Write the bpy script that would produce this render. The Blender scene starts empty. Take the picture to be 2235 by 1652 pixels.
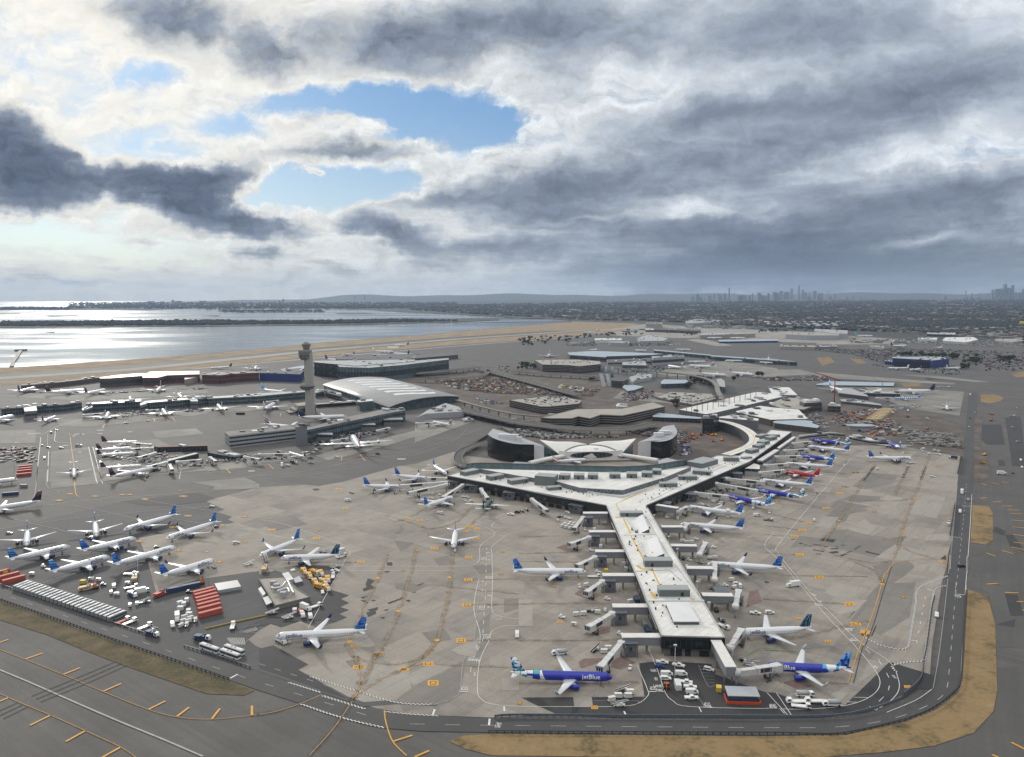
import bpy,bmesh,math,random
from math import radians as R_,sin,cos,pi,sqrt,atan2
from mathutils import Vector,Matrix
from mathutils.geometry import tessellate_polygon
random.seed(7)
scene = bpy.context.scene
COL = scene.collection
# ---------------------------------------------------------------- camera
HAZE = 2.9e-5
CAM_H,FPX,PITCH,ROLL = 171.0,1740.0,R_(6.10),R_(0.28)
cF = Vector((0,cos(PITCH),-sin(PITCH)))
_R0,_U0 = Vector((1,0,0)),Vector((0,sin(PITCH),cos(PITCH)))
cR = _R0 * cos(ROLL) - _U0 * sin(ROLL)
cU = _U0 * cos(ROLL) + _R0 * sin(ROLL)
cam_data = bpy.data.cameras.new('camera')
cam = bpy.data.objects.new('camera',cam_data)
COL.objects.link(cam)
cam.matrix_world = Matrix(((cR.x,cU.x,-cF.x,0),(cR.y,cU.y,-cF.y,0),(cR.z,cU.z,-cF.z,CAM_H),(0,0,0,1)))
cam_data.sensor_width = 36.0
cam_data.lens = 36.0 * FPX / 2235.0
cam_data.clip_start = 1.0
cam_data.clip_end = 120000.0
scene.camera = cam
# ---------------------------------------------------------------- exposure
scene.view_settings.view_transform = 'Standard'
scene.view_settings.look = 'None'
scene.view_settings.exposure = 0.0
scene.view_settings.gamma = 1.0
def ray(x,y):
 """world direction of the photograph's point (x, y), measured on a 2235 px wide copy"""
 return cF + cR * ((x - 1117.5) / FPX) + cU * ((826.0 - y) / FPX)
# ---------------------------------------------------------------- sun
SUN_AZ,SUN_EL = R_(-29),R_(20)          # ahead of the camera, to the left
sun_dir = Vector((sin(SUN_AZ) * cos(SUN_EL),cos(SUN_AZ) * cos(SUN_EL),sin(SUN_EL)))
sl = bpy.data.lights.new('sun','SUN')
sl.energy = 1.7
sl.angle = R_(6)
sl.color = (1.0,0.95,0.86)
so = bpy.data.objects.new('sun',sl)
so.rotation_euler = (-sun_dir).to_track_quat('-Z','Y').to_euler()
so.location = (0,0,3000)
COL.objects.link(so)
# ---------------------------------------------------------------- world
world = bpy.data.worlds.new('World')
scene.world = world
world.use_nodes = True
class NT:
 """tiny helper round a node tree"""
 def __init__(s,tree):
  s.t = tree; s.n = tree.nodes; s.l = tree.links
 def put(s,sock,v):
  if v is None: return
  if isinstance(v,bpy.types.NodeSocket): s.l.new(v,sock)
  else:
   if hasattr(sock.default_value,'__len__') and not hasattr(v,'__len__'): v = [v] * len(sock.default_value)
   if hasattr(sock.default_value,'__len__') and len(sock.default_value) == 4 and len(v) == 3: v = (*v,1)
   sock.default_value = v
 def node(s,typ,**kw):
  n = s.n.new(typ)
  for k,v in kw.items(): setattr(n,k,v)
  return n
 def math(s,op,a,b=None,c=None,clamp=False):
  n = s.node('ShaderNodeMath',operation=op,use_clamp=clamp)
  s.put(n.inputs[0],a); s.put(n.inputs[1],b)
  if c is not None: s.put(n.inputs[2],c)
  return n.outputs[0]
 def vmath(s,op,a,b=None,out=0):
  n = s.node('ShaderNodeVectorMath',operation=op)
  s.put(n.inputs[0],a)
  if b is not None: s.put(n.inputs['Scale'] if op == 'SCALE' else n.inputs[1],b)
  return n.outputs[out]
 def mix(s,f,a,b,blend='MIX'):
  n = s.node('ShaderNodeMix',data_type='RGBA',blend_type=blend)
  s.put(n.inputs[0],f); s.put(n.inputs[6],a); s.put(n.inputs[7],b)
  return n.outputs[2]
 def noise(s,vec,scale,detail=4,rough=0.55,out=0,dist=0.0):
  n = s.node('ShaderNodeTexNoise')
  s.put(n.inputs['Vector'],vec); s.put(n.inputs['Scale'],scale)
  n.inputs['Detail'].default_value = detail; n.inputs['Roughness'].default_value = rough
  n.inputs['Distortion'].default_value = dist
  return n.outputs[out]
 def ramp(s,f,stops,interp='LINEAR'):
  n = s.node('ShaderNodeValToRGB')
  cr = n.color_ramp; cr.interpolation = interp
  while len(cr.elements) < len(stops): cr.elements.new(0.5)
  for e,(p,c) in zip(cr.elements,stops):
   e.position = p; e.color = (*c,1) if len(c) == 3 else c
  s.put(n.inputs[0],f)
  return n.outputs[0]
 def smooth(s,v,a,b,lo=0.0,hi=1.0):
  n = s.node('ShaderNodeMapRange',interpolation_type='SMOOTHSTEP')
  s.put(n.inputs[0],v); n.inputs[1].default_value = a; n.inputs[2].default_value = b
  n.inputs[3].default_value = lo; n.inputs[4].default_value = hi
  return n.outputs[0]
 def comb(s,x,y,z=0.0):
  n = s.node('ShaderNodeCombineXYZ')
  s.put(n.inputs[0],x); s.put(n.inputs[1],y); s.put(n.inputs[2],z)
  return n.outputs[0]
 def sep(s,v):
  n = s.node('ShaderNodeSeparateXYZ'); s.put(n.inputs[0],v)
  return n.outputs[0],n.outputs[1],n.outputs[2]
def build_sky():
 t = NT(world.node_tree); t.n.clear()
 tc = t.node('ShaderNodeTexCoord')
 d = t.vmath('NORMALIZE',tc.outputs['Generated'])
 dx,dy,dz = t.sep(d)
 yy = t.math('MAXIMUM',dy,0.12)
 u = t.math('DIVIDE',dx,yy); v = t.math('DIVIDE',t.math('MAXIMUM',dz,0.0),yy)
 # clouds lie in layers overhead: perspective makes them flatter and finer towards the horizon
 inv = t.math('DIVIDE',1.0,t.math('ADD',v,0.12))
 pl = t.comb(t.math('MULTIPLY',u,inv),inv,0.0)
 uv = t.comb(u,v,0.0)
 w1 = t.vmath('SUBTRACT',t.noise(pl,1.1,3,0.55,1),(0.5,0.5,0.5))
 w2 = t.vmath('SUBTRACT',t.noise(uv,15.0,5,0.62,1),(0.5,0.5,0.5))
 wuv = t.vmath('ADD',uv,t.vmath('MULTIPLY',w1,(0.09,0.035,0)))
 wuv = t.vmath('ADD',wuv,t.vmath('MULTIPLY',w2,(0.10,0.055,0)))
 acc = None
 for (x,y,rx,ry,rot,amp) in SKY_BLOBS:
  q = ray(x,y); cu,cv = q.x / q.y,q.z / q.y
  m = t.node('ShaderNodeMapping',vector_type='TEXTURE')
  m.inputs[1].default_value = (cu,cv,0); m.inputs[2].default_value = (0,0,R_(rot)); m.inputs[3].default_value = (rx / FPX,ry / FPX,1)
  t.put(m.inputs[0],wuv)
  g = t.node('ShaderNodeTexGradient',gradient_type='SPHERICAL'); t.put(g.inputs[0],m.outputs[0])
  acc = t.math('MULTIPLY_ADD',g.outputs[1],amp,acc if acc is not None else 0.36)
 n1 = t.math('SUBTRACT',t.noise(pl,1.7,7,0.60,0,0.35),0.5)
 fine = t.vmath('MULTIPLY',wuv,(1.0,1.7,1.0))
 n2 = t.math('SUBTRACT',t.noise(fine,24.0,7,0.62),0.5)
 n3 = t.math('SUBTRACT',t.noise(t.vmath('ADD',fine,(-0.006,0.014,0)),24.0,4,0.6),0.5)
 left = t.smooth(u,-0.25,0.35,1.0,0.55)
 acc = t.math('MULTIPLY_ADD',n1,0.66,acc)
 acc = t.math('MULTIPLY_ADD',t.math('MULTIPLY',n2,left),0.46,acc)
 # overcast everywhere the photograph does not look
 front = t.smooth(dy,0.25,0.55)
 back = t.math('MULTIPLY_ADD',n1,0.3,0.40)
 mixf = t.node('ShaderNodeMix',data_type='FLOAT'); t.put(mixf.inputs[0],front); t.put(mixf.inputs[2],back); t.put(mixf.inputs[3],acc)
 dens = t.math('DIVIDE',mixf.outputs[0],1.3,clamp=True)
 cloud = t.ramp(dens,[(0.0,(.60,.69,.77)),(0.10,(.72,.77,.80)),(0.25,(.80,.82,.82)),(0.36,(.58,.62,.66)),
 (0.48,(.37,.41,.46)),(0.62,(.24,.27,.32)),(0.80,(.16,.185,.235)),(1.0,(.11,.135,.185))])
 # billows: faces turned to the light are brighter
 rel = t.math('MULTIPLY_ADD',t.math('MULTIPLY',t.math('SUBTRACT',n2,n3),left),1.5,1.0)
 cloud = t.vmath('SCALE',cloud,t.math('MAXIMUM',rel,0.6))
 cover = t.smooth(t.math('MULTIPLY_ADD',n2,0.10,dens),-0.02,0.29)
 sky = t.node('ShaderNodeTexSky',sky_type='NISHITA',sun_disc=False)
 sky.sun_elevation = SUN_EL; sky.sun_rotation = SUN_AZ
 sky.air_density = 1.0; sky.dust_density = 0.6; sky.ozone_density = 2.0
 clear = t.mix(1.0,sky.outputs[0],(0.62,0.80,1.0),'MULTIPLY')
 clear = t.mix(0.6,clear,t.mix(t.smooth(v,0.02,0.27),(5.2,6.1,6.7),(1.25,3.1,6.0)))
 # the sun's side is warm and bright, the far side cool
 side = t.smooth(u,-0.75,0.5)
 tint = t.mix(t.smooth(dens,0.3,0.65),t.mix(side,(1.03,1.025,0.99),(0.95,0.98,1.04)),(0.93,0.985,1.07))
 cloud = t.mix(1.0,cloud,tint,'MULTIPLY')
 glow = t.math('MAXIMUM',t.vmath('DOT_PRODUCT',d,tuple(sun_dir),1),0.0)
 glow = t.math('POWER',glow,14.0)
 cloud = t.mix(t.math('MULTIPLY',glow,t.smooth(dens,0.3,0.62,0.75,0.0),clamp=True),cloud,(1.05,1.0,0.90))
 cloud10 = t.vmath('SCALE',cloud,10.0)
 col = t.mix(cover,clear,cloud10)
 # band of thick air above the horizon
 hz = t.smooth(v,0.005,0.085,1.0,0.0)
 hcol = t.ramp(t.smooth(u,-0.6,0.62),[(0.0,(6.6,6.7,6.2)),(0.40,(5.9,6.2,6.2)),(0.58,(3.3,3.8,4.6)),(0.72,(1.45,1.85,2.7)),(0.9,(1.3,1.65,2.4)),(1.0,(2.4,2.9,3.3))])
 col = t.mix(t.math('MULTIPLY',hz,0.50),col,hcol)
 # bright thick overcast overhead and behind, which lights the airport
 up = t.smooth(t.math('MULTIPLY_ADD',dy,-0.9,dz),0.05,0.9)
 col = t.mix(up,col,t.mix(t.smooth(dz,0.35,0.9),(3.8,4.0,4.3),(15.5,15.3,14.8)))
 bg = t.node('ShaderNodeBackground'); t.put(bg.inputs[0],col); bg.inputs[1].default_value = 0.1
 o = t.node('ShaderNodeOutputWorld'); t.l.new(bg.outputs[0],o.inputs[0])
 world.cycles.sampling_method = 'MANUAL'; world.cycles.sample_map_resolution = 512
# x, y, rx, ry (all on the 2235 px copy, turned into directions), rotation, amount of cloud
SKY_BLOBS = [
 (935,243,235,90,-6,-.95),(690,208,170,46,0,-.55),(1050,275,95,60,0,-.5),
 (720,390,240,68,-4,-1.0),(580,435,120,40,0,-.45),(500,262,110,40,0,-.36),(330,158,110,36,0,-.36),
 (280,315,190,60,0,-.30),(60,525,320,50,0,-.62),(300,570,260,34,0,-.42),(420,330,90,30,0,-.2),
 (790,322,330,34,3,.42),(640,345,130,30,0,.2),(672,372,36,20,0,.85),(830,262,100,26,0,.3),
 (10,300,150,100,-20,1.0),(60,400,190,90,0,1.3),(150,330,60,50,0,.35),(320,398,190,62,-6,1.15),(470,385,130,50,8,.75),(450,460,170,62,-10,1.1),(600,497,150,30,-3,.5),
 (420,55,260,95,-12,.50),(610,115,130,75,0,.34),(860,95,230,95,0,.46),(1180,60,330,120,0,.50),(1700,55,440,120,0,.42),
 (1560,250,340,80,10,.50),(1990,215,430,110,12,.54),(1500,390,440,80,4,.46),(1230,400,190,75,0,.36),(1900,450,480,85,8,.56),
 (1750,545,740,80,3,.74),(2000,600,840,70,0,.72),(1250,485,440,58,-3,.52),(860,512,130,40,-15,.75),(1080,545,240,32,0,.55),
 (585,552,90,26,0,.55),(1020,430,310,40,6,.34),(1620,330,320,46,8,.3),(2200,420,220,100,0,.4),(2100,60,300,160,0,.2),(740,590,90,20,0,.4),(320,545,70,20,-20,.4),(970,580,120,20,0,.4),(400,585,60,14,0,.35),(265,583,40,14,0,.35),(600,608,80,14,0,.35),(120,608,220,14,0,.3),
 (1080,195,160,70,30,-.04),(1370,180,180,100,20,-.06),(1260,190,130,60,0,.16),(120,130,420,150,0,-.12),(2000,520,150,28,5,-.3),(1480,470,130,28,0,-.22),(2120,330,200,30,8,-.2),(1250,480,160,20,5,-.25),
 (700,610,700,40,0,-.1),
]
build_sky()
# ---------------------------------------------------------------- measuring: crops of the photograph -> points of the place
KP = 2235.0 / 3949.0
CROPS = dict(A=(0,1800,2.235),B=(1000,1800,2.235),C=(2000,1800,2.235),D=(2949,1800,2.235),E=(0,2219,2.235),F=(1000,2219,2.235),
   G=(2000,2219,2.235),H=(2949,2219,2.235),I=(0,1300,2.79375),J=(800,1300,2.79375),K=(1600,1400,2.79375),
   L=(2400,1400,2.79375),M=(3149,1300,2.79375),N=(2000,1100,2.235),O=(2949,1000,2.235),Q=(0,1000,1.59643))
def P(c,x,y,z=0.0):
 """the point at height z seen at (x, y) of crop c"""
 if c != 'W':
  a,b,s = CROPS[c]; x,y = (a + x / s) * KP,(b + y / s) * KP
 d = ray(x,y)
 t = (z - CAM_H) / d.z
 return Vector((d.x * t,d.y * t,z))
def PL(c,*pts,z=0.0):
 """'C', (x, y), 'D', (x, y) ... : a list of points, the crop letter may change on the way"""
 out = []
 for p in pts:
  if isinstance(p,str): c = p
  else: out.append(P(c,p[0],p[1],z))
 return out
def head(a,b): return atan2(b.y - a.y,b.x - a.x)
def lerp(a,b,t): return a + (b - a) * t
# ---------------------------------------------------------------- materials
MATS = {}
def mat(name,col,rough=0.75,var=0.0,scale=0.2,metal=0.0,detail=5,stain=None,bump=0.0):
 """plain surface with a little uneven tone; var = how uneven, scale = 1 / size of the unevenness in metres"""
 if name in MATS: return MATS[name]
 m = bpy.data.materials.new(name); m.use_nodes = True
 t = NT(m.node_tree); b = t.n['Principled BSDF']
 b.inputs['Roughness'].default_value = rough; b.inputs['Metallic'].default_value = metal
 c = (*col,1)
 if var:
  g = t.node('ShaderNodeNewGeometry')
  n = t.noise(g.outputs['Position'],scale,detail,0.6)
  n2 = t.noise(g.outputs['Position'],scale * 7.3,3,0.6)
  f = t.math('MULTIPLY_ADD',n2,0.4,t.math('MULTIPLY',n,0.8))
  lo = tuple(x * (1 - var) for x in col); hi = tuple(min(x * (1 + var),.95) for x in col)
  cc = t.ramp(f,[(0.38,lo),(0.82,hi)])
  if stain:
   s = t.smooth(t.noise(g.outputs['Position'],stain[1],6,0.65),stain[2],stain[2] + 0.18)
   cc = t.mix(s,cc,stain[0])
  t.l.new(cc,b.inputs['Base Color'])
  if bump:
   bp = t.node('ShaderNodeBump'); bp.inputs['Strength'].default_value = bump; bp.inputs['Distance'].default_value = 1.0
   t.l.new(n,bp.inputs['Height']); t.l.new(bp.outputs[0],b.inputs['Normal'])
 else:
  b.inputs['Base Color'].default_value = c
 MATS[name] = m
 return m
# ---------------------------------------------------------------- mesh building
class MB:
 def __init__(s): s.v = []; s.f = []; s.m = []; s.sm = []
 def add(s,vs,fs,m=0,smooth=False):
  k = len(s.v); s.v += [tuple(v) for v in vs]
  for f in fs: s.f.append(tuple(k + i for i in f)); s.m.append(m); s.sm.append(smooth)
  return s
 def box(s,x0,x1,y0,y1,z0,z1,m=0,xf=None):
  vs = [(x,y,z) for z in (z0,z1) for y in (y0,y1) for x in (x0,x1)]
  if xf: vs = [xf @ Vector(v) for v in vs]
  return s.add(vs,[(0,2,3,1),(4,5,7,6),(0,1,5,4),(2,6,7,3),(0,4,6,2),(1,3,7,5)],m)
 def hull8(s,lo,hi,m=0,smooth=False):
  """frustum: lo, hi = two rings of n points (same winding, counter-clockwise from above)"""
  n = len(lo)
  fs = [tuple(range(n))[::-1],tuple(range(n,2 * n))] + [(i,(i + 1) % n,n + (i + 1) % n,n + i) for i in range(n)]
  return s.add(list(lo) + list(hi),fs,m,smooth)
 def prism(s,pts,z0,z1,m=0,mtop=None,mbot=None,top=True,bottom=True):
  """upright prism over an outline of any shape"""
  pts = [Vector((p[0],p[1])) for p in pts]
  if sum(a.x * b.y - b.x * a.y for a,b in zip(pts,pts[1:] + pts[:1])) < 0: pts.reverse()
  n = len(pts); zt = z1 if hasattr(z1,'__len__') else [z1] * n
  s.add([(p.x,p.y,z0) for p in pts] + [(p.x,p.y,z) for p,z in zip(pts,zt)],[(i,(i + 1) % n,n + (i + 1) % n,n + i) for i in range(n)],m)
  tri = tessellate_polygon([[(p.x,p.y,0) for p in pts]])
  tri = [t if (pts[t[1]] - pts[t[0]]).cross(pts[t[2]] - pts[t[0]]) > 0 else t[::-1] for t in tri]
  if top: s.add([(p.x,p.y,z) for p,z in zip(pts,zt)],tri,m if mtop is None else mtop)
  if bottom: s.add([(p.x,p.y,z0) for p in pts],[t[::-1] for t in tri],m if mbot is None else mbot)
  return s
 def sheet(s,pts,z,m=0):
  pts = [Vector((p[0],p[1])) for p in pts]
  tri = tessellate_polygon([[(p.x,p.y,0) for p in pts]])
  tri = [t if (pts[t[1]] - pts[t[0]]).cross(pts[t[2]] - pts[t[0]]) > 0 else t[::-1] for t in tri]
  return s.add([(p.x,p.y,z) for p in pts],tri,m)
 def ribbon(s,pts,w,z,m=0,closed=False):
  pts = [Vector((p[0],p[1])) for p in pts]; n = len(pts); L = []
  for i,p in enumerate(pts):
   a = pts[i - 1] if i or closed else p; b = pts[(i + 1) % n] if i < n - 1 or closed else p
   d = (b - a).normalized() if (b - a).length > 1e-6 else Vector((1,0)); nn = Vector((-d.y,d.x)) * w / 2
   L += [(p.x + nn.x,p.y + nn.y,z),(p.x - nn.x,p.y - nn.y,z)]
  return s.add(L,[(2 * i,2 * i + 1,(2 * i + 3) % (2 * n),(2 * i + 2) % (2 * n)) for i in range(n if closed else n - 1)],m)
 def rings(s,rings,m=0,smooth=True,caps=True,mfun=None):
  """loft through rings of equal point count"""
  n = len(rings[0]); k = len(s.v)
  for r in rings: s.v += [tuple(p) for p in r]
  for j in range(len(rings) - 1):
   for i in range(n):
    a = k + j * n + i; b = k + j * n + (i + 1) % n
    s.f.append((a,b,b + n,a + n)); s.m.append(mfun(j,i) if mfun else m); s.sm.append(smooth)
  if caps:
   s.f.append(tuple(k + i for i in range(n))[::-1]); s.m.append(m); s.sm.append(False)
   q = k + (len(rings) - 1) * n
   s.f.append(tuple(q + i for i in range(n))); s.m.append(m); s.sm.append(False)
  return s
 def tube(s,pts,r,n=6,m=0,smooth=True):
  pts = [Vector(p) for p in pts]; rr = r if hasattr(r,'__len__') else [r] * len(pts); rg = []
  for i,p in enumerate(pts):
   d = (pts[min(i + 1,len(pts) - 1)] - pts[max(i - 1,0)]).normalized()
   up = Vector((0,0,1)) if abs(d.z) < 0.95 else Vector((0,1,0))
   a = d.cross(up).normalized(); b = a.cross(d)
   rg.append([p + (a * cos(2 * pi * k / n) + b * sin(2 * pi * k / n)) * rr[i] for k in range(n)])
  return s.rings([r_[::-1] for r_ in rg],m,smooth)
 def cyl(s,x,y,z0,z1,r,n=10,m=0,r1=None,smooth=True):
  r1 = r if r1 is None else r1
  return s.rings([[(x + q * cos(2 * pi * k / n),y + q * sin(2 * pi * k / n),z) for k in range(n)] for z,q in ((z0,r),(z1,r1))],m,smooth)
 def lathe(s,prof,n=16,m=0,cx=0,cy=0,smooth=True):
  return s.rings([[(cx + q * cos(2 * pi * k / n),cy + q * sin(2 * pi * k / n),z) for k in range(n)] for q,z in prof],m,smooth)
 def mesh(s,name,mats):
  me = bpy.data.meshes.new(name)
  me.from_pydata(s.v,[],s.f); me.update()
  for m in (mats if isinstance(mats,(list,tuple)) else [mats]): me.materials.append(m)
  me.polygons.foreach_set('material_index',s.m); me.polygons.foreach_set('use_smooth',s.sm)
  return me
 def build(s,name,mats,parent=None,**kw):
  o = bpy.data.objects.new(name,s.mesh(name,mats)); COL.objects.link(o)
  if parent is not None: o.parent = parent
  if kw: tag(o,**kw)
  return o
def tag(o,label=None,cat=None,group=None,kind=None):
 if label: o['label'] = label
 if cat: o['category'] = cat
 if group: o['group'] = group
 if kind: o['kind'] = kind
 return o
def thing(name,label=None,cat=None,loc=(0,0,0),rz=0.0,group=None):
 o = bpy.data.objects.new(name,None); COL.objects.link(o)
 o.empty_display_size = 0.5
 o.location = loc; o.rotation_euler = (0,0,rz)
 return tag(o,label,cat,group)
KIDS = {}
def kids(o):
 return [c for c in o.children]
def copy_tree(o,parent=None):
 c = o.copy(); COL.objects.link(c)
 if parent is not None:
  c.parent = parent
 for k in o.children: copy_tree(k,c)
 return c
class Proto:
 """first use is the built thing itself, later uses are copies of it and of its parts"""
 def __init__(s,make): s.make = make; s.o = None
 def put(s,loc,rz,label,group=None,cat=None,sc=None):
  if s.o is None: s.o = s.make(); o = s.o
  else: o = copy_tree(s.o)
  if not s.o.get('_k'): s.o['_k'] = 1
  if '_k' in o and o is not s.o: del o['_k']
  o.location = loc; o.rotation_euler = (0,0,rz)
  if sc: o.scale = sc
  o['label'] = label
  if group: o['group'] = group
  elif 'group' in o: del o['group']
  if cat: o['category'] = cat
  return o
def structure(name,mb,mats):
 return mb.build(name,mats,None,kind='structure')
def curve(pts,n=6,closed=False):
 """smooth line through points"""
 out = []; N = len(pts)
 for i in range(N if closed else N - 1):
  p0,p1,p2,p3 = (pts[(i - 1) % N] if closed or i else pts[i]),pts[i],pts[(i + 1) % N],(pts[(i + 2) % N] if closed or i + 2 < N else pts[(i + 1) % N])
  for k in range(n):
   t = k / n
   out.append(0.5 * ((2 * p1) + (p2 - p0) * t + (2 * p0 - 5 * p1 + 4 * p2 - p3) * t * t + (3 * p1 - p0 - 3 * p2 + p3) * t ** 3))
 if not closed: out.append(pts[-1])
 return out
def resample(pts,step):
 out = [pts[0].copy()]; acc = 0.0
 for a,b in zip(pts,pts[1:]):
  L = (b - a).length
  while acc + L >= step and L > 1e-9:
   t = (step - acc) / L; a = a + (b - a) * t; out.append(a.copy()); L = (b - a).length; acc = 0.0
  acc += L
 return out
TEXT_CACHE = {}
def text_mesh(txt):
 """triangles of a word, baseline from x = 0, cap height 1"""
 if txt in TEXT_CACHE: return TEXT_CACHE[txt]
 cu = bpy.data.curves.new('lettering','FONT'); cu.body = txt; cu.size = 1.38; cu.resolution_u = 2; cu.offset = .014
 ob = bpy.data.objects.new('lettering',cu); COL.objects.link(ob)
 me = ob.to_mesh(); vs = [v.co.copy() for v in me.vertices]; fs = [tuple(p.vertices) for p in me.polygons]
 ob.to_mesh_clear(); bpy.data.objects.remove(ob); bpy.data.curves.remove(cu)
 x0 = min(v.x for v in vs); x1 = max(v.x for v in vs)
 TEXT_CACHE[txt] = ([Vector((v.x - x0,v.y,0)) for v in vs],fs,x1 - x0)
 return TEXT_CACHE[txt]
def ground_text(mb,txt,a,b,h,z,m=0):
 """word painted on the ground from a (start of the baseline) to b (its end), letters h metres tall"""
 vs,fs,w = text_mesh(txt)
 d = Vector((b.x - a.x,b.y - a.y)); ex = d / w; n = Vector((-d.y,d.x)).normalized() * h
 mb.add([(a.x + ex.x * v.x + n.x * v.y,a.y + ex.y * v.x + n.y * v.y,z) for v in vs],fs,m)
# ================================================================ THE SETTING: water, land, aprons, roads, markings
def water_mat():
 m = bpy.data.materials.new('bay water'); m.use_nodes = True
 t = NT(m.node_tree); b = t.n['Principled BSDF']
 b.inputs['Base Color'].default_value = (.06,.08,.095,1); b.inputs['Roughness'].default_value = 0.16; b.inputs['IOR'].default_value = 1.33
 g = t.node('ShaderNodeNewGeometry')
 p = t.vmath('MULTIPLY',g.outputs['Position'],(1,0.6,1))
 n = t.math('ADD',t.noise(p,0.08,4,0.7),t.math('MULTIPLY',t.noise(p,0.004,4,0.6),0.6))
 wind = t.smooth(t.noise(t.vmath('MULTIPLY',g.outputs['Position'],(1,2.6,1)),0.0011,5,0.6),0.36,0.66,0.09,0.27)
 t.l.new(wind,b.inputs['Roughness'])
 bp = t.node('ShaderNodeBump'); bp.inputs['Strength'].default_value = 0.11; bp.inputs['Distance'].default_value = 2.0
 t.l.new(n,bp.inputs['Height']); t.l.new(bp.outputs[0],b.inputs['Normal'])
 return m
def land_mat(name,cols,scale,rough=0.95):
 m = bpy.data.materials.new(name); m.use_nodes = True
 t = NT(m.node_tree); b = t.n['Principled BSDF']; b.inputs['Roughness'].default_value = rough
 g = t.node('ShaderNodeNewGeometry')
 n = t.noise(g.outputs['Position'],scale,6,0.65); n2 = t.noise(g.outputs['Position'],scale * 9,4,0.65)
 f = t.math('ADD',t.math('MULTIPLY',n,0.65),t.math('MULTIPLY',n2,0.35))
 k = len(cols)
 t.l.new(t.ramp(f,[(0.33 + 0.34 * i / (k - 1),c) for i,c in enumerate(cols)]),b.inputs['Base Color'])
 MATS[name] = m
 return m
def apron_mat(name,ang,tones,slab=6.1,joint=0.75,stain=0.35,seed=0.0):
 """concrete slabs: pours of different age, joints, tyre and oil stains"""
 m = bpy.data.materials.new(name); m.use_nodes = True
 t = NT(m.node_tree); b = t.n['Principled BSDF']; b.inputs['Roughness'].default_value = 0.85
 g = t.node('ShaderNodeNewGeometry')
 mp = t.node('ShaderNodeMapping'); mp.inputs[2].default_value = (0,0,-ang); mp.inputs[1].default_value = (seed,seed * 2.7,0); t.put(mp.inputs[0],g.outputs['Position'])
 p = mp.outputs[0]
 def cell(sx,sy,off=0.0):
  q = t.vmath('FLOOR',t.vmath('ADD',t.vmath('DIVIDE',p,(sx,sy,1e9)),(off,off * 1.7,0.5)))
  w = t.node('ShaderNodeTexWhiteNoise',noise_dimensions='3D'); t.put(w.inputs['Vector'],q)
  return w.outputs['Value']
 big = cell(slab * 7,slab * 4,.3); mid = cell(slab * 2,slab * 3,.6); sm = cell(slab,slab)
 soft = t.noise(p,0.012,4,0.6)
 f = t.math('MULTIPLY_ADD',big,0.30,t.math('MULTIPLY_ADD',mid,0.16,t.math('MULTIPLY_ADD',sm,0.10,t.math('MULTIPLY',soft,0.55))))
 k = len(tones)
 c = t.ramp(f,[(0.28 + 0.5 * i / (k - 1),cc) for i,cc in enumerate(tones)])
 br = t.node('ShaderNodeTexBrick'); br.offset = 0.0
 t.put(br.inputs['Vector'],p); br.inputs['Scale'].default_value = 1.0
 br.inputs['Brick Width'].default_value = slab; br.inputs['Row Height'].default_value = slab; br.inputs['Mortar Size'].default_value = 0.12; br.inputs['Mortar Smooth'].default_value = 0.1
 c = t.mix(t.math('MULTIPLY',br.outputs['Fac'],0.24),c,(.07,.065,.06))
 gx,gy,gz = t.sep(g.outputs['Position'])
 near = t.math('MULTIPLY',t.smooth(t.math('ABSOLUTE',t.math('SUBTRACT',gx,112.0)),30.0,85.0,1.0,0.0),t.smooth(gy,290,340))
 near = t.math('MULTIPLY',near,t.smooth(gy,700,800,1.0,0.0))
 s1 = t.smooth(t.math('MULTIPLY_ADD',near,0.10,t.noise(p,0.05,7,0.7)),0.50,0.72)
 c = t.mix(t.math('MULTIPLY',s1,stain),c,(.085,.08,.078))
 st = t.noise(t.vmath('MULTIPLY',p,(0.02,0.45,1)),1.0,5,0.65)
 c = t.mix(t.math('MULTIPLY',t.smooth(st,0.52,0.7),0.28),c,(.10,.095,.09))
 grain = t.noise(p,1.6,3,0.7)
 c = t.mix(1.0,c,t.ramp(grain,[(0.3,(.86,.86,.86)),(0.7,(1.1,1.1,1.1))]),'MULTIPLY')
 t.l.new(c,b.inputs['Base Color'])
 MATS[name] = m
 return m
def asphalt_mat(name,col,ang,lane=0.0,wear=0.25):
 m = bpy.data.materials.new(name); m.use_nodes = True
 t = NT(m.node_tree); b = t.n['Principled BSDF']; b.inputs['Roughness'].default_value = 0.8
 g = t.node('ShaderNodeNewGeometry')
 mp = t.node('ShaderNodeMapping'); mp.inputs[2].default_value = (0,0,-ang); t.put(mp.inputs[0],g.outputs['Position']); p = mp.outputs[0]
 n = t.noise(p,0.03,6,0.65); st = t.noise(t.vmath('MULTIPLY',p,(0.012,0.35,1)),1.0,5,0.6); gr = t.noise(p,1.3,4,0.75)
 f = t.math('ADD',t.math('MULTIPLY',n,0.45),t.math('ADD',t.math('MULTIPLY',st,0.3),t.math('MULTIPLY',gr,0.25)))
 lo = tuple(x * (1 - wear) for x in col); hi = tuple(x * (1 + wear * 1.6) for x in col)
 c = t.ramp(f,[(0.34,lo),(0.5,col),(0.68,hi)])
 w = t.node('ShaderNodeTexWhiteNoise',noise_dimensions='3D')
 t.put(w.inputs['Vector'],t.vmath('FLOOR',t.vmath('DIVIDE',p,(70,22,1e9))))
 c = t.mix(t.math('MULTIPLY',w.outputs['Value'],0.22),c,tuple(x * 0.55 for x in col))
 t.l.new(c,b.inputs['Base Color'])
 MATS[name] = m
 return m
ANG = R_(51.5)
M_WATER = water_mat()
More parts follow.
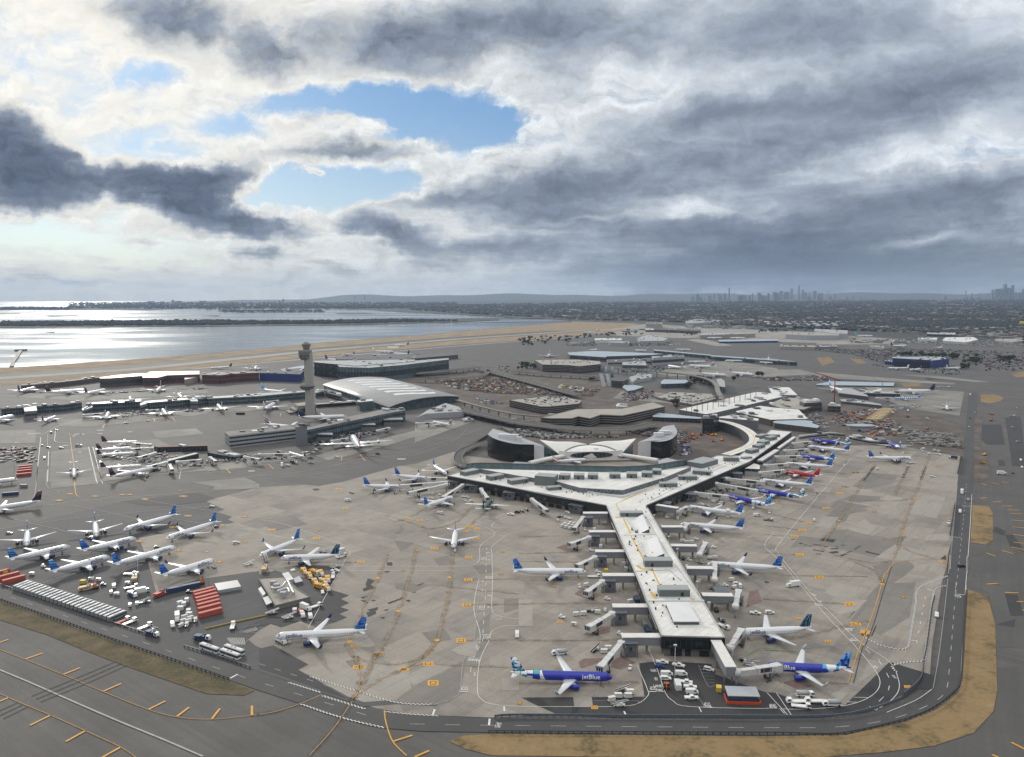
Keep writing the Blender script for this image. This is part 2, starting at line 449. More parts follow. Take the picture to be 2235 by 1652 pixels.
M_FAR = land_mat('far wooded suburbs',[(.016,.026,.026),(.024,.034,.032),(.035,.042,.04),(.06,.062,.06)],0.004)
M_MARSH = land_mat('salt marsh',[(.03,.034,.024),(.05,.052,.03),(.085,.08,.05)],0.006)
M_TAN = land_mat('dry sandy grass',[(.10,.075,.042),(.19,.14,.08),(.27,.20,.12),(.34,.27,.18)],0.02)
M_GRASS = land_mat('dry verge grass',[(.05,.045,.02),(.12,.088,.038),(.215,.145,.065),(.235,.16,.075),(.28,.195,.10)],0.055)
M_GRASSG = land_mat('greener verge grass',[(.036,.038,.016),(.068,.058,.026),(.115,.085,.045),(.165,.118,.066)],0.07)
M_DIRT = land_mat('construction dirt',[(.035,.03,.028),(.07,.057,.049),(.11,.09,.077),(.17,.145,.125)],0.035)
M_ASPH = asphalt_mat('taxiway asphalt',(.078,.073,.069),R_(-38),wear=.34)
M_ASPHR = asphalt_mat('worn taxiway asphalt',(.074,.071,.068),R_(59.5))
M_ROAD = asphalt_mat('road asphalt',(.062,.062,.065),R_(-30),wear=0.2)
M_ROADR = asphalt_mat('darker road asphalt',(.054,.053,.054),R_(59.5),wear=0.2)
M_DARK = asphalt_mat('fresh asphalt',(.030,.030,.032),ANG,wear=0.25)
M_YARD = asphalt_mat('yard asphalt',(.050,.050,.054),ANG,wear=0.35)
M_APRON = apron_mat('apron concrete',ANG,[(.180,.163,.144),(.222,.200,.174),(.254,.228,.196),(.29,.26,.222),(.236,.215,.189)])
M_CONC2 = apron_mat('far apron concrete',R_(-38),[(.145,.138,.126),(.195,.185,.168),(.245,.23,.205)],slab=9,seed=13)  # tones lowered: cloud shadow over the far ground put into the colour
M_PALE = apron_mat('new pale concrete',ANG,[(.262,.242,.212),(.292,.268,.234),(.318,.292,.255)],stain=0.2,seed=5)
M_GREYC = apron_mat('old grey concrete',ANG,[(.155,.142,.128),(.178,.163,.146),(.202,.184,.164)],seed=9)
M_RUN = apron_mat('runway concrete',R_(57),[(.205,.19,.17),(.26,.242,.215),(.30,.28,.25)],slab=12,stain=0.2)  # darkened as well, with cloud shadow put into its tones
M_WHITE = mat('white road paint',(.62,.62,.60),0.7,0.2,0.8)
M_DIMW = mat('worn white paint',(.33,.32,.31),0.8,0.3,0.8)
M_YEL = mat('yellow road paint',(.55,.28,.03),0.7,0.15,0.8)
M_DIMY = mat('worn yellow paint',(.30,.18,.055),0.8,0.3,0.6)
M_RUBBER = mat('black sealant',(.022,.022,.023),0.8,0.3,0.3)
M_REDST = mat('red staining',(.155,.105,.095),0.9,0.35,0.4)
# --- far water and land
far = 30000.0
mb = MB(); mb.sheet([(-30000,-600),(4000,-600),(4000,23600),(-30000,23600)],-2.0)
structure('water',mb,M_WATER)
shore = PL('W',(-1500,898),(-800,853),(0,803),(100,799),(200,790),(330,782),(420,774.5),(560,762),(700,747.5),(800,740),(900,733),(1070,716.5),(1180,707),(1246,701),(1246,699),(1213,696),(1132,694.5),(1090,691),(1000,686),(880,681),(792,675),(700,673.5),(480,673.5),(400,674),(330,676.5),(200,676.5),(133,676.5),(0,676.5),(-300,676.5),(-300,673),(0,672.2),(135,671),(150,668),(210,664.5),(255,660),(340,659),(450,658))
land = shore + [Vector((-9000,26500,0)),Vector((28000,26500,0)),Vector((28000,-700,0)),Vector((-2500,-700,0))]
mb = MB(); mb.sheet(land,0.0); structure('terrain',mb,M_FAR)
isl = PL('W',(-400,716),(0,714.5),(200,713.5),(420,712),(600,710.5),(792,708),(1000,702),(1090,698),(1090,695.5),(900,697),(792,699),(620,700),(560,699),(440,699.5),(310,702),(200,703),(130,703),(0,705.5),(-400,706))
mb = MB(); mb.sheet(isl,0.0)
for pts in ([(470,678.5),(500,676.5),(620,677),(710,679.5),(708,681),(540,681.5)],[(-60,684),(40,683.6),(50,684.6),(-60,686)],[(98,688.6),(170,688),(175,689.2),(110,690)],
   [(90,724),(120,723),(118,725.2)],[(730,683.3),(800,683),(820,684.5),(740,684.6)],[(40,699.6),(130,698.5),(150,700.6),(60,701.2)],[(440,689),(480,688),(478,689.6)]):
 mb.sheet(PL('W',*pts),0.0)
structure('marsh_island_land',mb,M_MARSH)
# --- airfield ground
mb = MB()
mb.sheet(PL('W',(-1200,855),(0,811),(420,779),(700,752),(900,737),(1180,711),(1280,706),(1380,704),(1500,714),(1700,722),(1900,735),(2235,752),(2900,800)) + [Vector((1500,900,0)),Vector((900,60,0)),Vector((-900,60,0)),Vector((-1500,900,0))],0.3)
structure('airfield_ground',mb,M_ASPH)
mb = MB()
mb.sheet(PL('W',(-800,848),(0,803.6),(200,791),(420,775.3),(560,762.6),(700,748.2),(900,733.5),(1070,717),(1180,707.6),(1246,701.5),(1300,703),(1395,706.5),(1370,714),(1290,722),(1200,722),(1000,735),(850,746),(700,758.5),(420,785),(200,803),(0,817),(-800,870)),0.45)
mb.sheet(PL('W',(-600,868),(0,833),(300,810),(500,789),(700,768.5),(1000,743),(1200,729),(1390,717),(1330,727),(1150,742),(1000,752),(700,777),(500,797),(300,818),(0,842),(-600,884)),0.45)
structure('sandy_grass_ground',mb,M_TAN)
mb = MB()
mb.ribbon(PL('W',(-900,873),(0,826),(300,806),(700,764.5),(1000,740),(1200,726.5),(1290,720.5)),58,0.6)
mb.ribbon(PL('W',(1285,734),(1190,741),(1050,751),(700,781),(420,806)),24,0.6)
structure('runway_surface',mb,M_RUN)
# construction dirt in the central loop and on the far side of the right-hand apron
mb = MB()
mb.sheet(PL('W',(880,812),(1060,800),(1180,812),(1300,820),(1420,850),(1560,880),(1470,905),(1420,935),(1300,945),(1150,930),(1020,895),(960,860),(900,840)),0.4)
mb.sheet(PL('W',(1060,985),(1075,935),(1240,925),(1420,930),(1500,905),(1610,940),(1650,985),(1560,1000),(1300,1015)),0.38)
mb.sheet(PL('M',(-120,1170),(100,800),(350,700),(800,790),(1290,850),(1590,950),(1580,1290),(1300,1250),(980,1190),(640,1170),(360,1170)),0.52)
mb.sheet(PL('M',(1700,870),(1800,830),(1780,1000),(1760,1150),(1850,1300),(1880,1480),(1790,1570),(1692,1560),(1700,1250)),0.52)
structure('dirt_ground',mb,M_DIRT)
# --- the big concrete apron round the near terminal
apron = PL('A',(1860,275),'B',(0,180),(390,158),(510,170),(725,133),(1190,0),'K',(20,1085),(420,960),(520,1000),'W',(1200,1015),(1600,1000),(1750,950),'M',(350,1165),(650,1172),(1000,1182),(1480,1235),(1560,1240),
  (1545,1300),'D',(1660,150),(1625,600),(1575,770),(1560,890),(1530,1000),(1440,1560),'H',(1425,860),(1075,752),(680,1140),(270,1090),(100,1020),(0,1012),
  'G',(1700,860),(1660,770),(1225,742),(1040,765),(1090,1055),(20,1060),(160,1130),(350,1207),'F',(2000,1233),(1600,1218),(1250,1195),(1000,1152),(770,1075),(335,820),(425,775),(120,610),(20,640),
  'E',(2200,612),(2140,560),(2235,480),'F',(100,425),(190,455),(350,400),'B',(510,1400),(590,1370),(660,1345),(755,1305),(690,1275),(775,1240),(700,1215),(775,1180),(705,1145),(775,1115),(600,1062),(720,862),(340,850),(0,932),
  'A',(2235,905),(1720,975),(1345,1085),(1280,840),(1200,620),(1500,560),(1900,510),(2020,485),(1965,460),(2000,435),(1870,395),(1935,375),(1780,300))
mb = MB(); mb.sheet(apron,0.42); structure('apron',mb,M_APRON)
mb = MB()   # the yard and other worn asphalt round the apron
mb.sheet(PL('A',(-300,640),(300,480),(1050,300),(1700,225),(1870,280),(1790,305),(1950,375),(1880,400),(2010,437),(1975,462),(2030,487),(1900,515),(1490,570),(1210,625),(1290,845),(1355,1085),(1720,985),(2235,915),'B',(340,860),(720,870),(610,1060),(785,1115),(785,1320),(200,1400),(0,1380),'E',(2235,490),(2150,565),(2210,605),'F',(20,632),(120,600),(435,775),(345,825),(790,1080),(540,1015),(0,830),'E',(1580,630),(1370,555),(700,333),(0,98),(-400,-20)),0.36)
structure('yard_ground',mb,M_YARD)
# fresh black asphalt
mb = MB()
mb.sheet(PL('B',(610,1062),(775,1115),(705,1145),(775,1180),(700,1215),(775,1240),(690,1275),(755,1305),(660,1345),(530,1330),(350,1335),(190,1390),(90,1360),(0,1378),(-200,1420),(0,1330),(330,1230),(480,1210)),0.47)
mb.sheet(PL('F',(0,640),(120,610),(425,775),(335,820),(770,1075),(560,1010),(380,940),(0,810)),0.47)
mb.sheet(PL('A',(1060,300),(1700,225),(1858,275),(1780,302),(1500,335),(1230,335)),0.47)
mb.sheet(PL('G',(35,1062),(470,1058),(1085,1054),(1040,765),(1220,745),(1660,772),(1700,862),'H',(0,1014),(100,1024),(270,1094),(676,1140),(1075,756),(1425,864),(1370,960),(1200,1065),(880,1185),(500,1232),(0,1238),'G',(1500,1235),(800,1232),(340,1210),(165,1130)),0.47)
mb.sheet(PL('H',(1440,860),(1380,870),(1290,985),(1440,990),(1470,900)),0.475)
structure('fresh_asphalt',mb,M_DARK)
# taxiway right of the road, darker strips
mb = MB()
mb.sheet(PL('D',(1795,0),(1800,240),(1940,345),(1970,640),(1900,700),(1790,700),(1765,1050),(1930,1090),(2000,1400),(2010,1564),(3600,1564),(2700,0)),0.36)
mb.sheet(PL('H',(2000,800),(2010,1000),(1980,1190),(1810,1370),(1460,1490),(1000,1564),(900,1900),(3900,1900),(3500,700)),0.36)
structure('taxiway_ground',mb,M_ASPHR)
mb = MB()
for q in ('D',[(1990,520),(2080,560),(2060,600),(1960,560)]),('D',[(2070,590),(2140,590),(2235,720),(2120,700)]),('M',[(2030,870),(2200,860),(2260,1400),(2110,1390)]),('M',[(1785,945),(1990,945),(2030,1160),(1830,1160),(1775,1100)]),('M',[(1955,1330),(2020,1330),(2035,1390),(1965,1390)]),('D',[(2070,1100),(2180,1110),(2235,1290),(2120,1290)]),('H',[(1990,430),(2160,380),(2150,450)]),('M',[(1150,440),(1290,430),(1400,455),(1200,465)]),('M',[(160,445),(520,440),(560,470),(200,475)]),('M',[(620,465),(760,455),(800,480),(640,482)]):
 mb.sheet(PL(q[0],*q[1]),0.41)
structure('taxiway_patches',mb,M_DARK)
# --- patches of older or newer concrete
def patches(name,m,z,rows):
 mb = MB()
 for i,(c,*pts) in enumerate(rows): mb.sheet(PL(c,*pts),z + 0.0023 * i)
 return structure(name,mb,m)
patches('pale_slabs',M_PALE,0.44,[
 ('D',(1310,225),(1560,262),(1480,450),(1240,400)),('D',(880,330),(990,355),(1040,250),(1200,270),(1130,340),(1150,400),(1000,420),(930,350)),('D',(620,1000),(865,1060),(690,1170),(510,1090)),
 ('D',(690,1170),(890,1150),(780,1250),(640,1280),(540,1220)),('D',(1120,675),(1310,715),(1560,770),(1230,810),(1120,810),(950,790)),('D',(720,545),(860,450),(920,500),(1055,525),(930,600),(800,570)),
 ('D',(1280,860),(1500,830),(1440,900),(1340,900)),('D',(800,190),(950,205),(890,225),(770,215)),('D',(640,290),(920,330),(900,345),(700,305)),('D',(1220,590),(1340,610),(1310,628),(1220,605)),('D',(1400,590),(1600,580),(1580,640),(1380,640)),
 ('H',(900,730),(1060,770),(860,900),(640,1100),(560,1040),(840,880)),('F',(340,820),(560,780),(800,700),(1280,740),(1310,980),(1180,1080),(900,1100),(760,1050)),('F',(500,640),(660,500),(930,520),(1010,620),(760,640)),
 ('B',(1350,670),(1440,650),(1690,640),(1700,700),(1480,710)),('B',(1080,430),(1180,410),(1330,440),(1180,480)),('F',(1270,870),(1480,770),(1660,800),(1330,960)),('F',(2000,350),(2095,340),(2095,395),(2005,395)),('F',(1985,710),(2095,700),(2090,800),(1985,790)),
 ('G',(470,1055),(630,1055),(640,1135),(480,1140)),('F',(2080,900),(2240,870),(2240,1000),(2100,1000)),('B',(1190,240),(1500,200),(1500,240),(1250,270)),('C',(0,1150),(120,1150),(120,1380),(0,1380)),('F',(1650,650),(1900,540),(1860,720),(1720,690)),
 ('D',(420,190),(580,180),(560,240),(430,250)),('D',(500,430),(640,440),(560,540),(430,520)),('D',(1350,1010),(1540,930),(1520,1010),(1420,1080)),
])
patches('grey_slabs',M_GREYC,0.435,[
 ('D',(600,545),(720,545),(1060,620),(1230,600),(1160,680),(960,790),(560,690),(220,700),(300,600),(480,620)),('D',(570,340),(640,290),(900,345),(830,370),(900,380),(620,430),(590,380)),('D',(930,860),(1060,830),(1240,820),(1300,860),(1200,950),(880,1150),(770,1250),(700,1330),(1000,1000)),
 ('D',(760,170),(900,50),(1150,80),(1100,150),(850,200)),('D',(560,320),(760,245),(1000,260),(990,290),(700,330)),('D',(1010,1010),(1300,1000),(1250,1300),(1000,1460),(740,1330),(880,1150)),('D',(590,380),(740,400),(690,480),(480,470)),
 ('B',(1160,1010),(1480,1020),(1330,1090),(1180,1060)),('B',(1500,800),(1620,770),(1700,840),(1550,860)),('F',(1400,500),(1600,470),(1660,560),(1480,590)),('F',(1270,960),(1560,860),(1790,720),(1730,1020),(1630,1100),(1250,1180),(1180,1080)),('B',(1840,860),(2000,850),(2010,920),(1900,930)),
 ('F',(2110,205),(2240,205),(2240,290),(2110,330)),('C',(0,1330),(120,1340),(120,1385),(0,1385)),('F',(1880,420),(1990,330),(1980,540),(1900,700),(1780,740),(1850,600)),('B',(0,470),(300,430),(420,500),(120,560)),('B',(1160,640),(1340,660),(1220,740)),
 ('A',(1290,850),(1500,840),(1700,960),(1370,1060)),('B',(80,880),(310,865),(480,960),(300,960)),('F',(740,745),(850,730),(900,800),(790,800)),
])
patches('black_patches',M_DARK,0.452,[
 ('D',(500,620),(615,632),(590,658),(470,640)),('D',(545,740),(625,730),(640,745),(585,755)),('D',(640,770),(700,752),(715,758),(668,776)),('D',(820,683),(836,685),(775,722),(764,718)),('D',(875,730),(1000,762),(985,768),(865,742)),('D',(295,662),(330,660),(325,670),(298,672)),
 ('D',(410,668),(490,680),(485,686),(415,676)),('D',(420,716),(510,735),(505,740),(415,722)),('D',(380,684),(410,686),(408,691),(378,690)),('D',(335,675),(368,678),(365,683),(332,681)),('D',(440,752),(490,757),(485,763),(438,758)),('D',(705,742),(750,728),(755,733),(712,748)),('D',(610,690),(632,691),(630,696),(608,695)),('D',(660,680),(692,677),(690,684),(658,686)),('D',(560,710),(640,705),(630,715),(575,718)),('D',(515,690),(545,692),(543,698),(512,696)),('D',(1510,800),(1560,765),(1565,808)),('D',(230,628),(262,630),(260,635),(228,633)),
 ('B',(935,968),(995,985),(960,1025),(1010,1048),(900,1082),(890,1060),(925,1040),(915,1022)),('B',(1098,830),(1145,828),(1148,858),(1102,858)),('B',(1070,908),(1130,902),(1105,920)),('B',(875,1130),(935,1120),(890,1145)),('B',(872,1160),(935,1180),(920,1158),(890,1155)),('B',(965,1158),(990,1150),(1005,1160),(975,1166)),
 ('B',(930,1240),(1025,1215),(1018,1240),(970,1260)),('B',(920,1262),(1000,1245),(1010,1272),(940,1302)),('B',(1100,1180),(1235,1133),(1240,1142),(1120,1190)),('B',(1360,1025),(1420,1005),(1415,1012),(1365,1035)),('B',(1305,1098),(1350,1083),(1345,1092)),('B',(1260,1158),(1290,1152),(1308,1162),(1285,1172)),('B',(1040,1305),(1085,1300),(1070,1318)),('B',(1070,1240),(1120,1232),(1095,1250)),('B',(455,195),(500,190),(525,200),(480,212)),
])
patches('red_stained_slabs',M_REDST,0.455,[
 ('G',(515,755),(560,725),(760,715),(690,760),(540,812)),('G',(800,740),(900,700),(1010,760),(880,820),(800,800)),('C',(480,1100),(560,1050),(700,1110),(640,1150),(540,1130)),('G',(560,520),(640,440),(790,450),(780,500),(640,530)),('C',(320,700),(420,670),(520,700),(430,740)),('C',(400,720),(470,700),(560,720),(490,745)),('H',(150,930),(250,910),(420,960),(300,1000)),('C',(1990,1080),(2060,1060),(2100,1170),(1960,1220)),
])
# other terminals' aprons
patches('far_apron',M_CONC2,0.42,[
 ('I',(555,1235),(950,1185),(1100,1564),(530,1564)),('A',(440,0),(800,0),(830,150),(440,190)),('I',(1640,1020),(2110,985),(2195,1045),(1690,1095)),('I',(-300,640),(2235,560),(2235,600),(900,690),(0,640)),('I',(600,900),(2235,780),(2235,830),(1200,950),(900,970),(650,960)),
 ('J',(0,820),(600,790),(900,720),(850,640),(0,760)),('J',(1160,1280),(1550,1180),(2235,1010),(2235,1080),(1700,1240),(1300,1330)),('J',(0,1400),(850,1240),(1090,1320),(400,1410),(0,1450)),('I',(1000,1190),(1700,1100),(2235,1400),(2235,1440),(1600,1500),(1110,1560)),
 ('L',(200,80),(700,60),(1100,80),(2120,120),(1500,150),(900,145),(500,140)),('N',(1400,690),(1830,650),(2235,720),(2235,790),(1500,780)),('O',(0,955),(300,950),(480,995),(0,1006)),('K',(0,600),(640,640),(560,660),(380,720),(0,860)),('A',(1640,140),(2110,95),(2215,140),(1935,190)),
 ('M',(520,540),(950,550),(1590,590),(1540,850),(980,770),(640,640)),('M',(0,380),(500,420),(1500,500),(1480,512),(0,440)),('M',(870,405),(1300,420),(1880,485),(1700,485)),('I',(0,1010),(390,1000),(380,1145),(0,1150)),('B',(-400,205),(0,190),(0,150),(-360,120)),
 ('L',(0,300),(-100,380),(560,440),(1000,400),(1000,350)),
])
patches('sun_painted_far_apron',M_RUN,0.40,[('O',(-300,700),(400,720),(900,735),(1400,720),(1000,680),(500,640),(0,660)),('N',(1440,470),(1560,460),(1850,520),(1700,525)),('M',(0,40),(800,50),(500,80),(0,80)),('W',(1300,716),(1420,707),(1560,716),(1800,726),(1700,735),(1480,738),(1330,732))])  # paler concrete sheets, sunlight on the far apron put into their colour
# --- perimeter road
r_in = PL('E',(-300,5),(0,98),(700,335),(1370,558),(1580,632),(2235,838),'F',(540,1022),(900,1145),(1100,1185),(1500,1218),(2000,1242)) + PL('H',(0,1262),(700,1246),(1050,1190),(1300,1085),(1450,980),(1482,860),(1500,700),(1545,320),'D',(1560,1000),(1590,760),(1625,600),(1660,150),(1690,0),'M',(1590,1200),(1612,950),(1640,600))
r_out = PL('E',(-300,130),(0,215),(1000,571),(2000,917),(2235,1000),'F',(360,1115),(720,1235),(1090,1326),(1400,1352),(2000,1362),'H',(0,1387),(700,1374),(1200,1258),(1450,1155),(1640,1010),(1688,900),(1712,500),(1735,180),'D',(1730,1100),(1768,600),(1785,240),(1795,0),'M',(1700,1300),(1720,880),(1742,600))
mb = MB(); mb.sheet(r_in + r_out[::-1],0.50); structure('perimeter_road',mb,M_ROADR)
mb = MB()   # the apron service road that runs out to the left
mb.sheet(PL('F',(-200,700),(0,735),(160,787),(440,870),(860,1005),(1180,1100),(1540,1125),(1520,1135),(1180,1118),(900,1140),(540,1018),(0,836),(-200,770)),0.46)
structure('service_road',mb,M_ROAD)
# --- grass
mb = MB()
mb.sheet(PL('E',(-300,130),(0,222),(1000,580),(2000,926),(2195,1000),(2100,1042),(1780,1027),(1500,932),(1080,788),(830,692),(400,517),(0,392),(-300,300)),0.46)
structure('grass_strip',mb,M_GRASSG)
mb = MB()
mb.sheet(PL('F',(1640,1440),(1750,1390),(2000,1376),'H',(0,1396),(700,1384),(1220,1270),(1480,1165),(1670,1020),(1705,900),(1725,600),(1750,130),(1920,180),(1985,420),(2005,1000),(1970,1180),(1800,1365),(1450,1480),(1000,1535),(500,1575),(0,1590),'F',(2000,1560),(1780,1505)),0.46)
mb.sheet(PL('D',(1790,335),(1930,342),(1965,400),(1968,640),(1900,678),(1772,655)),0.46)
mb.sheet(PL('M',(1765,622),(1900,620),(2015,650),(1990,690),(1860,720),(1770,700)),0.46)
mb.sheet(PL('M',(0,225),(140,215),(200,270),(60,310)),0.46); mb.sheet(PL('M',(360,230),(480,240),(540,280),(440,290)),0.46); mb.sheet(PL('M',(900,500),(1100,490),(1150,530),(950,540)),0.46); mb.sheet(PL('M',(2100,400),(2235,370),(2300,420),(2150,440)),0.46)
structure('grass_verge_strip',mb,M_GRASS)
# --- markings
mw,mdw,my,mdy,mk,mrub,mtrk = MB(),MB(),MB(),MB(),MB(),MB(),MB()
ZM = 0.54
def line(mb,w,c,*pts,smooth=True,z=ZM):
 q = PL(c,*pts); q = curve(q,6) if smooth and len(q) > 2 else q; mb.ribbon(q,w,z)
 if mb is mdy and c not in 'EMIA': mtrk.ribbon(q,3.4,.515 + .0006 * (len(mtrk.f) % 23))
def dashes(mb,w,on,off,c,*pts,z=ZM):
 q = PL(c,*pts); q = curve(q,8) if len(q) > 2 else q
 s = resample(q,1.0); i = 0
 while i + on < len(s): mb.ribbon(s[i:i + on + 1:max(1,on // 3)] if on > 3 else [s[i],s[i + on]],w,z); i += on + off
def zipper(w,c,*pts):
 q = resample(curve(PL(c,*pts),8),0.9)
 for i in range(len(q) - 1):
  d = (q[i + 1] - q[i]).normalized(); n = Vector((-d.y,d.x,0)) * w * 0.5 * (1 if i % 2 else -1)
  mw.ribbon([q[i] + n,q[i + 1] + n],w,ZM); mk.ribbon([q[i] - n,q[i + 1] - n],w,ZM)
# taxi lines on the left apron (yellow, one double)
line(mdy,.5,'B',(1670,740),(1655,900),(1635,1100),(1590,1300),(1545,1480),(1528,1510),'F',(1530,590),(1430,700),(1250,765),(1080,772),(900,745),(800,690),(765,620),(780,560),(850,420),'B',(905,1200),(990,1050),(1080,830),(1100,760))
line(mdy,.45,'B',(1355,680),(1340,800),(1290,980),(1220,1200),(1150,1390),(1060,1564),'F',(1060,640),(980,750),(900,930),(830,1050),(790,1110),(640,1330),(430,1564))
line(mdy,.45,'F',(1535,575),(1400,720),(1280,800),(1080,890),(950,970),(850,1040),(800,1090)); line(mdy,.45,'F',(815,700),(862,790),(870,900),(840,1010),(800,1090))
line(my,.5,'F',(1078,1170),(1090,1270),(1150,1440),(1270,1564)); line(mdy,.5,'F',(540,1035),(350,1115),(150,1180),(-20,1212))
line(mdy,.4,'B',(1235,510),(1225,545),(1190,580)); line(mdy,.4,'B',(1080,420),(1350,500),(1480,540),(1700,480),(1850,330)); line(mdy,.35,'B',(1430,360),(1300,440),(1150,480)); line(mdy,.35,'B',(1960,380),(1830,500),(1760,560))
line(mdy,.4,'B',(850,828),(730,832)); line(mdy,.3,'B',(1840,980),(2235,972),smooth=False); line(mdy,.3,'B',(1830,1195),(2235,1192),smooth=False); line(mdy,.3,'B',(1790,1505),(2235,1498),smooth=False); line(mdy,.3,'B',(1480,1020),(1800,1060),(2235,1100)); line(mdy,.3,'F',(1520,775),(2100,800),(2235,795)); line(mdy,.3,'F',(1290,795),(1430,770));
line(mdy,.3,'C',(0,608),(420,600),smooth=False); line(mdy,.3,'C',(0,755),(500,740),(620,745)); line(mdy,.3,'C',(0,985),(560,975),smooth=False); line(mdy,.3,'C',(0,1190),(520,1182),(800,1190)); line(mdy,.3,'C',(0,1508),(880,1500),smooth=False); line(mdy,.3,'G',(0,940),(1040,935),smooth=False); line(mdy,.3,'C',(0,820),(600,830),smooth=False)
# taxi lines on the right apron
line(my,.4,'H',(715,940),(800,680),(870,500),(960,250),(1030,0),'D',(1050,920),(1090,860),(1160,822),(1400,805),(1500,810)); line(mdy,.5,'D',(1110,805),(1160,670),(1200,500),(1290,270),(1390,0),'M',(1120,1540),(1220,1280))
line(mdy,.5,'D',(520,740),(490,705),(520,640),(640,470),(760,280),(850,130),(945,0),'M',(510,1550),(640,1370)); line(mdy,.4,'D',(1120,260),(1160,160),(1240,0),'M',(930,1520),(1010,1370)); line(mdy,.35,'D',(1165,675),(1240,730),(1400,780),(1500,808)); line(mdy,.35,'D',(760,825),(900,880),(990,940),(1010,1010)); line(mdy,.35,'D',(1290,275),(1100,300),(780,290)); line(mdy,.35,'D',(600,770),(900,830),(1100,820))
for q in [((-40,205),(620,235)),((0,310),(540,365)),((0,400),(380,490)),((0,510),(300,550)),((0,590),(240,605)),((0,745),(280,765)),((150,940),(440,950)),((-20,1145),(690,1190)),((200,1500),(740,1365)),((740,1365),(900,1335))]: line(mdy,.32,'D',*q,smooth=False)
line(mdy,.3,'D',(450,40),(640,60),(900,50)); line(mdy,.3,'D',(400,150),(660,180),(800,170)); line(mdy,.4,'H',(715,940),(560,935),(450,930)); line(mdy,.3,'D',(920,60),(1050,110),(1280,120))
# dark seam beside the right taxi line
line(mrub,.35,'D',(1095,860),(1020,1090),(950,1330),(870,1540),'H',(840,640),(765,940)); line(mrub,.5,'H',(960,440),(920,530)); line(mrub,.4,'H',(430,10),(880,15));
# white edges of apron service lanes
line(mw,.28,'B',(1900,1530),(1900,1430),(1850,1240),(1870,1070),(1898,960));
line(mw,.26,'B',(0,460),(250,510),(780,700)); line(mw,.26,'B',(0,578),(420,655),(740,722),(783,750),(720,850),(420,1400)); line(mdw,.26,'B',(0,280),(300,240),(650,240),(730,225)); line(mdw,.26,'B',(0,300),(300,262),(480,265),(700,310),(1050,365),(1260,420)); line(mdw,.22,'B',(790,215),(720,235),(700,265),(740,285))
line(mw,.26,'B',(1260,418),(1500,470),(1780,490),(1960,530),(2030,580),(1990,620),(1905,690),(1898,800),(1850,850),(1720,863),(1400,863),(720,863)); line(mw,.26,'B',(720,902),(1300,900),(1700,900)); line(mdw,.26,'B',(1700,900),(1830,905),(1890,940),(1898,1060),(1870,1300),(1850,1500),'F',(1848,620),(1760,740),(1732,980),(1680,1060),(1500,1125))
line(mw,.26,'B',(2235,562),(2140,590),(2010,690),(2005,760),(2010,1000),(2005,1230),(2060,1290),(2235,1320)); line(mw,.26,'B',(2235,1378),(2120,1378),(2010,1420),(1985,1500),'F',(1985,560),(1900,750),(1880,1000),(1920,1080),(2010,1120),(2235,1138),'G',(300,1140),(800,1140),(1010,1120),(1110,1050),(1110,990),(1020,780))
line(mw,.26,'B',(2235,385),(2060,470),(2010,500),(2030,530),(2235,535))
dashes(mw,.25,5,6,'B',(1960,700),(1955,860),(1950,1100),(1935,1300),(1925,1500),'F',(1920,580),(1840,740),(1815,900))
line(mw,.26,'G',(1120,640),(1200,830),(1260,1010),(1330,1090),(1480,1140),(2235,1160),'H',(400,1160),(700,1130),(900,1060),(990,960),(960,840),(800,640),(610,440),(440,250),(300,80),'D',(250,960),(120,810),(0,700)); line(mw,.26,'D',(80,570),(10,650),(0,690));
line(mw,.26,'D',(105,730),(190,850),(400,1100),(560,1260),(800,1500),'H',(1070,750),(1150,900),(1150,1010),(1060,1110),(960,1165)); line(mw,.26,'D',(105,730),(110,690),(300,450),(660,20),(700,-50),'M',(300,1400),(380,1310),(470,1290)); line(mdw,.24,'D',(0,450),(130,470),(165,500),(120,525),(0,520)); line(mdw,.24,'D',(0,555),(80,580)); line(mdw,.24,'D',(330,170),(430,190),(380,260),(200,430))
line(mdw,.24,'H',(320,640),(740,590),smooth=False); line(mdw,.24,'H',(420,715),(900,722),smooth=False); line(mdw,.2,'D',(-40,1270),(350,1270),(440,1230),(440,1200)); line(mdw,.2,'D',(340,1320),(480,1330),(590,1380)); line(mdw,.24,'D',(470,780),(700,860),(900,950),(1000,1010)); line(mdw,.24,'D',(700,860),(850,890),(950,885))
for q in [((620,440),(650,470)),((870,640),(910,680)),((980,730),(1005,780)),((1050,850),(1070,890)),((1075,960),(1065,1000)),((1025,1055),(985,1095)),((900,1138),(970,1175)),((770,1060),(895,1062)),((710,1100),(800,1103)),((0,1158),(130,1158)),((130,1158),(170,1200)),((20,1020),(200,1215)),((100,1020),(230,1215))]: line(mw,.26,'H',*q,smooth=False)
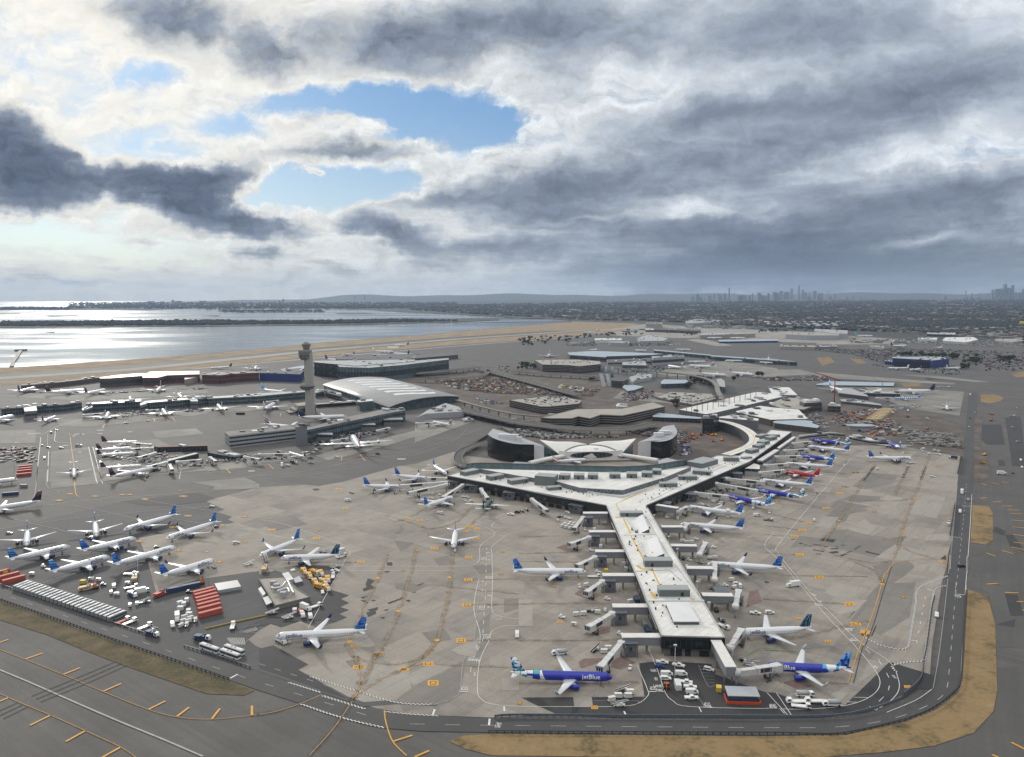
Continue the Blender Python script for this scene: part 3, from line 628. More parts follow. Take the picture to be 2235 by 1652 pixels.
# gate safety outlines
def outline(c,*pts): line(mdw,.16,c,*pts)
for c,a in [('C',[(335,640),(315,565),(420,555),(550,590)]),('C',[(290,760),(275,722),(390,720),(450,760),(300,785)]),('C',[(300,820),(290,780),(420,775),(450,800),(400,820),(300,822)]),('C',[(335,1195),(325,1128),(450,1128),(520,1160),(470,1190),(335,1197)]),('C',[(345,1270),(335,1207),(480,1205),(535,1240),(490,1275),(345,1275)]),('C',[(375,1480),(368,1425),(500,1430),(580,1470),(540,1500),(380,1505)]),('G',[(390,660),(385,590),(560,570),(605,610),(560,655),(400,665)]),('G',[(450,1055),(440,1020),(480,980),(600,960),(680,985),(660,1040),(560,1055),(450,1056)]),('H',[(145,905),(180,960),(260,985),(436,985),(400,930)]),('C',[(330,1000),(330,1020),(440,1020),(500,980),(440,930)]),('C',[(1770,680),(1750,680),(1640,690),(1650,710),(1760,720)]),('C',[(1770,740),(1700,730),(1640,745),(1700,775),(1780,775)]),('C',[(2070,1075),(1960,1070),(1935,1100),(1990,1130),(2085,1125)]),('C',[(2100,1150),(1960,1150),(1960,1180),(2020,1205),(2112,1205)]),('C',[(1780,940),(1840,970),(1910,955),(1920,920)]),('G',[(1985,600),(2020,640),(2090,625),(2195,610)]),('E',[(2235,435),(2130,445),(2070,490),(2100,500),(2235,500)]),('E',[(1955,550),(2000,600),(2090,615),(2140,560)])]: outline(c,*a)
for i in range(9):
 a = i / 9.0; mdw.ribbon([P('E',1965 + 150 * a,545 - 30 * a * 0),P('E',2005 + 120 * a,605)],.5,ZM)
 mdw.ribbon([P('E',2085 + 130 * a,488 - 40 * a),P('E',2130 + 100 * a,500 - 20 * a)],.35,ZM)
for i in range(8): line(mdw,.14,'G',(2060 + 40 * i,760 - 14 * i),(1990 + 24 * i,735 - 18 * i) if 0 else (2150 + 30 * i,700 - 4 * i),smooth=False)
# stop bars and words
for c,a,b in [('B',(1905,806),(1953,806)),('B',(1955,954),(2007,954)),('B',(1885,1240),(1945,1240)),('B',(1920,1456),(1988,1456)),('F',(1730,1010),(1803,1010)),('G',(1118,1010),(1185,1010)),('D',(430,1205),(505,1205)),('D',(700,1403),(765,1403)),('D',(740,1507),(802,1507)),('D',(1650,1103),(1728,1113)),('D',(1625,610),(1690,616)),('D',(1700,342),(1780,346)),('H',(1400,127),(1462,140)),('H',(1250,565),(1318,575)),('G',(1590,1144),(1668,1144)),('G',(2135,1155),(2240,1158)),('H',(0,1158),(130,1158)),('B',(2070,602),(2125,602))]:
 mw.ribbon(PL(c,a,b),.5,ZM)
def word(mb,t,c,a,b,h): ground_text(mb,t,P(c,*a),P(c,*b),h,ZM + .005)
for t,c,a,b,h in [('STOP','B',(1953,786),(1907,790),3),('STOP','B',(1957,976),(2005,976),3),('STOP','B',(1943,1210),(1888,1214),3.2),('STOP','B',(1927,1490),(1983,1490),3.4),('STOP','F',(1798,965),(1735,968),3.6),('STOP','G',(1178,965),(1122,968),3.2),('LANE','G',(1168,975),(1240,975),2.6),('FIRE','G',(1192,1012),(1250,1012),2.6),('MPH','G',(1180,815),(1135,815),3),('10','G',(1192,888),(1168,888),3),('STOP','G',(1645,1106),(1590,1106),3),('STOP','G',(2212,1118),(2150,1118),3),
     ('STOP','D',(490,1190),(432,1178),3),('STOP','D',(715,1428),(770,1422),3),('STOP','D',(790,1488),(728,1484),3),('STOP','D',(1660,1134),(1705,1136),4),('MPH','D',(460,1110),(418,1098),3),('10','D',(505,1170),(478,1160),3),('MPH','B',(1990,740),(1955,742),3),('10','B',(1988,802),(1970,802),3),('MPH','B',(1968,1130),(2000,1128),3),('10','B',(1985,1208),(1968,1208),3),('10','B',(1915,1002),(1932,1002),3),('MPH','B',(1942,1060),(1910,1060),3),('10','F',(1885,612),(1868,612),4),('MPH','F',(1842,715),(1800,715),4),('MPH','F',(1855,762),(1905,758),4),('10','F',(1868,842),(1850,842),4),('MPH','D',(1000,1740),(960,1720),3),('10','H',(1112,868),(1090,868),3.4),('STOP','H',(90,1125),(30,1125),3),('ONLY','F',(2090,1280),(2040,1276),4),('STOP','D',(120,625),(160,622),2.5)]:
 word(mw,t,c,a,b,h)
# yellow painted panels with dark lettering
def panel(c,pts,dark=None,dim=False):
 q = PL(c,*pts); (mdy if dim else my).sheet(q,ZM)
 if dark:
  a,b,d = q[3],q[2],q[0] - q[3]
  ground_text(mrub,dark,lerp(a,b,.12) + d * .2,lerp(a,b,.88) + d * .2,d.length * .6,ZM + .02)
 else:
  k = sum(q,Vector()) / len(q); mrub.sheet([k + (p - k) * .55 for p in q],ZM + .02); my.sheet([k + (p - k) * .42 for p in q],ZM + .04)
for c,x,y,w,h in [('B',1805,786,62,22),('B',1802,981,70,26),('B',1787,1196,76,30),('B',1740,1506,84,40),('B',1510,710,62,20),('B',1865,622,56,14),('B',1383,466,54,14),('B',1282,452,60,14),('B',1360,732,42,16),('B',1568,688,40,14),('B',1240,905,36,14),('B',1382,520,36,12),('B',745,365,48,12),('B',685,195,58,12),('B',2098,738,34,14),('B',2082,932,42,14),('F',1455,772,92,36),('F',1498,936,96,48),('F',822,622,56,20),('G',10,1110,44,30),('C',282,856,40,12),('C',305,1042,42,14),('C',355,1345,46,18),
     ('D',645,233,60,16),('D',530,362,58,16),('D',368,490,62,18),('D',322,552,70,20),('D',258,605,64,20),('D',302,765,70,24),('D',468,957,78,28),('D',730,1193,88,32),('D',785,1362,92,30),('D',545,1513,54,24),('D',1193,1130,48,18),('D',292,1315,56,16),('D',785,55,46,10),('D',688,172,46,10),('D',1197,174,30,8),('D',945,393,40,10),('D',18,1000,30,14),('D',1568,423,30,10),('D',1087,630,36,10),('D',105,302,44,10),('H',1230,968,56,24),('G',655,1147,60,30),('C',2020,615,24,8),('C',2140,1000,36,12),
     ('A',1250,283,56,14),('A',1580,258,66,14),('A',1620,428,66,16),('A',1490,525,62,16),('A',1920,508,50,20),('A',1205,647,66,20),('A',2110,436,58,16),('A',2110,654,50,16),('A',605,238,54,14),('A',510,294,62,16),('A',1055,246,56,12),('A',820,258,60,12),('A',1540,725,66,20),('A',1890,825,70,20),('A',1120,244,40,12),('A',1555,212,30,8),('M',420,1463,60,12),('M',1310,1402,60,12),('B',110,548,60,16),('B',495,620,60,18),('B',520,550,34,14),('B',878,826,66,16)]:
 dim = (c in 'A' or (c == 'D' and w < 50) or w < 45 or c == 'M')
 sk = 4 if c in 'DH' else -4 if c in 'AB' and x < 1000 else 0
 panel(c,[(x - w / 2 - sk,y - h / 2),(x + w / 2 - sk,y - h / 2),(x + w / 2 + sk,y + h / 2),(x - w / 2 + sk,y + h / 2)],None,dim)
panel('F',[(808,782),(905,780),(912,812),(805,818)],'OUTER'); panel('F',[(978,678),(1085,674),(1072,704),(962,708)],'HEAVY',True); panel('F',[(1225,795),(1305,815),(1260,842),(1198,822)],'INNER'); panel('H',[(912,489),(826,475),(818,508),(906,524)],'15')
panel('B',[(1795,508),(1850,512),(1845,532),(1785,528)]); panel('B',[(1855,532),(1912,530),(1905,546),(1850,548)]); panel('B',[(1765,552),(1815,555),(1800,568),(1752,564)])
for c,x,y in [('B',1020,965),('B',1200,1250),('F',1532,567),('F',780,578),('H',1010,80),('D',1195,562),('D',1290,275),('D',640,468),('B',1640,960),('D',1515,822)]:
 k = P(c,x,y); my.sheet([k + Vector((1.1 * cos(i * pi / 4),1.1 * sin(i * pi / 4),0)) * 1.4 for i in range(8)],ZM + .01)
# yellow shoulder bars on the taxiways
for c,a,b in [('E',(0,585),(72,560)),('E',(222,728),(368,678)),('E',(545,862),(692,804)),('E',(890,1008),(1045,940)),('E',(1283,1163),(1425,1092)),('E',(1522,1228),(1630,1146)),('E',(1828,1245),(1895,1158)),('E',(2172,1218),(2172,1132)),('E',(-10,1098),(75,1062)),('E',(258,1302),(440,1213)),('E',(568,1442),(738,1348)),('E',(880,1580),(1040,1490)),
    ('F',(1155,1440),(1318,1388)),('F',(1340,1575),(1465,1520)),('H',(2128,1450),(2260,1518)),('H',(1960,1555),(2060,1600)),('H',(1915,82),(2015,75)),('H',(2068,155),(2185,157)),('H',(2172,232),(2290,236)),('H',(2218,305),(2330,312))] + [('D',a,b) for a,b in [((1855,277),(1918,270)),((1965,310),(2038,306)),((2045,343),(2138,343)),((2098,376),(2200,380)),((2120,407),(2220,413)),((2130,465),(2235,472)),((2135,523),(2240,532)),((2140,590),(2250,600)),((2148,657),(2250,666)),((2122,698),(2240,718)),((2042,728),(2145,755)),((1910,750),(1990,776)),((1865,147),(1912,163)),((1960,142),(2022,158)),((2040,133),(2105,146)),((2235,1170),(2300,1176))]]:
 my.ribbon(PL(c,a,b),1.0,ZM)
line(mdy,.4,'E',(-100,610),(220,732),(550,865),(890,1010),(1280,1165),(1520,1228),(1700,1246),(1850,1248),(2050,1230),(2235,1210)); line(mdy,.4,'E',(-60,1000),(150,1095),(440,1215),(740,1350),(1040,1490),(1200,1600)); line(mdw,.8,'E',(-100,780),(0,822),(280,940),(620,1090),(1000,1255),(1400,1420),(1750,1570)); line(mdy,.3,'D',(2000,1010),(2235,1110),(2300,1140)); line(mdy,.3,'D',(1800,210),(2235,265)); line(mdy,.3,'D',(2140,752),(2235,725)); line(mdy,.3,'D',(1880,745),(1760,775)); line(mdy,.3,'D',(1740,930),(1840,950))
for d in (0,1,2):   # tyre tracks across the taxiway
 line(mrub,.5,'E',(1000 + 45 * d,748 + 18 * d),(640 + 45 * d,900 + 22 * d),(270 + 40 * d,1050 + 24 * d)); line(mrub,.5,'E',(150 + 45 * d,1105 + 18 * d),(-60 + 45 * d,1200 + 22 * d))
# road centre dashes and edges
dashes(mdw,.3,5,12,'E',(-50,150),(150,215),(700,405),(1340,620),(2100,885),'F',(1000,1238)); dashes(mdw,.3,6,8,'F',(1300,1290),(2000,1302),'H',(0,1322),(700,1310),(1150,1230),(1450,1105),(1560,1000),(1590,820),(1625,400),(1650,60),'D',(1640,1150),(1700,580),(1740,150)); dashes(mdw,.3,4,6,'F',(0,770),(600,965),(1190,1180) if 0 else (620,970))
dashes(mw,.3,4,9,'H',(1385,190),(1340,430),(1300,640)); line(mdw,.25,'H',(1450,985),(1500,700),(1550,300),(1582,0),'D',(1580,950),(1620,610),(1660,160)); line(mw,.28,'H',(1050,1190),(1300,1085),(1440,990)); line(mw,.3,'H',(1690,880),(1712,500),(1738,100),'D',(1728,1090),(1765,600),(1785,240))
zipper(.45,'F',(440,880),(860,1010),(1190,1105),(1500,1122)); zipper(.45,'F',(250,930),(540,1020)); zipper(.5,'F',(360,1118),(720,1238),(1090,1325)); zipper(.5,'F',(540,1045),(720,1100),(920,1162)); zipper(.4,'F',(1085,1182),(1300,1205),(1560,1220)); zipper(.55,'H',(1580,10),(1335,110),(1300,260),(1250,560),(1225,630),(1150,642),(1000,610),(860,540)); zipper(.55,'H',(1565,95),(1465,130),(1430,330),(1390,640),(1368,740),(1250,752),(1110,780),(1105,805),(1135,840)); zipper(.5,'D',(1600,770),(1592,890)); zipper(.5,'D',(1748,780),(1742,925))
line(mdy,.8,'D',(1575,765),(1560,885),smooth=False); mw.ribbon(PL('F',(1512,1165),(1495,1215)),.8,ZM); mw.ribbon(PL('F',(1985,1245),(1980,1300)),.8,ZM); mw.ribbon(PL('E',(1985,895),(2050,860)),.8,ZM); mw.ribbon(PL('G',(908,1180),(925,1215)),.7,ZM); mw.ribbon(PL('F',(2110,1140),(2112,1180)),.7,ZM); mw.ribbon(PL('G',(1555,1145),(1575,1188)),.4,ZM)
for k in range(6): line(mdw,.15,'G',(1555 + 25 * k * 0 + 14 * k,790 + 28 * k),(1690,795 + 28 * k),smooth=False)
line(mdw,.18,'G',(1550,780),(1630,958),(1690,955)); line(mdw,.18,'G',(1440,860),(1600,1140)); line(mdw,.18,'G',(640,1090),(1010,1090),(1015,1120))
# markings further off, left of the tower and at the other terminals
line(mw,.5,'I',(440,1080),(390,1564)); line(mw,.5,'I',(525,1235),(512,1564)); line(mw,.6,'I',(955,1185),(1040,1564)); line(mw,.6,'I',(1000,1185),(1098,1564)); dashes(mw,.4,3,3,'I',(515,1050),(512,1180)); line(mw,.5,'I',(330,1080),(440,1083)); line(mw,.5,'I',(600,990),(592,1080),(600,1130),(740,1138)); line(mw,.4,'I',(200,1060),(450,1050),(610,970),(850,900)); line(mw,.35,'I',(600,1040),(740,1040),(755,1090))
line(my,.5,'I',(755,1060),(770,1200),(800,1400)); line(my,.5,'A',(640,120),(655,240),(690,262)); line(mdy,.4,'A',(655,245),(600,275),(500,290)); line(mdw,.4,'A',(415,0),(420,190),(700,205)); line(mdw,.5,'A',(325,0),(300,240),(260,280)); line(mw,.5,'A',(805,0),(840,150)); line(mw,.5,'A',(840,0),(885,148)); line(mdw,.5,'A',(260,355),(700,300),(1200,260),(2235,185)); line(mdw,.4,'A',(430,335),(700,350),(1200,460)); line(mdw,.4,'A',(0,430),(740,600)); line(mdw,.4,'A',(1100,480),(1800,340),(2235,285)); line(mdw,.4,'A',(0,540),(800,430),(2235,310)); line(mdw,.4,'A',(1480,450),(2235,580)); line(mdw,.4,'A',(1240,290),(1870,395)); line(mdw,.4,'A',(360,1010),(700,905)); line(mdw,.4,'A',(1050,890),(1180,835)); line(mdw,.35,'A',(130,870),(400,790),(920,740)); line(mdw,.35,'A',(930,860),(1200,835)); line(mdw,.35,'A',(500,230),(560,215),(980,265)); line(mw,.4,'A',(1560,30),(1545,110)); line(mdw,.4,'A',(1700,20),(1990,60)); line(mdw,.5,'J',(0,1470),(850,1370),(2235,1270)); line(mdw,.5,'J',(0,1530),(1100,1440),(2235,1160)); line(mdw,.4,'B',(0,110),(500,60),(900,0)); line(mdw,.4,'K',(0,950),(500,790),(720,700)); line(mdw,.4,'K',(0,990),(400,850),(560,715)); line(mdw,.4,'K',(0,820),(90,855))
for a,b in [((205,1420),(250,1475)),((660,1375),(710,1425)),((1640,1260),(1700,1340)),((1450,1290),(1445,1340)),((140,800),(210,850)),((790,820),(785,860))]: my.ribbon(PL('J',a,b),.8,ZM)
for a,b in [((1655,870),(1670,915)),((1790,870),(1820,915)),((1855,870),(1890,910)),((1130,935),(1105,985))]: my.ribbon(PL('I',a,b),.9,ZM)
for x,y,w in [(340,1045,90),(410,1040,60),(835,1050,80),(885,1052,50),(1080,1045,50),(180,1138,40),(705,1172,70),(800,1070,40),(1080,1008,70),(1400,1025,50),(860,1245,40)]: mdw.sheet(PL('I',(x - w / 2,y - 5),(x + w / 2,y - 5),(x + w / 2,y + 5),(x - w / 2,y + 5)),ZM)
for x,y,w,h in [(2000,110,120,24),(475,1448,70,16),(2090,1318,90,16)]: mdw.sheet(PL('J',(x - w / 2,y - h / 2),(x + w / 2,y - h / 2),(x + w / 2,y + h / 2),(x - w / 2,y + h / 2)),ZM)
mgreen = MB(); line(mgreen,.5,'G',(1960,700),(2110,635),(2240,660),'H',(0,650),(200,662),(400,668))
tm = mat('tyre rubber film',(.04,.038,.036),.9); t_ = NT(tm.node_tree); pb_ = t_.n['Principled BSDF']; g_ = t_.node('ShaderNodeNewGeometry'); t_.l.new(t_.smooth(t_.noise(g_.outputs['Position'],.16,6,.7),.40,.78,0,.42),pb_.inputs['Alpha'])
structure('tyre_marks',mtrk,tm); structure('white_markings',mw,M_WHITE); structure('worn_white_markings',mdw,M_DIMW); structure('yellow_markings',my,M_YEL); structure('worn_yellow_markings',mdy,M_DIMY); structure('black_markings',mk,M_RUBBER); structure('dark_lines',mrub,M_RUBBER); structure('green_markings',mgreen,mat('green paint',(.12,.22,.08),.8,.3,.8))
# ================================================================ BUILDINGS
def hgt(c,x,yb,yt):
 """height of something that stands at (x, yb) and reaches up to (x, yt)"""
 b = P(c,x,yb,0.4)
 a,o,s = CROPS[c] if c != 'W' else (0,0,1)
 d = ray((a + x / s) * KP,(o + yt / s) * KP) if c != 'W' else ray(x,yt)
 t = sqrt(b.x ** 2 + b.y ** 2) / sqrt(d.x ** 2 + d.y ** 2)
 return CAM_H + d.z * t
def offset(pts,d):
 pts = [Vector((p[0],p[1])) for p in pts]; n = len(pts); out = []
 ccw = sum(a.x * b.y - b.x * a.y for a,b in zip(pts,pts[1:] + pts[:1])) > 0
 for i,p in enumerate(pts):
  a,b = (p - pts[i - 1]),(pts[(i + 1) % n] - p)
  if a.length < 1e-6: a = b
  if b.length < 1e-6: b = a
  a.normalize(); b.normalize()
  na,nb = Vector((a.y,-a.x)),Vector((b.y,-b.x))
  if not ccw: na,nb = -na,-nb
  m = (na + nb); k = m.length
  m = m / k if k > 1e-6 else na
  out.append(p + m * d / max(m.dot(na),0.35))
 return out
def strip(mb,pts,w,z0,z1,closed=False,m=0):
 """low wall along a line"""
 pts = [Vector((p[0],p[1])) for p in pts]; n = len(pts)
 L = []
 for i,p in enumerate(pts):
  a = pts[i - 1] if (i or closed) else p; b = pts[(i + 1) % n] if (i < n - 1 or closed) else p
  d = (b - a).normalized(); nn = Vector((-d.y,d.x)) * w / 2
  L.append([(p.x + nn.x,p.y + nn.y,z0),(p.x - nn.x,p.y - nn.y,z0),(p.x - nn.x,p.y - nn.y,z1),(p.x + nn.x,p.y + nn.y,z1)])
 if closed: L.append(L[0])
 return mb.rings(L,m,False,not closed)
W_ROOF = mat('white roof membrane',(.66,.655,.635),.8,.14,.05,stain=((.42,.38,.33),.035,.60))
W_WALL = mat('white painted wall',(.62,.63,.64),.7,.08,.1)
BLACKW = mat('black cladding',(.016,.017,.019),.45,.15,.2)
GREYW = mat('grey cladding',(.16,.17,.185),.6,.10,.1)
LGREY = mat('light grey cladding',(.34,.36,.385),.6,.10,.1)
DGREY = mat('dark grey metal',(.075,.08,.09),.55,.15,.2)
GGREEN = mat('grey green louvres',(.135,.155,.155),.6,.15,.3)
CONCW = mat('concrete wall',(.30,.285,.265),.85,.15,.08)
CONCD = mat('dirty concrete',(.20,.19,.18),.85,.2,.06)
CONCR = mat('concrete roof deck',(.31,.29,.255),.85,.18,.03)
GRAVEL = mat('gravel roof',(.21,.195,.18),.9,.2,.04)
DROOF = mat('dark roof',(.085,.085,.09),.8,.25,.05)
METROOF = mat('pale metal roof',(.36,.36,.35),.4,.10,.03)
BLUROOF = mat('blue grey metal roof',(.33,.39,.44),.45,.1,.05)
def glazing(name,col,bar,rough):
 m = mat(name,col,rough); t = NT(m.node_tree); g = t.node('ShaderNodeNewGeometry'); x,y,z = t.sep(g.outputs['Position']); s = t.math('FRACT',t.math('MULTIPLY',t.math('MULTIPLY_ADD',y,.83,x),.22)); w = t.node('ShaderNodeTexWhiteNoise',noise_dimensions='3D'); t.put(w.inputs['Vector'],t.vmath('FLOOR',t.vmath('DIVIDE',g.outputs['Position'],(4.5,4.5,3.6))))
 c = t.mix(t.math('MULTIPLY',w.outputs['Value'],.6),col,tuple(k * 2.6 + .01 for k in col)); t.l.new(t.mix(t.math('LESS_THAN',s,.16),c,bar),m.node_tree.nodes['Principled BSDF'].inputs['Base Color']); return m
GLASS = glazing('dark window glass',(.018,.024,.028),(.10,.105,.11),.12)
TEAL = glazing('teal glazing',(.045,.075,.088),(.17,.185,.19),.2)
STEEL = mat('weathered steel',(.085,.07,.065),.7,.3,.3)
RUST = mat('red primer steel',(.13,.035,.028),.75,.3,.3)
REDP = mat('faded red paint',(.38,.06,.045),.6,.2,.4)
NAVY = mat('deep blue cladding',(.012,.035,.16),.5,.12,.1)
YELP = mat('equipment yellow',(.62,.33,.02),.5,.15,.5)
WPAINT = mat('white vehicle paint',(.72,.72,.71),.35)
TYRE = mat('tyre rubber',(.018,.018,.018),.9)
CWHITE = mat('white tunnel panels',(.54,.54,.53),.55,.12,.5)
t_ = NT(W_ROOF.node_tree); g_ = t_.node('ShaderNodeNewGeometry'); mp_ = t_.node('ShaderNodeMapping'); mp_.inputs[2].default_value = (0,0,-ANG); t_.put(mp_.inputs[0],g_.outputs['Position']); br_ = t_.node('ShaderNodeTexBrick'); t_.put(br_.inputs['Vector'],mp_.outputs[0]); br_.inputs['Scale'].default_value = 1; br_.inputs['Brick Width'].default_value = 18; br_.inputs['Row Height'].default_value = 3.2; br_.inputs['Mortar Size'].default_value = .10
br_.inputs['Color1'].default_value = (1,1,1,1); br_.inputs['Color2'].default_value = (.90,.895,.88,1); br_.inputs['Mortar'].default_value = (.72,.71,.69,1); bs_ = t_.n['Principled BSDF'].inputs['Base Color']; t_.l.new(t_.mix(1.0,bs_.links[0].from_socket,br_.outputs['Color'],'MULTIPLY'),bs_)
def extrude_building(name,label,foot,z,wall,roof,cat='building',bands=(),glass=None,parapet=0.0,group=None,z0=0.3,parmat=None,units=False):
 """outline on the ground carried up to z; bands = (z from, z to) strips of windows set into thin frames"""
 zt = max(z) if hasattr(z,'__len__') else z
 c = sum((Vector((p[0],p[1],0)) for p in foot),Vector()) / len(foot)
 t = thing(name,label,cat,(c.x,c.y,z0),0,group)
 q = [Vector((p[0] - c.x,p[1] - c.y)) for p in foot]
 zz = [a - z0 for a in z] if hasattr(z,'__len__') else z - z0
 MB().prism(q,0,zz,0,top=False).build('wall',wall,t)
 m = MB(); m.prism(q,0,zz,0,top=True,bottom=False);
 r = MB(); pts = q
 if sum(a.x * b.y - b.x * a.y for a,b in zip(pts,pts[1:] + pts[:1])) < 0:
  pts = pts[::-1]; zz = zz[::-1] if hasattr(zz,'__len__') else zz
 zl = zz if hasattr(zz,'__len__') else [zz] * len(pts)
 tri = tessellate_polygon([[(p.x,p.y,0) for p in pts]])
 tri = [x if (pts[x[1]] - pts[x[0]]).cross(pts[x[2]] - pts[x[0]]) > 0 else x[::-1] for x in tri]
 r.add([(p.x,p.y,h) for p,h in zip(pts,zl)],tri); r.build('roof',roof,t)
 if parapet and not hasattr(zz,'__len__'):
  b = MB(); strip(b,offset(pts,0.02),0.5,zz - 0.5,zz + parapet,True); b.build('parapet',parmat or wall,t)
 if units and not hasattr(zz,'__len__'):
  rr = random.Random(len(label) * 7 + len(q)); xs = [p.x for p in q]; ys = [p.y for p in q]; n = 0; qi = [(p.x,p.y) for p in offset(q,-3)]
  ax,ay = (q[1] - q[0]).normalized(); ang = atan2(ay,ax); area = (max(xs) - min(xs)) * (max(ys) - min(ys))
  for _ in range(90):
   if n >= min(9,2 + area / 900): break
   x,y = rr.uniform(min(xs),max(xs)),rr.uniform(min(ys),max(ys)); r = False
   for (a,b),(c2,d2) in zip(qi,qi[1:] + qi[:1]):
    if (b > y) != (d2 > y) and x < (c2 - a) * (y - b) / (d2 - b) + a: r = not r
   if r:
    w,l,h = rr.uniform(1.5,4),rr.uniform(2,7),rr.uniform(1,2.8); n += 1
    MB().box(-l,l,-w,w,-.3,h,0,Matrix.Translation((x,y,zz)) @ Matrix.Rotation(ang,4,'Z')).build('rooftop_unit',rr.choice((LGREY,GREYW,DGREY,W_WALL)),t)
 for a,b_ in bands:
  b = MB(); strip(b,offset(pts,0.03),0.12,a,b_,True); b.build('window_band',glass or GLASS,t)
 return t
def bld(name,label,c,top,ref,wall,roof,**kw):
 """building from the outline of its roof (crop points) and one corner: ref = (x, y of its foot, y of its top)"""
 z = ref if not hasattr(ref,'__len__') else hgt(c,*ref)
 foot = [Vector((p.x,p.y)) for p in PL(c,*top,z=z)]
 nb = kw.pop('nb',0)
 if nb: kw['bands'] = [(z * (i + .35) / (nb + .2),z * (i + .78) / (nb + .2)) for i in range(nb)]
 return extrude_building(name,label,foot,z,wall,roof,**kw)
# ---------------------------------------------------------------- the near terminal
ZR = 10.5
foot = PL('K',(350,1215),'C',(755,335),'G',(1232,527),(1780,540),'C',(1100,335),'L',(1380,1060),(1825,742),(1600,722),(1480,825),(1260,1000),(1020,1000),(800,1095),(640,1120),(430,1150),(200,1170),(0,1172),'K',(1800,1165),(1450,1150),(1000,1140),(680,1132),(540,1160),z=ZR)
oc = Vector((120.0,470.0,0.4))
T5 = thing('airport_terminal','long Y shaped black walled terminal with a white flat roof on the near apron','terminal',oc)
loc = lambda pts: [Vector((p.x - oc.x,p.y - oc.y)) for p in pts]
F = loc(foot)
MB().prism(offset(F,-1.6),0,4.2,0).build('lower_wall',mat('terminal base wall',(.17,.165,.16),.8,.35,.09),T5)
MB().prism(F,4.2,ZR - .4,0,top=False).build('fascia',BLACKW,T5)
b = MB(); b.sheet(offset(F,-.1),ZR - .35); b.build('roof',W_ROOF,T5)
b = MB(); strip(b,offset(F,-.25),.6,ZR - .5,ZR + .15,True); b.build('parapet',mat('roof edge metal',(.40,.40,.39),.6),T5)
b = MB()
Fo = offset(F,.08)
for i,(p,q) in enumerate(zip(Fo,Fo[1:] + Fo[:1])):      # window strips between the piers of the black fascia
 L = (q - p).length
 if i in (0,1,4) and L > 30:
  d = (q - p) / L; s = 4.0
  while s + 9 < L:
   if (int(s) // 12 + i) % 3: b = MB(); strip(b,[p + d * s,p + d * (s + 8)],.1,5.2,7.2); b.build('window',GLASS,T5)
   s += 12
b = MB()
for i,(p,q) in enumerate(zip(F,F[1:] + F[:1])):
 if i in (0,1,2,3,4):
  p2,q2 = offset(F,-1.52)[i],offset(F,-1.52)[(i + 1) % len(F)]; L = (q2 - p2).length; d = (q2 - p2) / L; s = 3.0; rr = random.Random(i)
  while s + 6 < L:
   w = rr.uniform(2.5,5.5)
   b = MB(); strip(b,[p2 + d * s,p2 + d * (s + w)],.12,.02,rr.uniform(2.6,3.6)); b.build('service_door',mat('dark doorway',(.02,.02,.022),.8),T5); s += w + rr.uniform(1.2,5)
# glazed end wall
e0,e1 = F[2],F[3]; d = (e1 - e0); nn = Vector((d.y,-d.x)).normalized()
b = MB(); strip(b,[e0 + d * .05 + nn * .1,e0 + d * .90 + nn * .1],.12,4.9,8.7); w = b.build('end_window',mat('green black glass',(.012,.02,.02),.1),T5)
b = MB()
for k in range(11): x = .05 + .85 * k / 10; strip(b,[e0 + d * (x - .002) + nn * .2,e0 + d * (x + .002) + nn * .2],.1,4.9,8.7)
b.build('mullion',DGREY,w)
# raised hall roof
HP = PL('K',(690,1142),(1000,1148),(1450,1158),(1800,1172),'L',(0,1180),(430,1155),(740,1120),(440,1245),'C',(1240,100),(900,205),(530,185),(310,125),'K',(1500,1270),(1100,1215),z=14.0)
H = loc(HP)
MB().prism(H,ZR - .4,13.7,0,top=False).build('hall_wall',GREYW,T5)
b = MB(); b.sheet(H,13.72); b.build('hall_roof',W_ROOF,T5)
b = MB(); strip(b,offset(H,-.1),.5,13.4,13.95,True); b.build('hall_roof_edge',GREYW,T5)
b = MB()
for i in (8,9):
 p,q = offset(H,.1)[i],offset(H,.1)[i + 1]
 strip(b,[lerp(p,q,.05),lerp(p,q,.95)],.08,ZR + .5,13.1)
gl = b.build('clerestory_window',TEAL,T5)
b = MB()
for i in (8,9):
 p,q = offset(H,.25)[i],offset(H,.25)[i + 1]
 for k in range(16):
  u,v = lerp(p,q,.05 + .9 * k / 16),lerp(p,q,.05 + .9 * (k + 1) / 16)
  u,v = Vector((u.x,u.y,ZR + (.5 if k % 2 else 2.6))),Vector((v.x,v.y,ZR + (2.6 if k % 2 else .5)))
  b.tube([u,v],.12,4)
b.build('truss',LGREY,gl)
# gutter wall in front of the clerestory
G0 = loc(PL('C',(527,215),(895,268),(1105,200),z=ZR))
b = MB(); strip(b,G0,.7,ZR - .3,ZR + 1.1); b.build('roof_kerb',W_WALL,T5)
# curved glass screen along the road side
SC = PL('K',(556,1150),(700,1136),(1000,1143),(1300,1152),(1700,1167),(2100,1176),'L',(0,1178),(250,1166),(450,1144),(640,1112),(765,1096),z=ZR)
S = [Vector((p.x,p.y)) for p in curve([Vector((p.x - oc.x,p.y - oc.y,0)) for p in SC],4)]
b = MB(); strip(b,S,.5,ZR - .3,ZR + 4.4); gs = b.build('curved_glass_screen',mat('blue green screen',(.10,.155,.17),.25,.3,.15),T5)
b = MB(); strip(b,S,.9,ZR + 4.4,ZR + 5.2); b.build('coping',DGREY,gs)
b = MB()
for p in resample([Vector((p.x,p.y,0)) for p in S],6.0): b.box(p.x - .12,p.x + .12,p.y - .55,p.y - .3,ZR - .3,ZR + 4.4)
b.build('mullion',DGREY,gs)
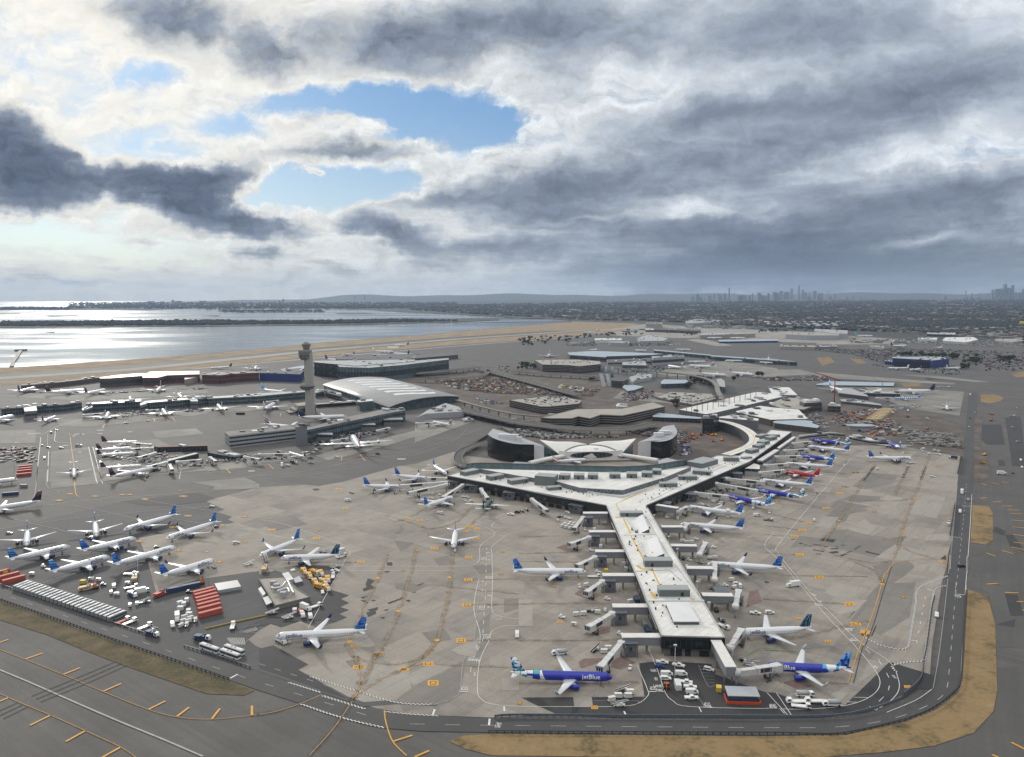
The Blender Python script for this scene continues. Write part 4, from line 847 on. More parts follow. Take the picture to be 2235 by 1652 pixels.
# rooftop plant boxes: front bottom corners on the roof, depth, height
def plant(c,a,b_,dep,h,z=ZR,m=GGREEN,door=.3):
 A_,B_ = P(c,*a,z),P(c,*b_,z); d = (B_ - A_); L = d.length; d.normalize(); n = Vector((-d.y,d.x,0))
 if n.y < 0: n = -n
 A_ = A_ - oc; ex = d * L; ey = n * dep
 mb = MB(); z = z - oc.z - .3
 lo = [A_,A_ + ex,A_ + ex + ey,A_ + ey]; lo = [(p.x,p.y,z) for p in lo]; hi = [(p[0],p[1],z + h) for p in lo]
 mb.hull8(lo,hi); o = mb.build('rooftop_unit',m,T5)
 r = MB(); c_ = A_ + ex / 2 + ey / 2
 r.hull8([(c_.x + (p[0] - c_.x) * 1.03,c_.y + (p[1] - c_.y) * 1.03,z + h) for p in lo],[(c_.x + (p[0] - c_.x) * 1.0,c_.y + (p[1] - c_.y) * 1.0,z + h + .35) for p in lo]); r.build('unit_roof',mat('unit roof',(.30,.32,.32),.7),o)
 k = MB(); k.hull8([(c_.x + (p[0] - c_.x) * 1.1,c_.y + (p[1] - c_.y) * 1.15,z) for p in lo],[(c_.x + (p[0] - c_.x) * 1.1,c_.y + (p[1] - c_.y) * 1.15,z + .6) for p in lo]); k.build('unit_kerb',W_WALL,o)
 if door is not None:
  q = A_ + ex * door; w = d * 1.5; f = -n * .06
  k = MB(); k.hull8([(x.x,x.y,z + .7) for x in (q + f,q + w + f,q + w,q)],[(x.x,x.y,z + .7 + min(2.2,h * .7)) for x in (q + f,q + w + f,q + w,q)]); k.build('unit_door',mat('dark doorway',(.02,.02,.022),.8),o)
for c,a,b_,dep,h,dr in [('C',(878,435),(1075,435),6,3.4,.25),('C',(1088,868),(1328,868),7,4.2,.22),('C',(1213,1125),(1477,1125),7,4.2,.7),('C',(1223,180),(1370,178),6,3.6,.2),('C',(1383,117),(1540,118),6,3.6,.2),('C',(1498,65),(1650,78),6,3.6,.8),('C',(258,210),(375,200),6,3,.8),('K',(545,1222),(692,1192),8,4,None),('K',(820,1272),(965,1247),8,4,.3),('K',(1045,1318),(1225,1292),8,4,.8),('K',(1290,1318),(1500,1335),12,8.5,None),
 ('L',(860,1140),(1030,1090),16,5,None),('L',(1095,1062),(1260,1065),6,4,None),('L',(1390,982),(1475,962),7,4,.4),('L',(1465,932),(1540,912),7,4,.4),('L',(1515,892),(1590,872),7,4,.4),('L',(1595,842),(1668,824),7,4,.4),('L',(1492,822),(1565,804),7,4,.4),('L',(1565,800),(1700,800),4,3,None),('L',(1310,1040),(1400,1030),5,2,None)]:
 plant(c,a,b_,dep,h,door=dr)
for a,b_ in [((345,112),(435,116)),((475,112),(565,114)),((595,110),(680,113)),((785,105),(878,106)),((930,100),(1022,103)),((1060,92),(1150,96)),((1150,70),(1225,74))]: plant('C',a,b_,9,4.2,14.0,GGREEN,.35)
# sunken skylight wells: a dark cheek on the left, a tall white leaf on the right
for k,(a,b_,c_,d_) in enumerate([((930,455),(1065,440),(1122,570),(1000,570)),((1025,640),(1185,632),(1250,785),(1080,785))]):
 q = loc(PL('C',a,b_,c_,d_,z=ZR)); z = ZR - oc.z; mb = MB()
 lean = (q[1] - q[0]).normalized()
 mb.add([(q[0].x,q[0].y,z),(q[3].x,q[3].y,z),(q[3].x,q[3].y,z + 1.9),(q[0].x,q[0].y,z + 1.9),(q[0].x + lean.x * .4,q[0].y,z),(q[3].x + lean.x * .4,q[3].y,z),(q[3].x + lean.x * .4,q[3].y,z + 1.9),(q[0].x + lean.x * .4,q[0].y,z + 1.9)],[(0,1,2,3),(7,6,5,4),(0,4,5,1),(3,2,6,7),(1,5,6,2),(0,3,7,4)])
 sk = mb.build('skylight',W_WALL,T5); mb = MB()
 m0,m1 = lerp(q[0],q[1],.45),lerp(q[3],q[2],.45)
 mb.add([(m0.x,m0.y,z),(m1.x,m1.y,z),(q[2].x,q[2].y,z + 2.6),(q[1].x,q[1].y,z + 2.6),(q[1].x + .4,q[1].y,z + 2.6),(q[2].x + .4,q[2].y,z + 2.6),(q[2].x + .4,q[2].y,z),(q[1].x + .4,q[1].y,z)],[(0,1,2,3),(3,2,5,4),(4,5,6,7)])
 mb.build('skylight_leaf',W_WALL,sk); mb = MB()
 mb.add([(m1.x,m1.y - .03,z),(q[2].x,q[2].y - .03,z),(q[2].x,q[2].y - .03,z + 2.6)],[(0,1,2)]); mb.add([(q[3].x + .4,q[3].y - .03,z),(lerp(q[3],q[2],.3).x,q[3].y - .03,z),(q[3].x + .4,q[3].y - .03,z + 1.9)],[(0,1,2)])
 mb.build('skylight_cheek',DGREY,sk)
q = loc(PL('C',(1268,1195),(1455,1195),(1556,1362),(1340,1362),z=ZR)); z = ZR - oc.z
mb = MB(); mb.prism(q,z - .4,z + 1.5,0); o = mb.build('roof_light',DGREY,T5); MB().prism(offset(q,.25),z + 1.5,z + 1.85,0).build('roof_light_cover',W_WALL,o)
mb = MB(); strip(mb,loc(PL('C',(1112,1160),(1600,1160),z=ZR)),1.0,z - .4,z + .7); mb.build('roof_step',W_WALL,T5)
# yellow walkways on the roof and small roof clutter
mb = MB()
zy = ZR - oc.z + .02 + .1
def rl(w,*pts,c='C'):
 q = loc(PL(c,*pts,z=ZR)); MB().ribbon(q,w,zy).build('roof_walkway',mat('roof walkway yellow',(.58,.36,.03),.8),T5)
rl(.7,(1170,185),(1000,250),(838,318),(868,380)); rl(1.0,(905,450),(965,575)); rl(.9,(970,600),(1080,800)); rl(.8,(1150,885),(1215,1020)); rl(2.4,(835,435),(875,440)); rl(2.0,(1020,850),(1060,880),(1150,885)); rl(1.5,(1140,1080),(1185,1140)); rl(1.8,(1480,1140),(1520,1140)); rl(.6,(0,1480),(380,1310),c='L'); rl(.5,(960,1135),(1130,1070),c='L')
for i,(c,pts) in enumerate([('C',[(800,480),(1000,900),(1190,1400)]),('C',[(1090,420),(1300,780),(1560,1120)]),('K',[(420,1220),(900,1310),(1500,1440),(2000,1520)]),('L',[(300,1480),(800,1240),(1330,1010)]),('C',[(1010,900),(1300,890),(1400,980)]),('K',[(800,1180),(1400,1230),(2100,1260)]),('C',[(1130,600),(1200,640)]),('C',[(905,590),(1180,585)])]):
 q = [p - oc for p in PL(c,*pts,z=ZR + .15)]; MB().tube(q,.13 if i % 2 else .2,5).build('roof_pipe',LGREY,T5)
mb = MB(); rr = random.Random(3)
for i in range(150):
 if i < 60: p = P('C',*(lambda t: (lerp(790,1240,t) + rr.uniform(20,330) * (1 - .1 * t),lerp(350,1420,t)))(rr.random()),ZR)
 elif i < 105: p = P('K',*(lambda t: (lerp(400,2050,t),lerp(1190,1480,t) - rr.uniform(0,60)))(rr.random()),ZR)
 else: p = P('L',*(lambda t: (lerp(250,1350,t) - rr.uniform(20,220),lerp(1500,1050,t)))(rr.random()),ZR)
 p -= oc; s = rr.uniform(.15,.5); h = rr.uniform(.3,1.3); mb.box(p.x - s,p.x + s,p.y - s,p.y + s,zy - .15,zy + h)
o = mb.build('roof_vents',DGREY,T5); o['kind'] = 'stuff'
# ---------------------------------------------------------------- boarding bridges
def boxbetween(mb,a,b,w,h,m=0,taper=None):
 """box girder from a to b (centre of its floor), w wide, h high"""
 d = Vector((b.x - a.x,b.y - a.y,0)); n = Vector((-d.y,d.x,0)).normalized() * w / 2; up = Vector((0,0,h))
 w2 = n if taper is None else n * taper
 vs = [a - n,a + n,a + n + up,a - n + up,b - w2,b + w2,b + w2 + up,b - w2 + up]
 return mb.add(vs,[(0,1,2,3),(7,6,5,4),(0,4,5,1),(3,2,6,7),(1,5,6,2),(0,3,7,4)],m)
M_FIX = mat('grey bridge cladding',(.215,.225,.245),.6,.08,.4); M_FIXR = mat('pale bridge roof',(.62,.61,.59),.8,.12,.3)
M_CAN = mat('slate canopy metal',(.105,.118,.138),.5,.12,.4); M_AD = mat('dark advert panel',(.035,.037,.045),.5); M_CABG = mat('cab window',(.02,.02,.02),.2)
def tunnel(t,a,b,za,zb,cab_dir=None,w=2.5):
 """telescoping boarding tunnel from a to the cab at b: two sleeves, advert panels, wheel column, steps, cab"""
 a = Vector((a.x,a.y,za)); b = Vector((b.x,b.y,zb)); m = lerp(a,b,.45)
 d = (b - a).normalized(); dn = Vector((d.x,d.y,0)).normalized(); n = Vector((-dn.y,dn.x,0))
 mb = MB(); boxbetween(mb,a,m + d * .5,w,2.5); tn = mb.build('tunnel',CWHITE,t)
 mb = MB(); boxbetween(mb,m - Vector((0,0,.12)),b,w + .35,2.8); ou = mb.build('outer_tunnel',CWHITE,t)
 mb = MB()
 L = (b - m).length
 for s in (-1,1):
  e = n * s * (w / 2 + .2); p,q = lerp(m,b,.2) + e,lerp(m,b,.72) + e
  boxbetween(mb,p + Vector((0,0,.55)),q + Vector((0,0,.55)),.08,1.9)
 mb.build('advert_panel',M_AD,ou)
 mb = MB()
 for k in range(4):
  p = lerp(m,b,.05 + .3 * k); mb.box(-.12,.12,-(w / 2 + .3),w / 2 + .22,0,2.78,0,Matrix.Translation(p) @ Matrix.Rotation(atan2(dn.y,dn.x),4,'Z'))
 mb.build('tunnel_rib',LGREY,ou)
 # rotunda
 mb = MB(); mb.cyl(a.x,a.y,za - .2,za + 2.7,1.8,12); mb.build('rotunda',CWHITE,t)
 mb = MB(); mb.cyl(a.x,a.y,.1,za - .2,.55,10); mb.build('column',LGREY,t)
 # wheel bogie
 c = lerp(m,b,.62); mb = MB(); zc = c.z
 for s in (-1,1):
  p = c + n * s * 1.7; mb.box(-.22,.22,-.22,.22,.6 - 0,zc,0,Matrix.Translation((p.x,p.y,0)) @ Matrix.Rotation(atan2(dn.y,dn.x),4,'Z'))
 mb.box(-.4,.4,-2.1,2.1,.5,1.1,0,Matrix.Translation((c.x,c.y,0)) @ Matrix.Rotation(atan2(dn.y,dn.x),4,'Z'))
 bo = mb.build('wheel_column',DGREY,t)
 mb = MB()
 for s in (-1,1):
  p = c + n * s * 1.5; mb.rings([[Vector((p.x,p.y,.75)) + n * k + dn * (.65 * cos(2 * pi * i / 10)) + Vector((0,0,.65 * sin(2 * pi * i / 10))) for i in range(10)] for k in (-.35,.35)],0)
 mb.build('wheel',TYRE,bo)
 # cab
 cd = cab_dir or dn; cn = Vector((-cd.y,cd.x,0)); rot = Matrix.Rotation(atan2(cd.y,cd.x),4,'Z'); bx = Matrix.Translation((b.x,b.y,zb)) @ rot
 mb = MB(); mb.box(-1.8,2.0,-1.75,1.75,-.3,2.9,0,bx); mb.box(1.9,2.9,-1.6,1.6,-.1,2.7,0,bx); cb = mb.build('cab',CWHITE,t)
 mb = MB()
 for s in (-1.1,0,1.1): MB().box(2.88,2.93,s - .4,s + .4,.9,2.2,0,bx).build('cab_window',M_CABG,cb)
 mb = MB(); mb.box(2.85,3.5,-1.7,1.7,2.55,3.05,0,bx); mb.build('hood',M_CAN,cb)
 # service steps
 p0 = b - cn * 2.3 - cd * 1.0; mb = MB()
 for k in range(10):
  f = k / 9; q = p0 - cd * (5.2 * (1 - f)); mb.box(-.35,.35,-.5,.5,.2 + (zb - .3) * f,.32 + (zb - .3) * f,0,Matrix.Translation((q.x,q.y,0)) @ rot)
 for s in (-.55,.55): mb.tube([Vector((p0.x - cd.x * 5.2,p0.y - cd.y * 5.2,1.1)) + cn * s,Vector((p0.x,p0.y,zb + .9)) + cn * s],.06,4)
 mb.build('steps',DGREY,t)
def bridge(label,fixed=None,tun=None,zf=4.6,hf=3.9,canopy=None,zb=3.3,cab=None,group='boarding bridges',fz=None):
 """fixed = (crop, a, b): roof line from the building out; tun = (crop, a, b) tunnel roof from the rotunda to the cab"""
 if fixed: A_,B_ = P(fixed[0],*fixed[1],zf + hf),P(fixed[0],*fixed[2],zf + hf)
 T0 = P(tun[0],*tun[1],zf + 2.9) if tun else None; T1 = P(tun[0],*tun[2],zb + 3.0) if tun else None
 o = (B_ if fixed else T0).copy(); o.z = .4
 t = thing('jet_bridge',label,'jet bridge',o,0,group)
 z = lambda v,h: Vector((v.x - o.x,v.y - o.y,h))
 if fixed:
  a,b_ = z(A_,zf),z(B_,zf); mb = MB(); boxbetween(mb,a,b_,4.4,hf); fx = mb.build('fixed_walkway',M_FIX,t)
  mb = MB(); boxbetween(mb,lerp(a,b_,-.0) + Vector((0,0,hf)),b_ + Vector((0,0,hf)),4.9,.3); mb.build('walkway_roof',M_FIXR,fx)
  for f in (.35,.85):
   p = lerp(a,b_,f)
   for s in (-1.6,1.6):
    d = (b_ - a).normalized(); n = Vector((-d.y,d.x,0)); q = p + n * s; MB().box(q.x - .3,q.x + .3,q.y - .3,q.y + .3,.05,zf).build('pier',CONCD,t)
 if tun: tunnel(t,z(T0,0),z(T1,0),zf,zb,cab)
 return t
def shelter(label,c,a,b_,dep=7.0,h=7.4,group='slate grey stair shelters'):
 """slate roof on posts over a stair and lift enclosure beside a gate; a, b = front roof edge"""
 A_,B_ = P(c,*a,h),P(c,*b_,h); d = B_ - A_; L = d.length; d.normalize(); n = Vector((-d.y,d.x,0))
 if n.y < 0: n = -n
 t = thing('stair_shelter',label,'shelter',(A_.x,A_.y,.4),atan2(d.y,d.x),group)
 mb = MB(); mb.hull8([(-.3,-.3,h - .6),(L + .3,-.3,h - .6),(L + .3,dep,h - .2),(-.3,dep,h - .2)],[(-.3,-.3,h - .35),(L + .3,-.3,h - .35),(L + .3,dep,h + .1),(-.3,dep,h + .1)]); mb.build('roof',M_CAN,t)
 mb = MB()
 for x in (.2,L - .2):
  for y in (.1,dep - .4): MB().box(x - .15,x + .15,y - .15,y + .15,.05,h - .45).build('post',DGREY,t)
 mb = MB(); mb.box(L * .12,L * .88,.4,dep - .6,.05,2.6); mb.build('base',M_CAN,t)
 mb = MB(); mb.box(L * .3,L * .95,1.2,dep - .8,2.6,h - .9); mb.build('enclosure',GREYW,t)
 mb = MB(); mb.box(L * .42,L * .62,1.1,1.18,2.9,4.6); mb.build('opening',GLASS,t)
 return t
LB = [('northernmost left-hand boarding bridge, over a row of covered baggage carts',(768,402),(555,402),(555,432),(485,520),(562,440),(642,440)),
 ('second left-hand boarding bridge, its white tunnel pointing at bare concrete',(835,562),(605,562),(605,600),(462,655),(612,600),(700,602)),
 ('third left-hand boarding bridge, just behind the nose of the broadside white airliner',(910,732),(660,732),(655,772),(525,838),(668,776),(760,778)),
 ('fourth left-hand boarding bridge, just in front of the broadside white airliner',(998,937),(722,937),(720,980),(600,1068),(730,985),(838,987)),
 ('fifth left-hand boarding bridge, beside a white baggage tug and loose carts',(1113,1205),(808,1205),(805,1255),(622,1365),(818,1262),(935,1262))]
for lab,fa,fb,ta,tb,s0,s1 in LB:
 bridge(lab,('C',fa,fb),('C',ta,tb)); shelter('slate roofed stair shelter under the ' + lab.split(',')[0].replace('boarding bridge','boarding bridge'),'C',s0,s1)
bridge('boarding bridge reaching over to the blue airliner in the lower middle',('G',(1225,527),(887,527)),('G',(885,570),(718,770))); shelter('slate roofed stair shelter nearest the blue airliner in the lower middle','G',(905,588),(1030,588))
RB = [('right-hand boarding bridge nearest the fork of the terminal',('C',(1190,332),(1375,360)),('C',(1370,372),(1448,345)),('C',(1215,312),(1300,322))),
 ('second right-hand boarding bridge with a short tunnel at a white nose',('C',(1228,520),(1415,520)),('C',(1428,525),(1456,488)),None),
 ('right-hand boarding bridge parked empty, its tunnel turned away',('C',(1310,682),(1535,684)),('C',(1560,745),(1612,655)),None),
 ('right-hand boarding bridge docked at the nose of the white airliner with a mosaic fin',('C',(1445,875),(1675,878)),('C',(1690,960),(1692,825)),None),
 ('right-hand boarding bridge standing empty beside two white cars',('C',(1580,1108),(1845,1112)),('C',(1870,1190),(1895,1068)),('C',(1700,1080),(1812,1080)))]
for lab,f,tn,sh in RB:
 bridge(lab,f,tn,zb=3.6)
 if sh: shelter('slate roofed stair shelter beside the ' + lab,sh[0],sh[1],sh[2])
bridge('long grey elbow bridge at the near right corner of the terminal',('G',(1700,568),(1830,800)),('G',(1880,815),(2215,772)),hf=4.4)
bridge('white boarding tunnel docked at the navy finned airliner',None,('G',(1825,605),(1915,470)),zb=3.6)
for lab,tn in [('white boarding tunnel to the dark blue airliner farthest up the right arm',('L',(1838,858),(2020,845))),('white boarding tunnel to the second airliner from the far end of the right arm',('L',(1748,935),(1985,925))),('white boarding tunnel to the blue airliner with white dots on its tail',('L',(1655,1000),(1905,998))),
    ('white boarding tunnel to the white airliner just beyond the red one',('L',(1540,1092),(1760,1085))),('white boarding tunnel docked at the red airliner',('L',(1488,1172),(1728,1150))),('white boarding tunnel to the white airliner just nearer than the red one',('L',(1125,1235),(1505,1275))),('white boarding tunnel to the blue airliner with a teal block tail',('L',(1020,1288),(1435,1365))),('white boarding tunnel to the blue airliner with big round dots near the fork',('L',(795,1388),(1110,1425)))]:
 bridge(lab,None,tn)
for lab,tn in [('uppermost white boarding tunnel at the left arm tip, ending at a white airliner',('B',(1612,92),(1465,92))),('long white boarding tunnel at the left arm, second from its tip',('B',(1610,125),(1240,155))),('long white boarding tunnel with dark adverts, third from the left arm tip',('B',(1610,145),(1305,215))),('white boarding tunnel slanting down to the striped fin airliner by the left arm',('B',(1750,150),(1590,255))),('white boarding tunnel pointing at the dark green airliner',('B',(1912,185),(1962,262))),('white boarding tunnel parked empty between the green airliner and the fork',('C',(115,272),(235,365)))]:
 bridge(lab,None,tn)
for c,a,b_,w in [('B',(1615,128),(1725,132),'at the tip of the left arm'),('B',(1775,160),(1885,165),'beside the dark green airliner'),('B',(2100,222),(2205,228),'between the green airliner and the empty tunnel'),('C',(428,325),(545,345),'just left of the fork'),('L',(675,1410),(790,1420),'just right of the fork'),('L',(1060,1240),(1165,1245),'half way along the right arm'),('L',(1185,1190),(1295,1195),'nearer the red airliner'),('C',(1440,228),(1530,232),'behind the blue dotted airliner')]:
 shelter('slate roofed stair shelter %s' % w,c,a,b_,6,7)
# glazed gate buildings against the right arm
for lab,c,pts,ref in [('tall narrow grey gate block, the farther of two on the right arm','L',[(1665,910),(1690,920),(1870,795),(1840,790)],(1690,975,920)),('tall narrow grey gate block, the nearer of two on the right arm','L',[(1450,1045),(1510,1050),(1690,935),(1640,928)],(1510,1075,1050)),('low grey elbow link at the foot of the right arm gate blocks','L',[(1320,1135),(1480,1142),(1480,1100),(1420,1080)],(1480,1190,1142))]:
 bld('gate_block',lab,c,pts,9.0 if 'low' not in lab else 7.5,LGREY,M_FIXR,cat='gate building',bands=[(4.6,7.2)],glass=GLASS)
# lamp posts along the roof edge of the concourse and on the car park
def lamp_post(label,p,h,arms=1):
 t = thing('lamp_post',label,'lamp post',p,0,'apron lamp posts')
 mb = MB(); mb.tube([(0,0,0),(0,0,h)],[.16,.09],6); mb.build('pole',W_WALL,t)
 mb = MB(); mb.box(-.7,.7,-.35,.35,h,h + .55); mb.build('lamp',W_WALL,t)
for i,(x,y,yt) in enumerate([(1168,470,405),(1228,560,498),(1294,660,600),(1368,770,714),(1448,915,845),(1538,1060,985),(1640,1245,1158),(1760,1450,1365)]):
 p = P('C',x,y,9.5); lamp_post('white lamp post along the right edge of the concourse roof, number %d from its far end' % (i + 1) if 0 else ['white roof edge lamp post beside the first gate past the fork','white roof edge lamp post beside the second white airliner','white roof edge lamp post level with the first skylight well','white roof edge lamp post level with the second skylight well','white roof edge lamp post beside the gate of the mosaic finned airliner','white roof edge lamp post level with a long plant box','white roof edge lamp post over the white car and pick-up','white roof edge lamp post at the near right corner of the roof'][i],(p.x,p.y,0.4),13.5)
p = P('G',1345,905,.4); lamp_post('tall white lamp mast in the middle of the staff car park',p,hgt('G',1345,905,612))
p = P('G',1842,770,.4); lamp_post('tall white lamp mast beside the grey elbow bridge',p,hgt('G',1842,800,630))
# ================================================================ AIRLINERS
def obj_nodes(name,rough=0.3):
 m = bpy.data.materials.new(name); m.use_nodes = True
 t = NT(m.node_tree); b = t.n['Principled BSDF']; b.inputs['Roughness'].default_value = rough
 tc = t.node('ShaderNodeTexCoord')
 return m,t,b,tc.outputs['Object']
def skin_mat(name,body,kind=None,R=2.0,L=44.5,tail=None,winrow=True,belly=None):
 """fuselage paint: row of cabin windows, belly colour and tail pattern"""
 if name in MATS: return MATS[name]
 m,t,b,p = obj_nodes(name,.28)
 x,y,z = t.sep(p); zc = 1.75 + R
 c = body
 if belly: c = t.mix(t.math('LESS_THAN',z,zc - R * .45),c,belly)
 if kind:
  if kind == 'blocks':
   vo = t.node('ShaderNodeTexVoronoi',distance='CHEBYCHEV',feature='F1'); t.put(vo.inputs['Vector'],t.comb(t.math('MULTIPLY',x,1.0),3.0,z)); vo.inputs['Scale'].default_value = .36; vo.inputs['Randomness'].default_value = .45
   pat = t.ramp(t.sep(vo.outputs['Color'])[0],[(0,(.72,.74,.76)),(.3,(.02,.42,.42)),(.52,(.012,.03,.34)),(.68,(.75,.77,.8)),(.86,(.05,.32,.62))],'CONSTANT')
   pat = t.mix(t.math('GREATER_THAN',vo.outputs['Distance'],.46),pat,body)
  elif kind == 'dots':
   vo = t.node('ShaderNodeTexVoronoi'); t.put(vo.inputs['Vector'],t.comb(x,0.0,z)); vo.inputs['Scale'].default_value = .24; vo.inputs['Randomness'].default_value = .8
   pat = t.mix(t.math('LESS_THAN',vo.outputs['Distance'],.52),(.07,.38,.72),t.ramp(t.sep(vo.outputs['Color'])[1],[(0,(.75,.77,.8)),(.55,(.012,.03,.34))],'CONSTANT'))
  elif kind == 'rings':
   w = t.math('FRACT',t.math('MULTIPLY',x,.33)); pat = t.mix(t.math('GREATER_THAN',w,.5),(.70,.72,.74),(.03,.17,.55))
  else:
   pat = tail
  lim = {'rings': L,'blocks': -L * .125,'dots': -L * .10}.get(kind,-L * .36)
  f = t.math('LESS_THAN',t.math('ADD',x,t.math('MULTIPLY',z,.0 if kind == 'rings' else .5)),lim)
  c = t.mix(f,c,pat)
 if winrow:
  f = t.math('LESS_THAN',t.math('ABSOLUTE',t.math('SUBTRACT',z,zc + R * .22)),.18)
  f = t.math('MULTIPLY',f,t.math('LESS_THAN',t.math('FRACT',t.math('MULTIPLY',x,1.15)),.45))
  f = t.math('MULTIPLY',f,t.math('LESS_THAN',t.math('ABSOLUTE',t.math('ADD',x,L * .03)),L * .35))
  c = t.mix(t.math('MULTIPLY',f,.8),c,(.05,.055,.07))
  for dx in (.395,.05,-.34):   # doors
   f = t.math('MULTIPLY',t.math('LESS_THAN',t.math('ABSOLUTE',t.math('SUBTRACT',t.math('ABSOLUTE',t.math('SUBTRACT',x,L * dx)),.5)),.07),t.math('LESS_THAN',t.math('ABSOLUTE',t.math('SUBTRACT',z,zc + .1)),.95))
   c = t.mix(t.math('MULTIPLY',f,.45),c,(.18,.19,.21))
 if isinstance(c,tuple): c = (*c,1); b.inputs['Base Color'].default_value = c
 else: t.l.new(c,b.inputs['Base Color'])
 MATS[name] = m
 return m
def fin_mat(name,kind,cols):
 if name in MATS: return MATS[name]
 m,t,b,p = obj_nodes(name,.35)
 x,y,z = t.sep(p)
 if kind == 'plain': c = cols[0]
 elif kind == 'stripes':
  n = t.noise(t.comb(x,0.0,z),.45,2,.5); w = t.math('FRACT',t.math('ADD',t.math('MULTIPLY',t.math('ADD',z,t.math('MULTIPLY',x,.25)),.62),t.math('MULTIPLY',n,.9)))
  c = t.ramp(w,[(0,cols[0]),(.45,cols[1]),(.8,cols[2])],'CONSTANT')
 elif kind == 'mosaic':
  vo = t.node('ShaderNodeTexVoronoi'); t.put(vo.inputs['Vector'],t.comb(x,0.0,t.math('MULTIPLY',z,1.3))); vo.inputs['Scale'].default_value = .75
  c = t.ramp(t.sep(vo.outputs['Color'])[0],[(0,cols[0]),(.35,cols[1]),(.65,cols[2])],'CONSTANT')
 elif kind == 'ticks':
  w = t.node('ShaderNodeTexWhiteNoise',noise_dimensions='3D'); t.put(w.inputs['Vector'],t.vmath('FLOOR',t.vmath('DIVIDE',t.comb(x,.5,z),(.35,1,1.1))))
  c = t.ramp(w.outputs['Value'],[(0,cols[0]),(.72,cols[1]),(.9,cols[2])],'CONSTANT')
 elif kind == 'bands':
  c = t.ramp(t.math('FRACT',t.math('MULTIPLY',t.math('ADD',z,t.math('MULTIPLY',x,.5)),.3)),[(0,cols[0]),(.33,cols[1]),(.66,cols[2])],'CONSTANT')
 if isinstance(c,tuple): b.inputs['Base Color'].default_value = (*c,1)
 else: t.l.new(c,b.inputs['Base Color'])
 MATS[name] = m
 return m
P_WHITE = (.70,.715,.735); P_BLUE = (.014,.028,.36)
M_WING = mat('wing grey white paint',(.60,.62,.64),.35); M_COCK = mat('cockpit glass',(.015,.016,.02),.1); M_INTK = mat('engine intake',(.03,.03,.035),.5); M_LIP = mat('intake lip metal',(.45,.46,.48),.3,metal=.6); M_GEAR = mat('landing gear',(.25,.25,.26),.6)
TYPES = {  # length, fuselage radius, span, fin height, wing root station, engine station y, engine radius
 'A321': (44.5,2.0,35.8,6.0,.12,5.75,1.2),'A320': (37.6,2.0,35.8,6.0,.11,5.75,1.2),'A220': (37.6,1.8,35.1,6.2,.11,5.6,1.25),'B737': (41,1.95,35.8,6.8,.11,4.9,1.05),'B757': (47.3,1.95,38.0,7.2,.11,6.5,1.25),
 'MD': (38,1.65,30.0,4.6,.0,0,1.0),'CRJ': (36,1.4,25,4.2,-.02,0,.8),'WB': (63,2.9,61.0,9.5,.12,9.8,1.75),'A380': (72.7,3.75,79.8,14.0,.12,14.5,1.9),'CON': (35,1.75,37.5,4.0,.12,5.0,.75)}
def subdivide(vs,fs,k):
 """split triangles so that lettering can follow a round body"""
 vs = list(vs); fs = [(f[0],f[i],f[i + 1]) for f in fs for i in range(1,len(f) - 1)]
 for _ in range(k):
  mid = {}; out = []
  def m(a,b):
   e = (min(a,b),max(a,b))
   if e not in mid: mid[e] = len(vs); vs.append((vs[a] + vs[b]) / 2)
   return mid[e]
  for a,b,c in fs: x,y,z = m(a,b),m(b,c),m(c,a); out += [(a,x,z),(x,b,y),(z,y,c),(x,y,z)]
  fs = out
 return vs,fs
def foil(cx,y,z,ch,th,vert=False):
 """closed ring of a thin wing section, leading edge at cx"""
 pr = [(0,0),(.12,.5),(.4,.6),(.75,.3),(1,0),(.75,-.22),(.4,-.4),(.12,-.4)]
 if vert: return [(cx - ch * a,b * th,z) for a,b in pr]
 return [(cx - ch * a,y,z + b * th) for a,b in pr]
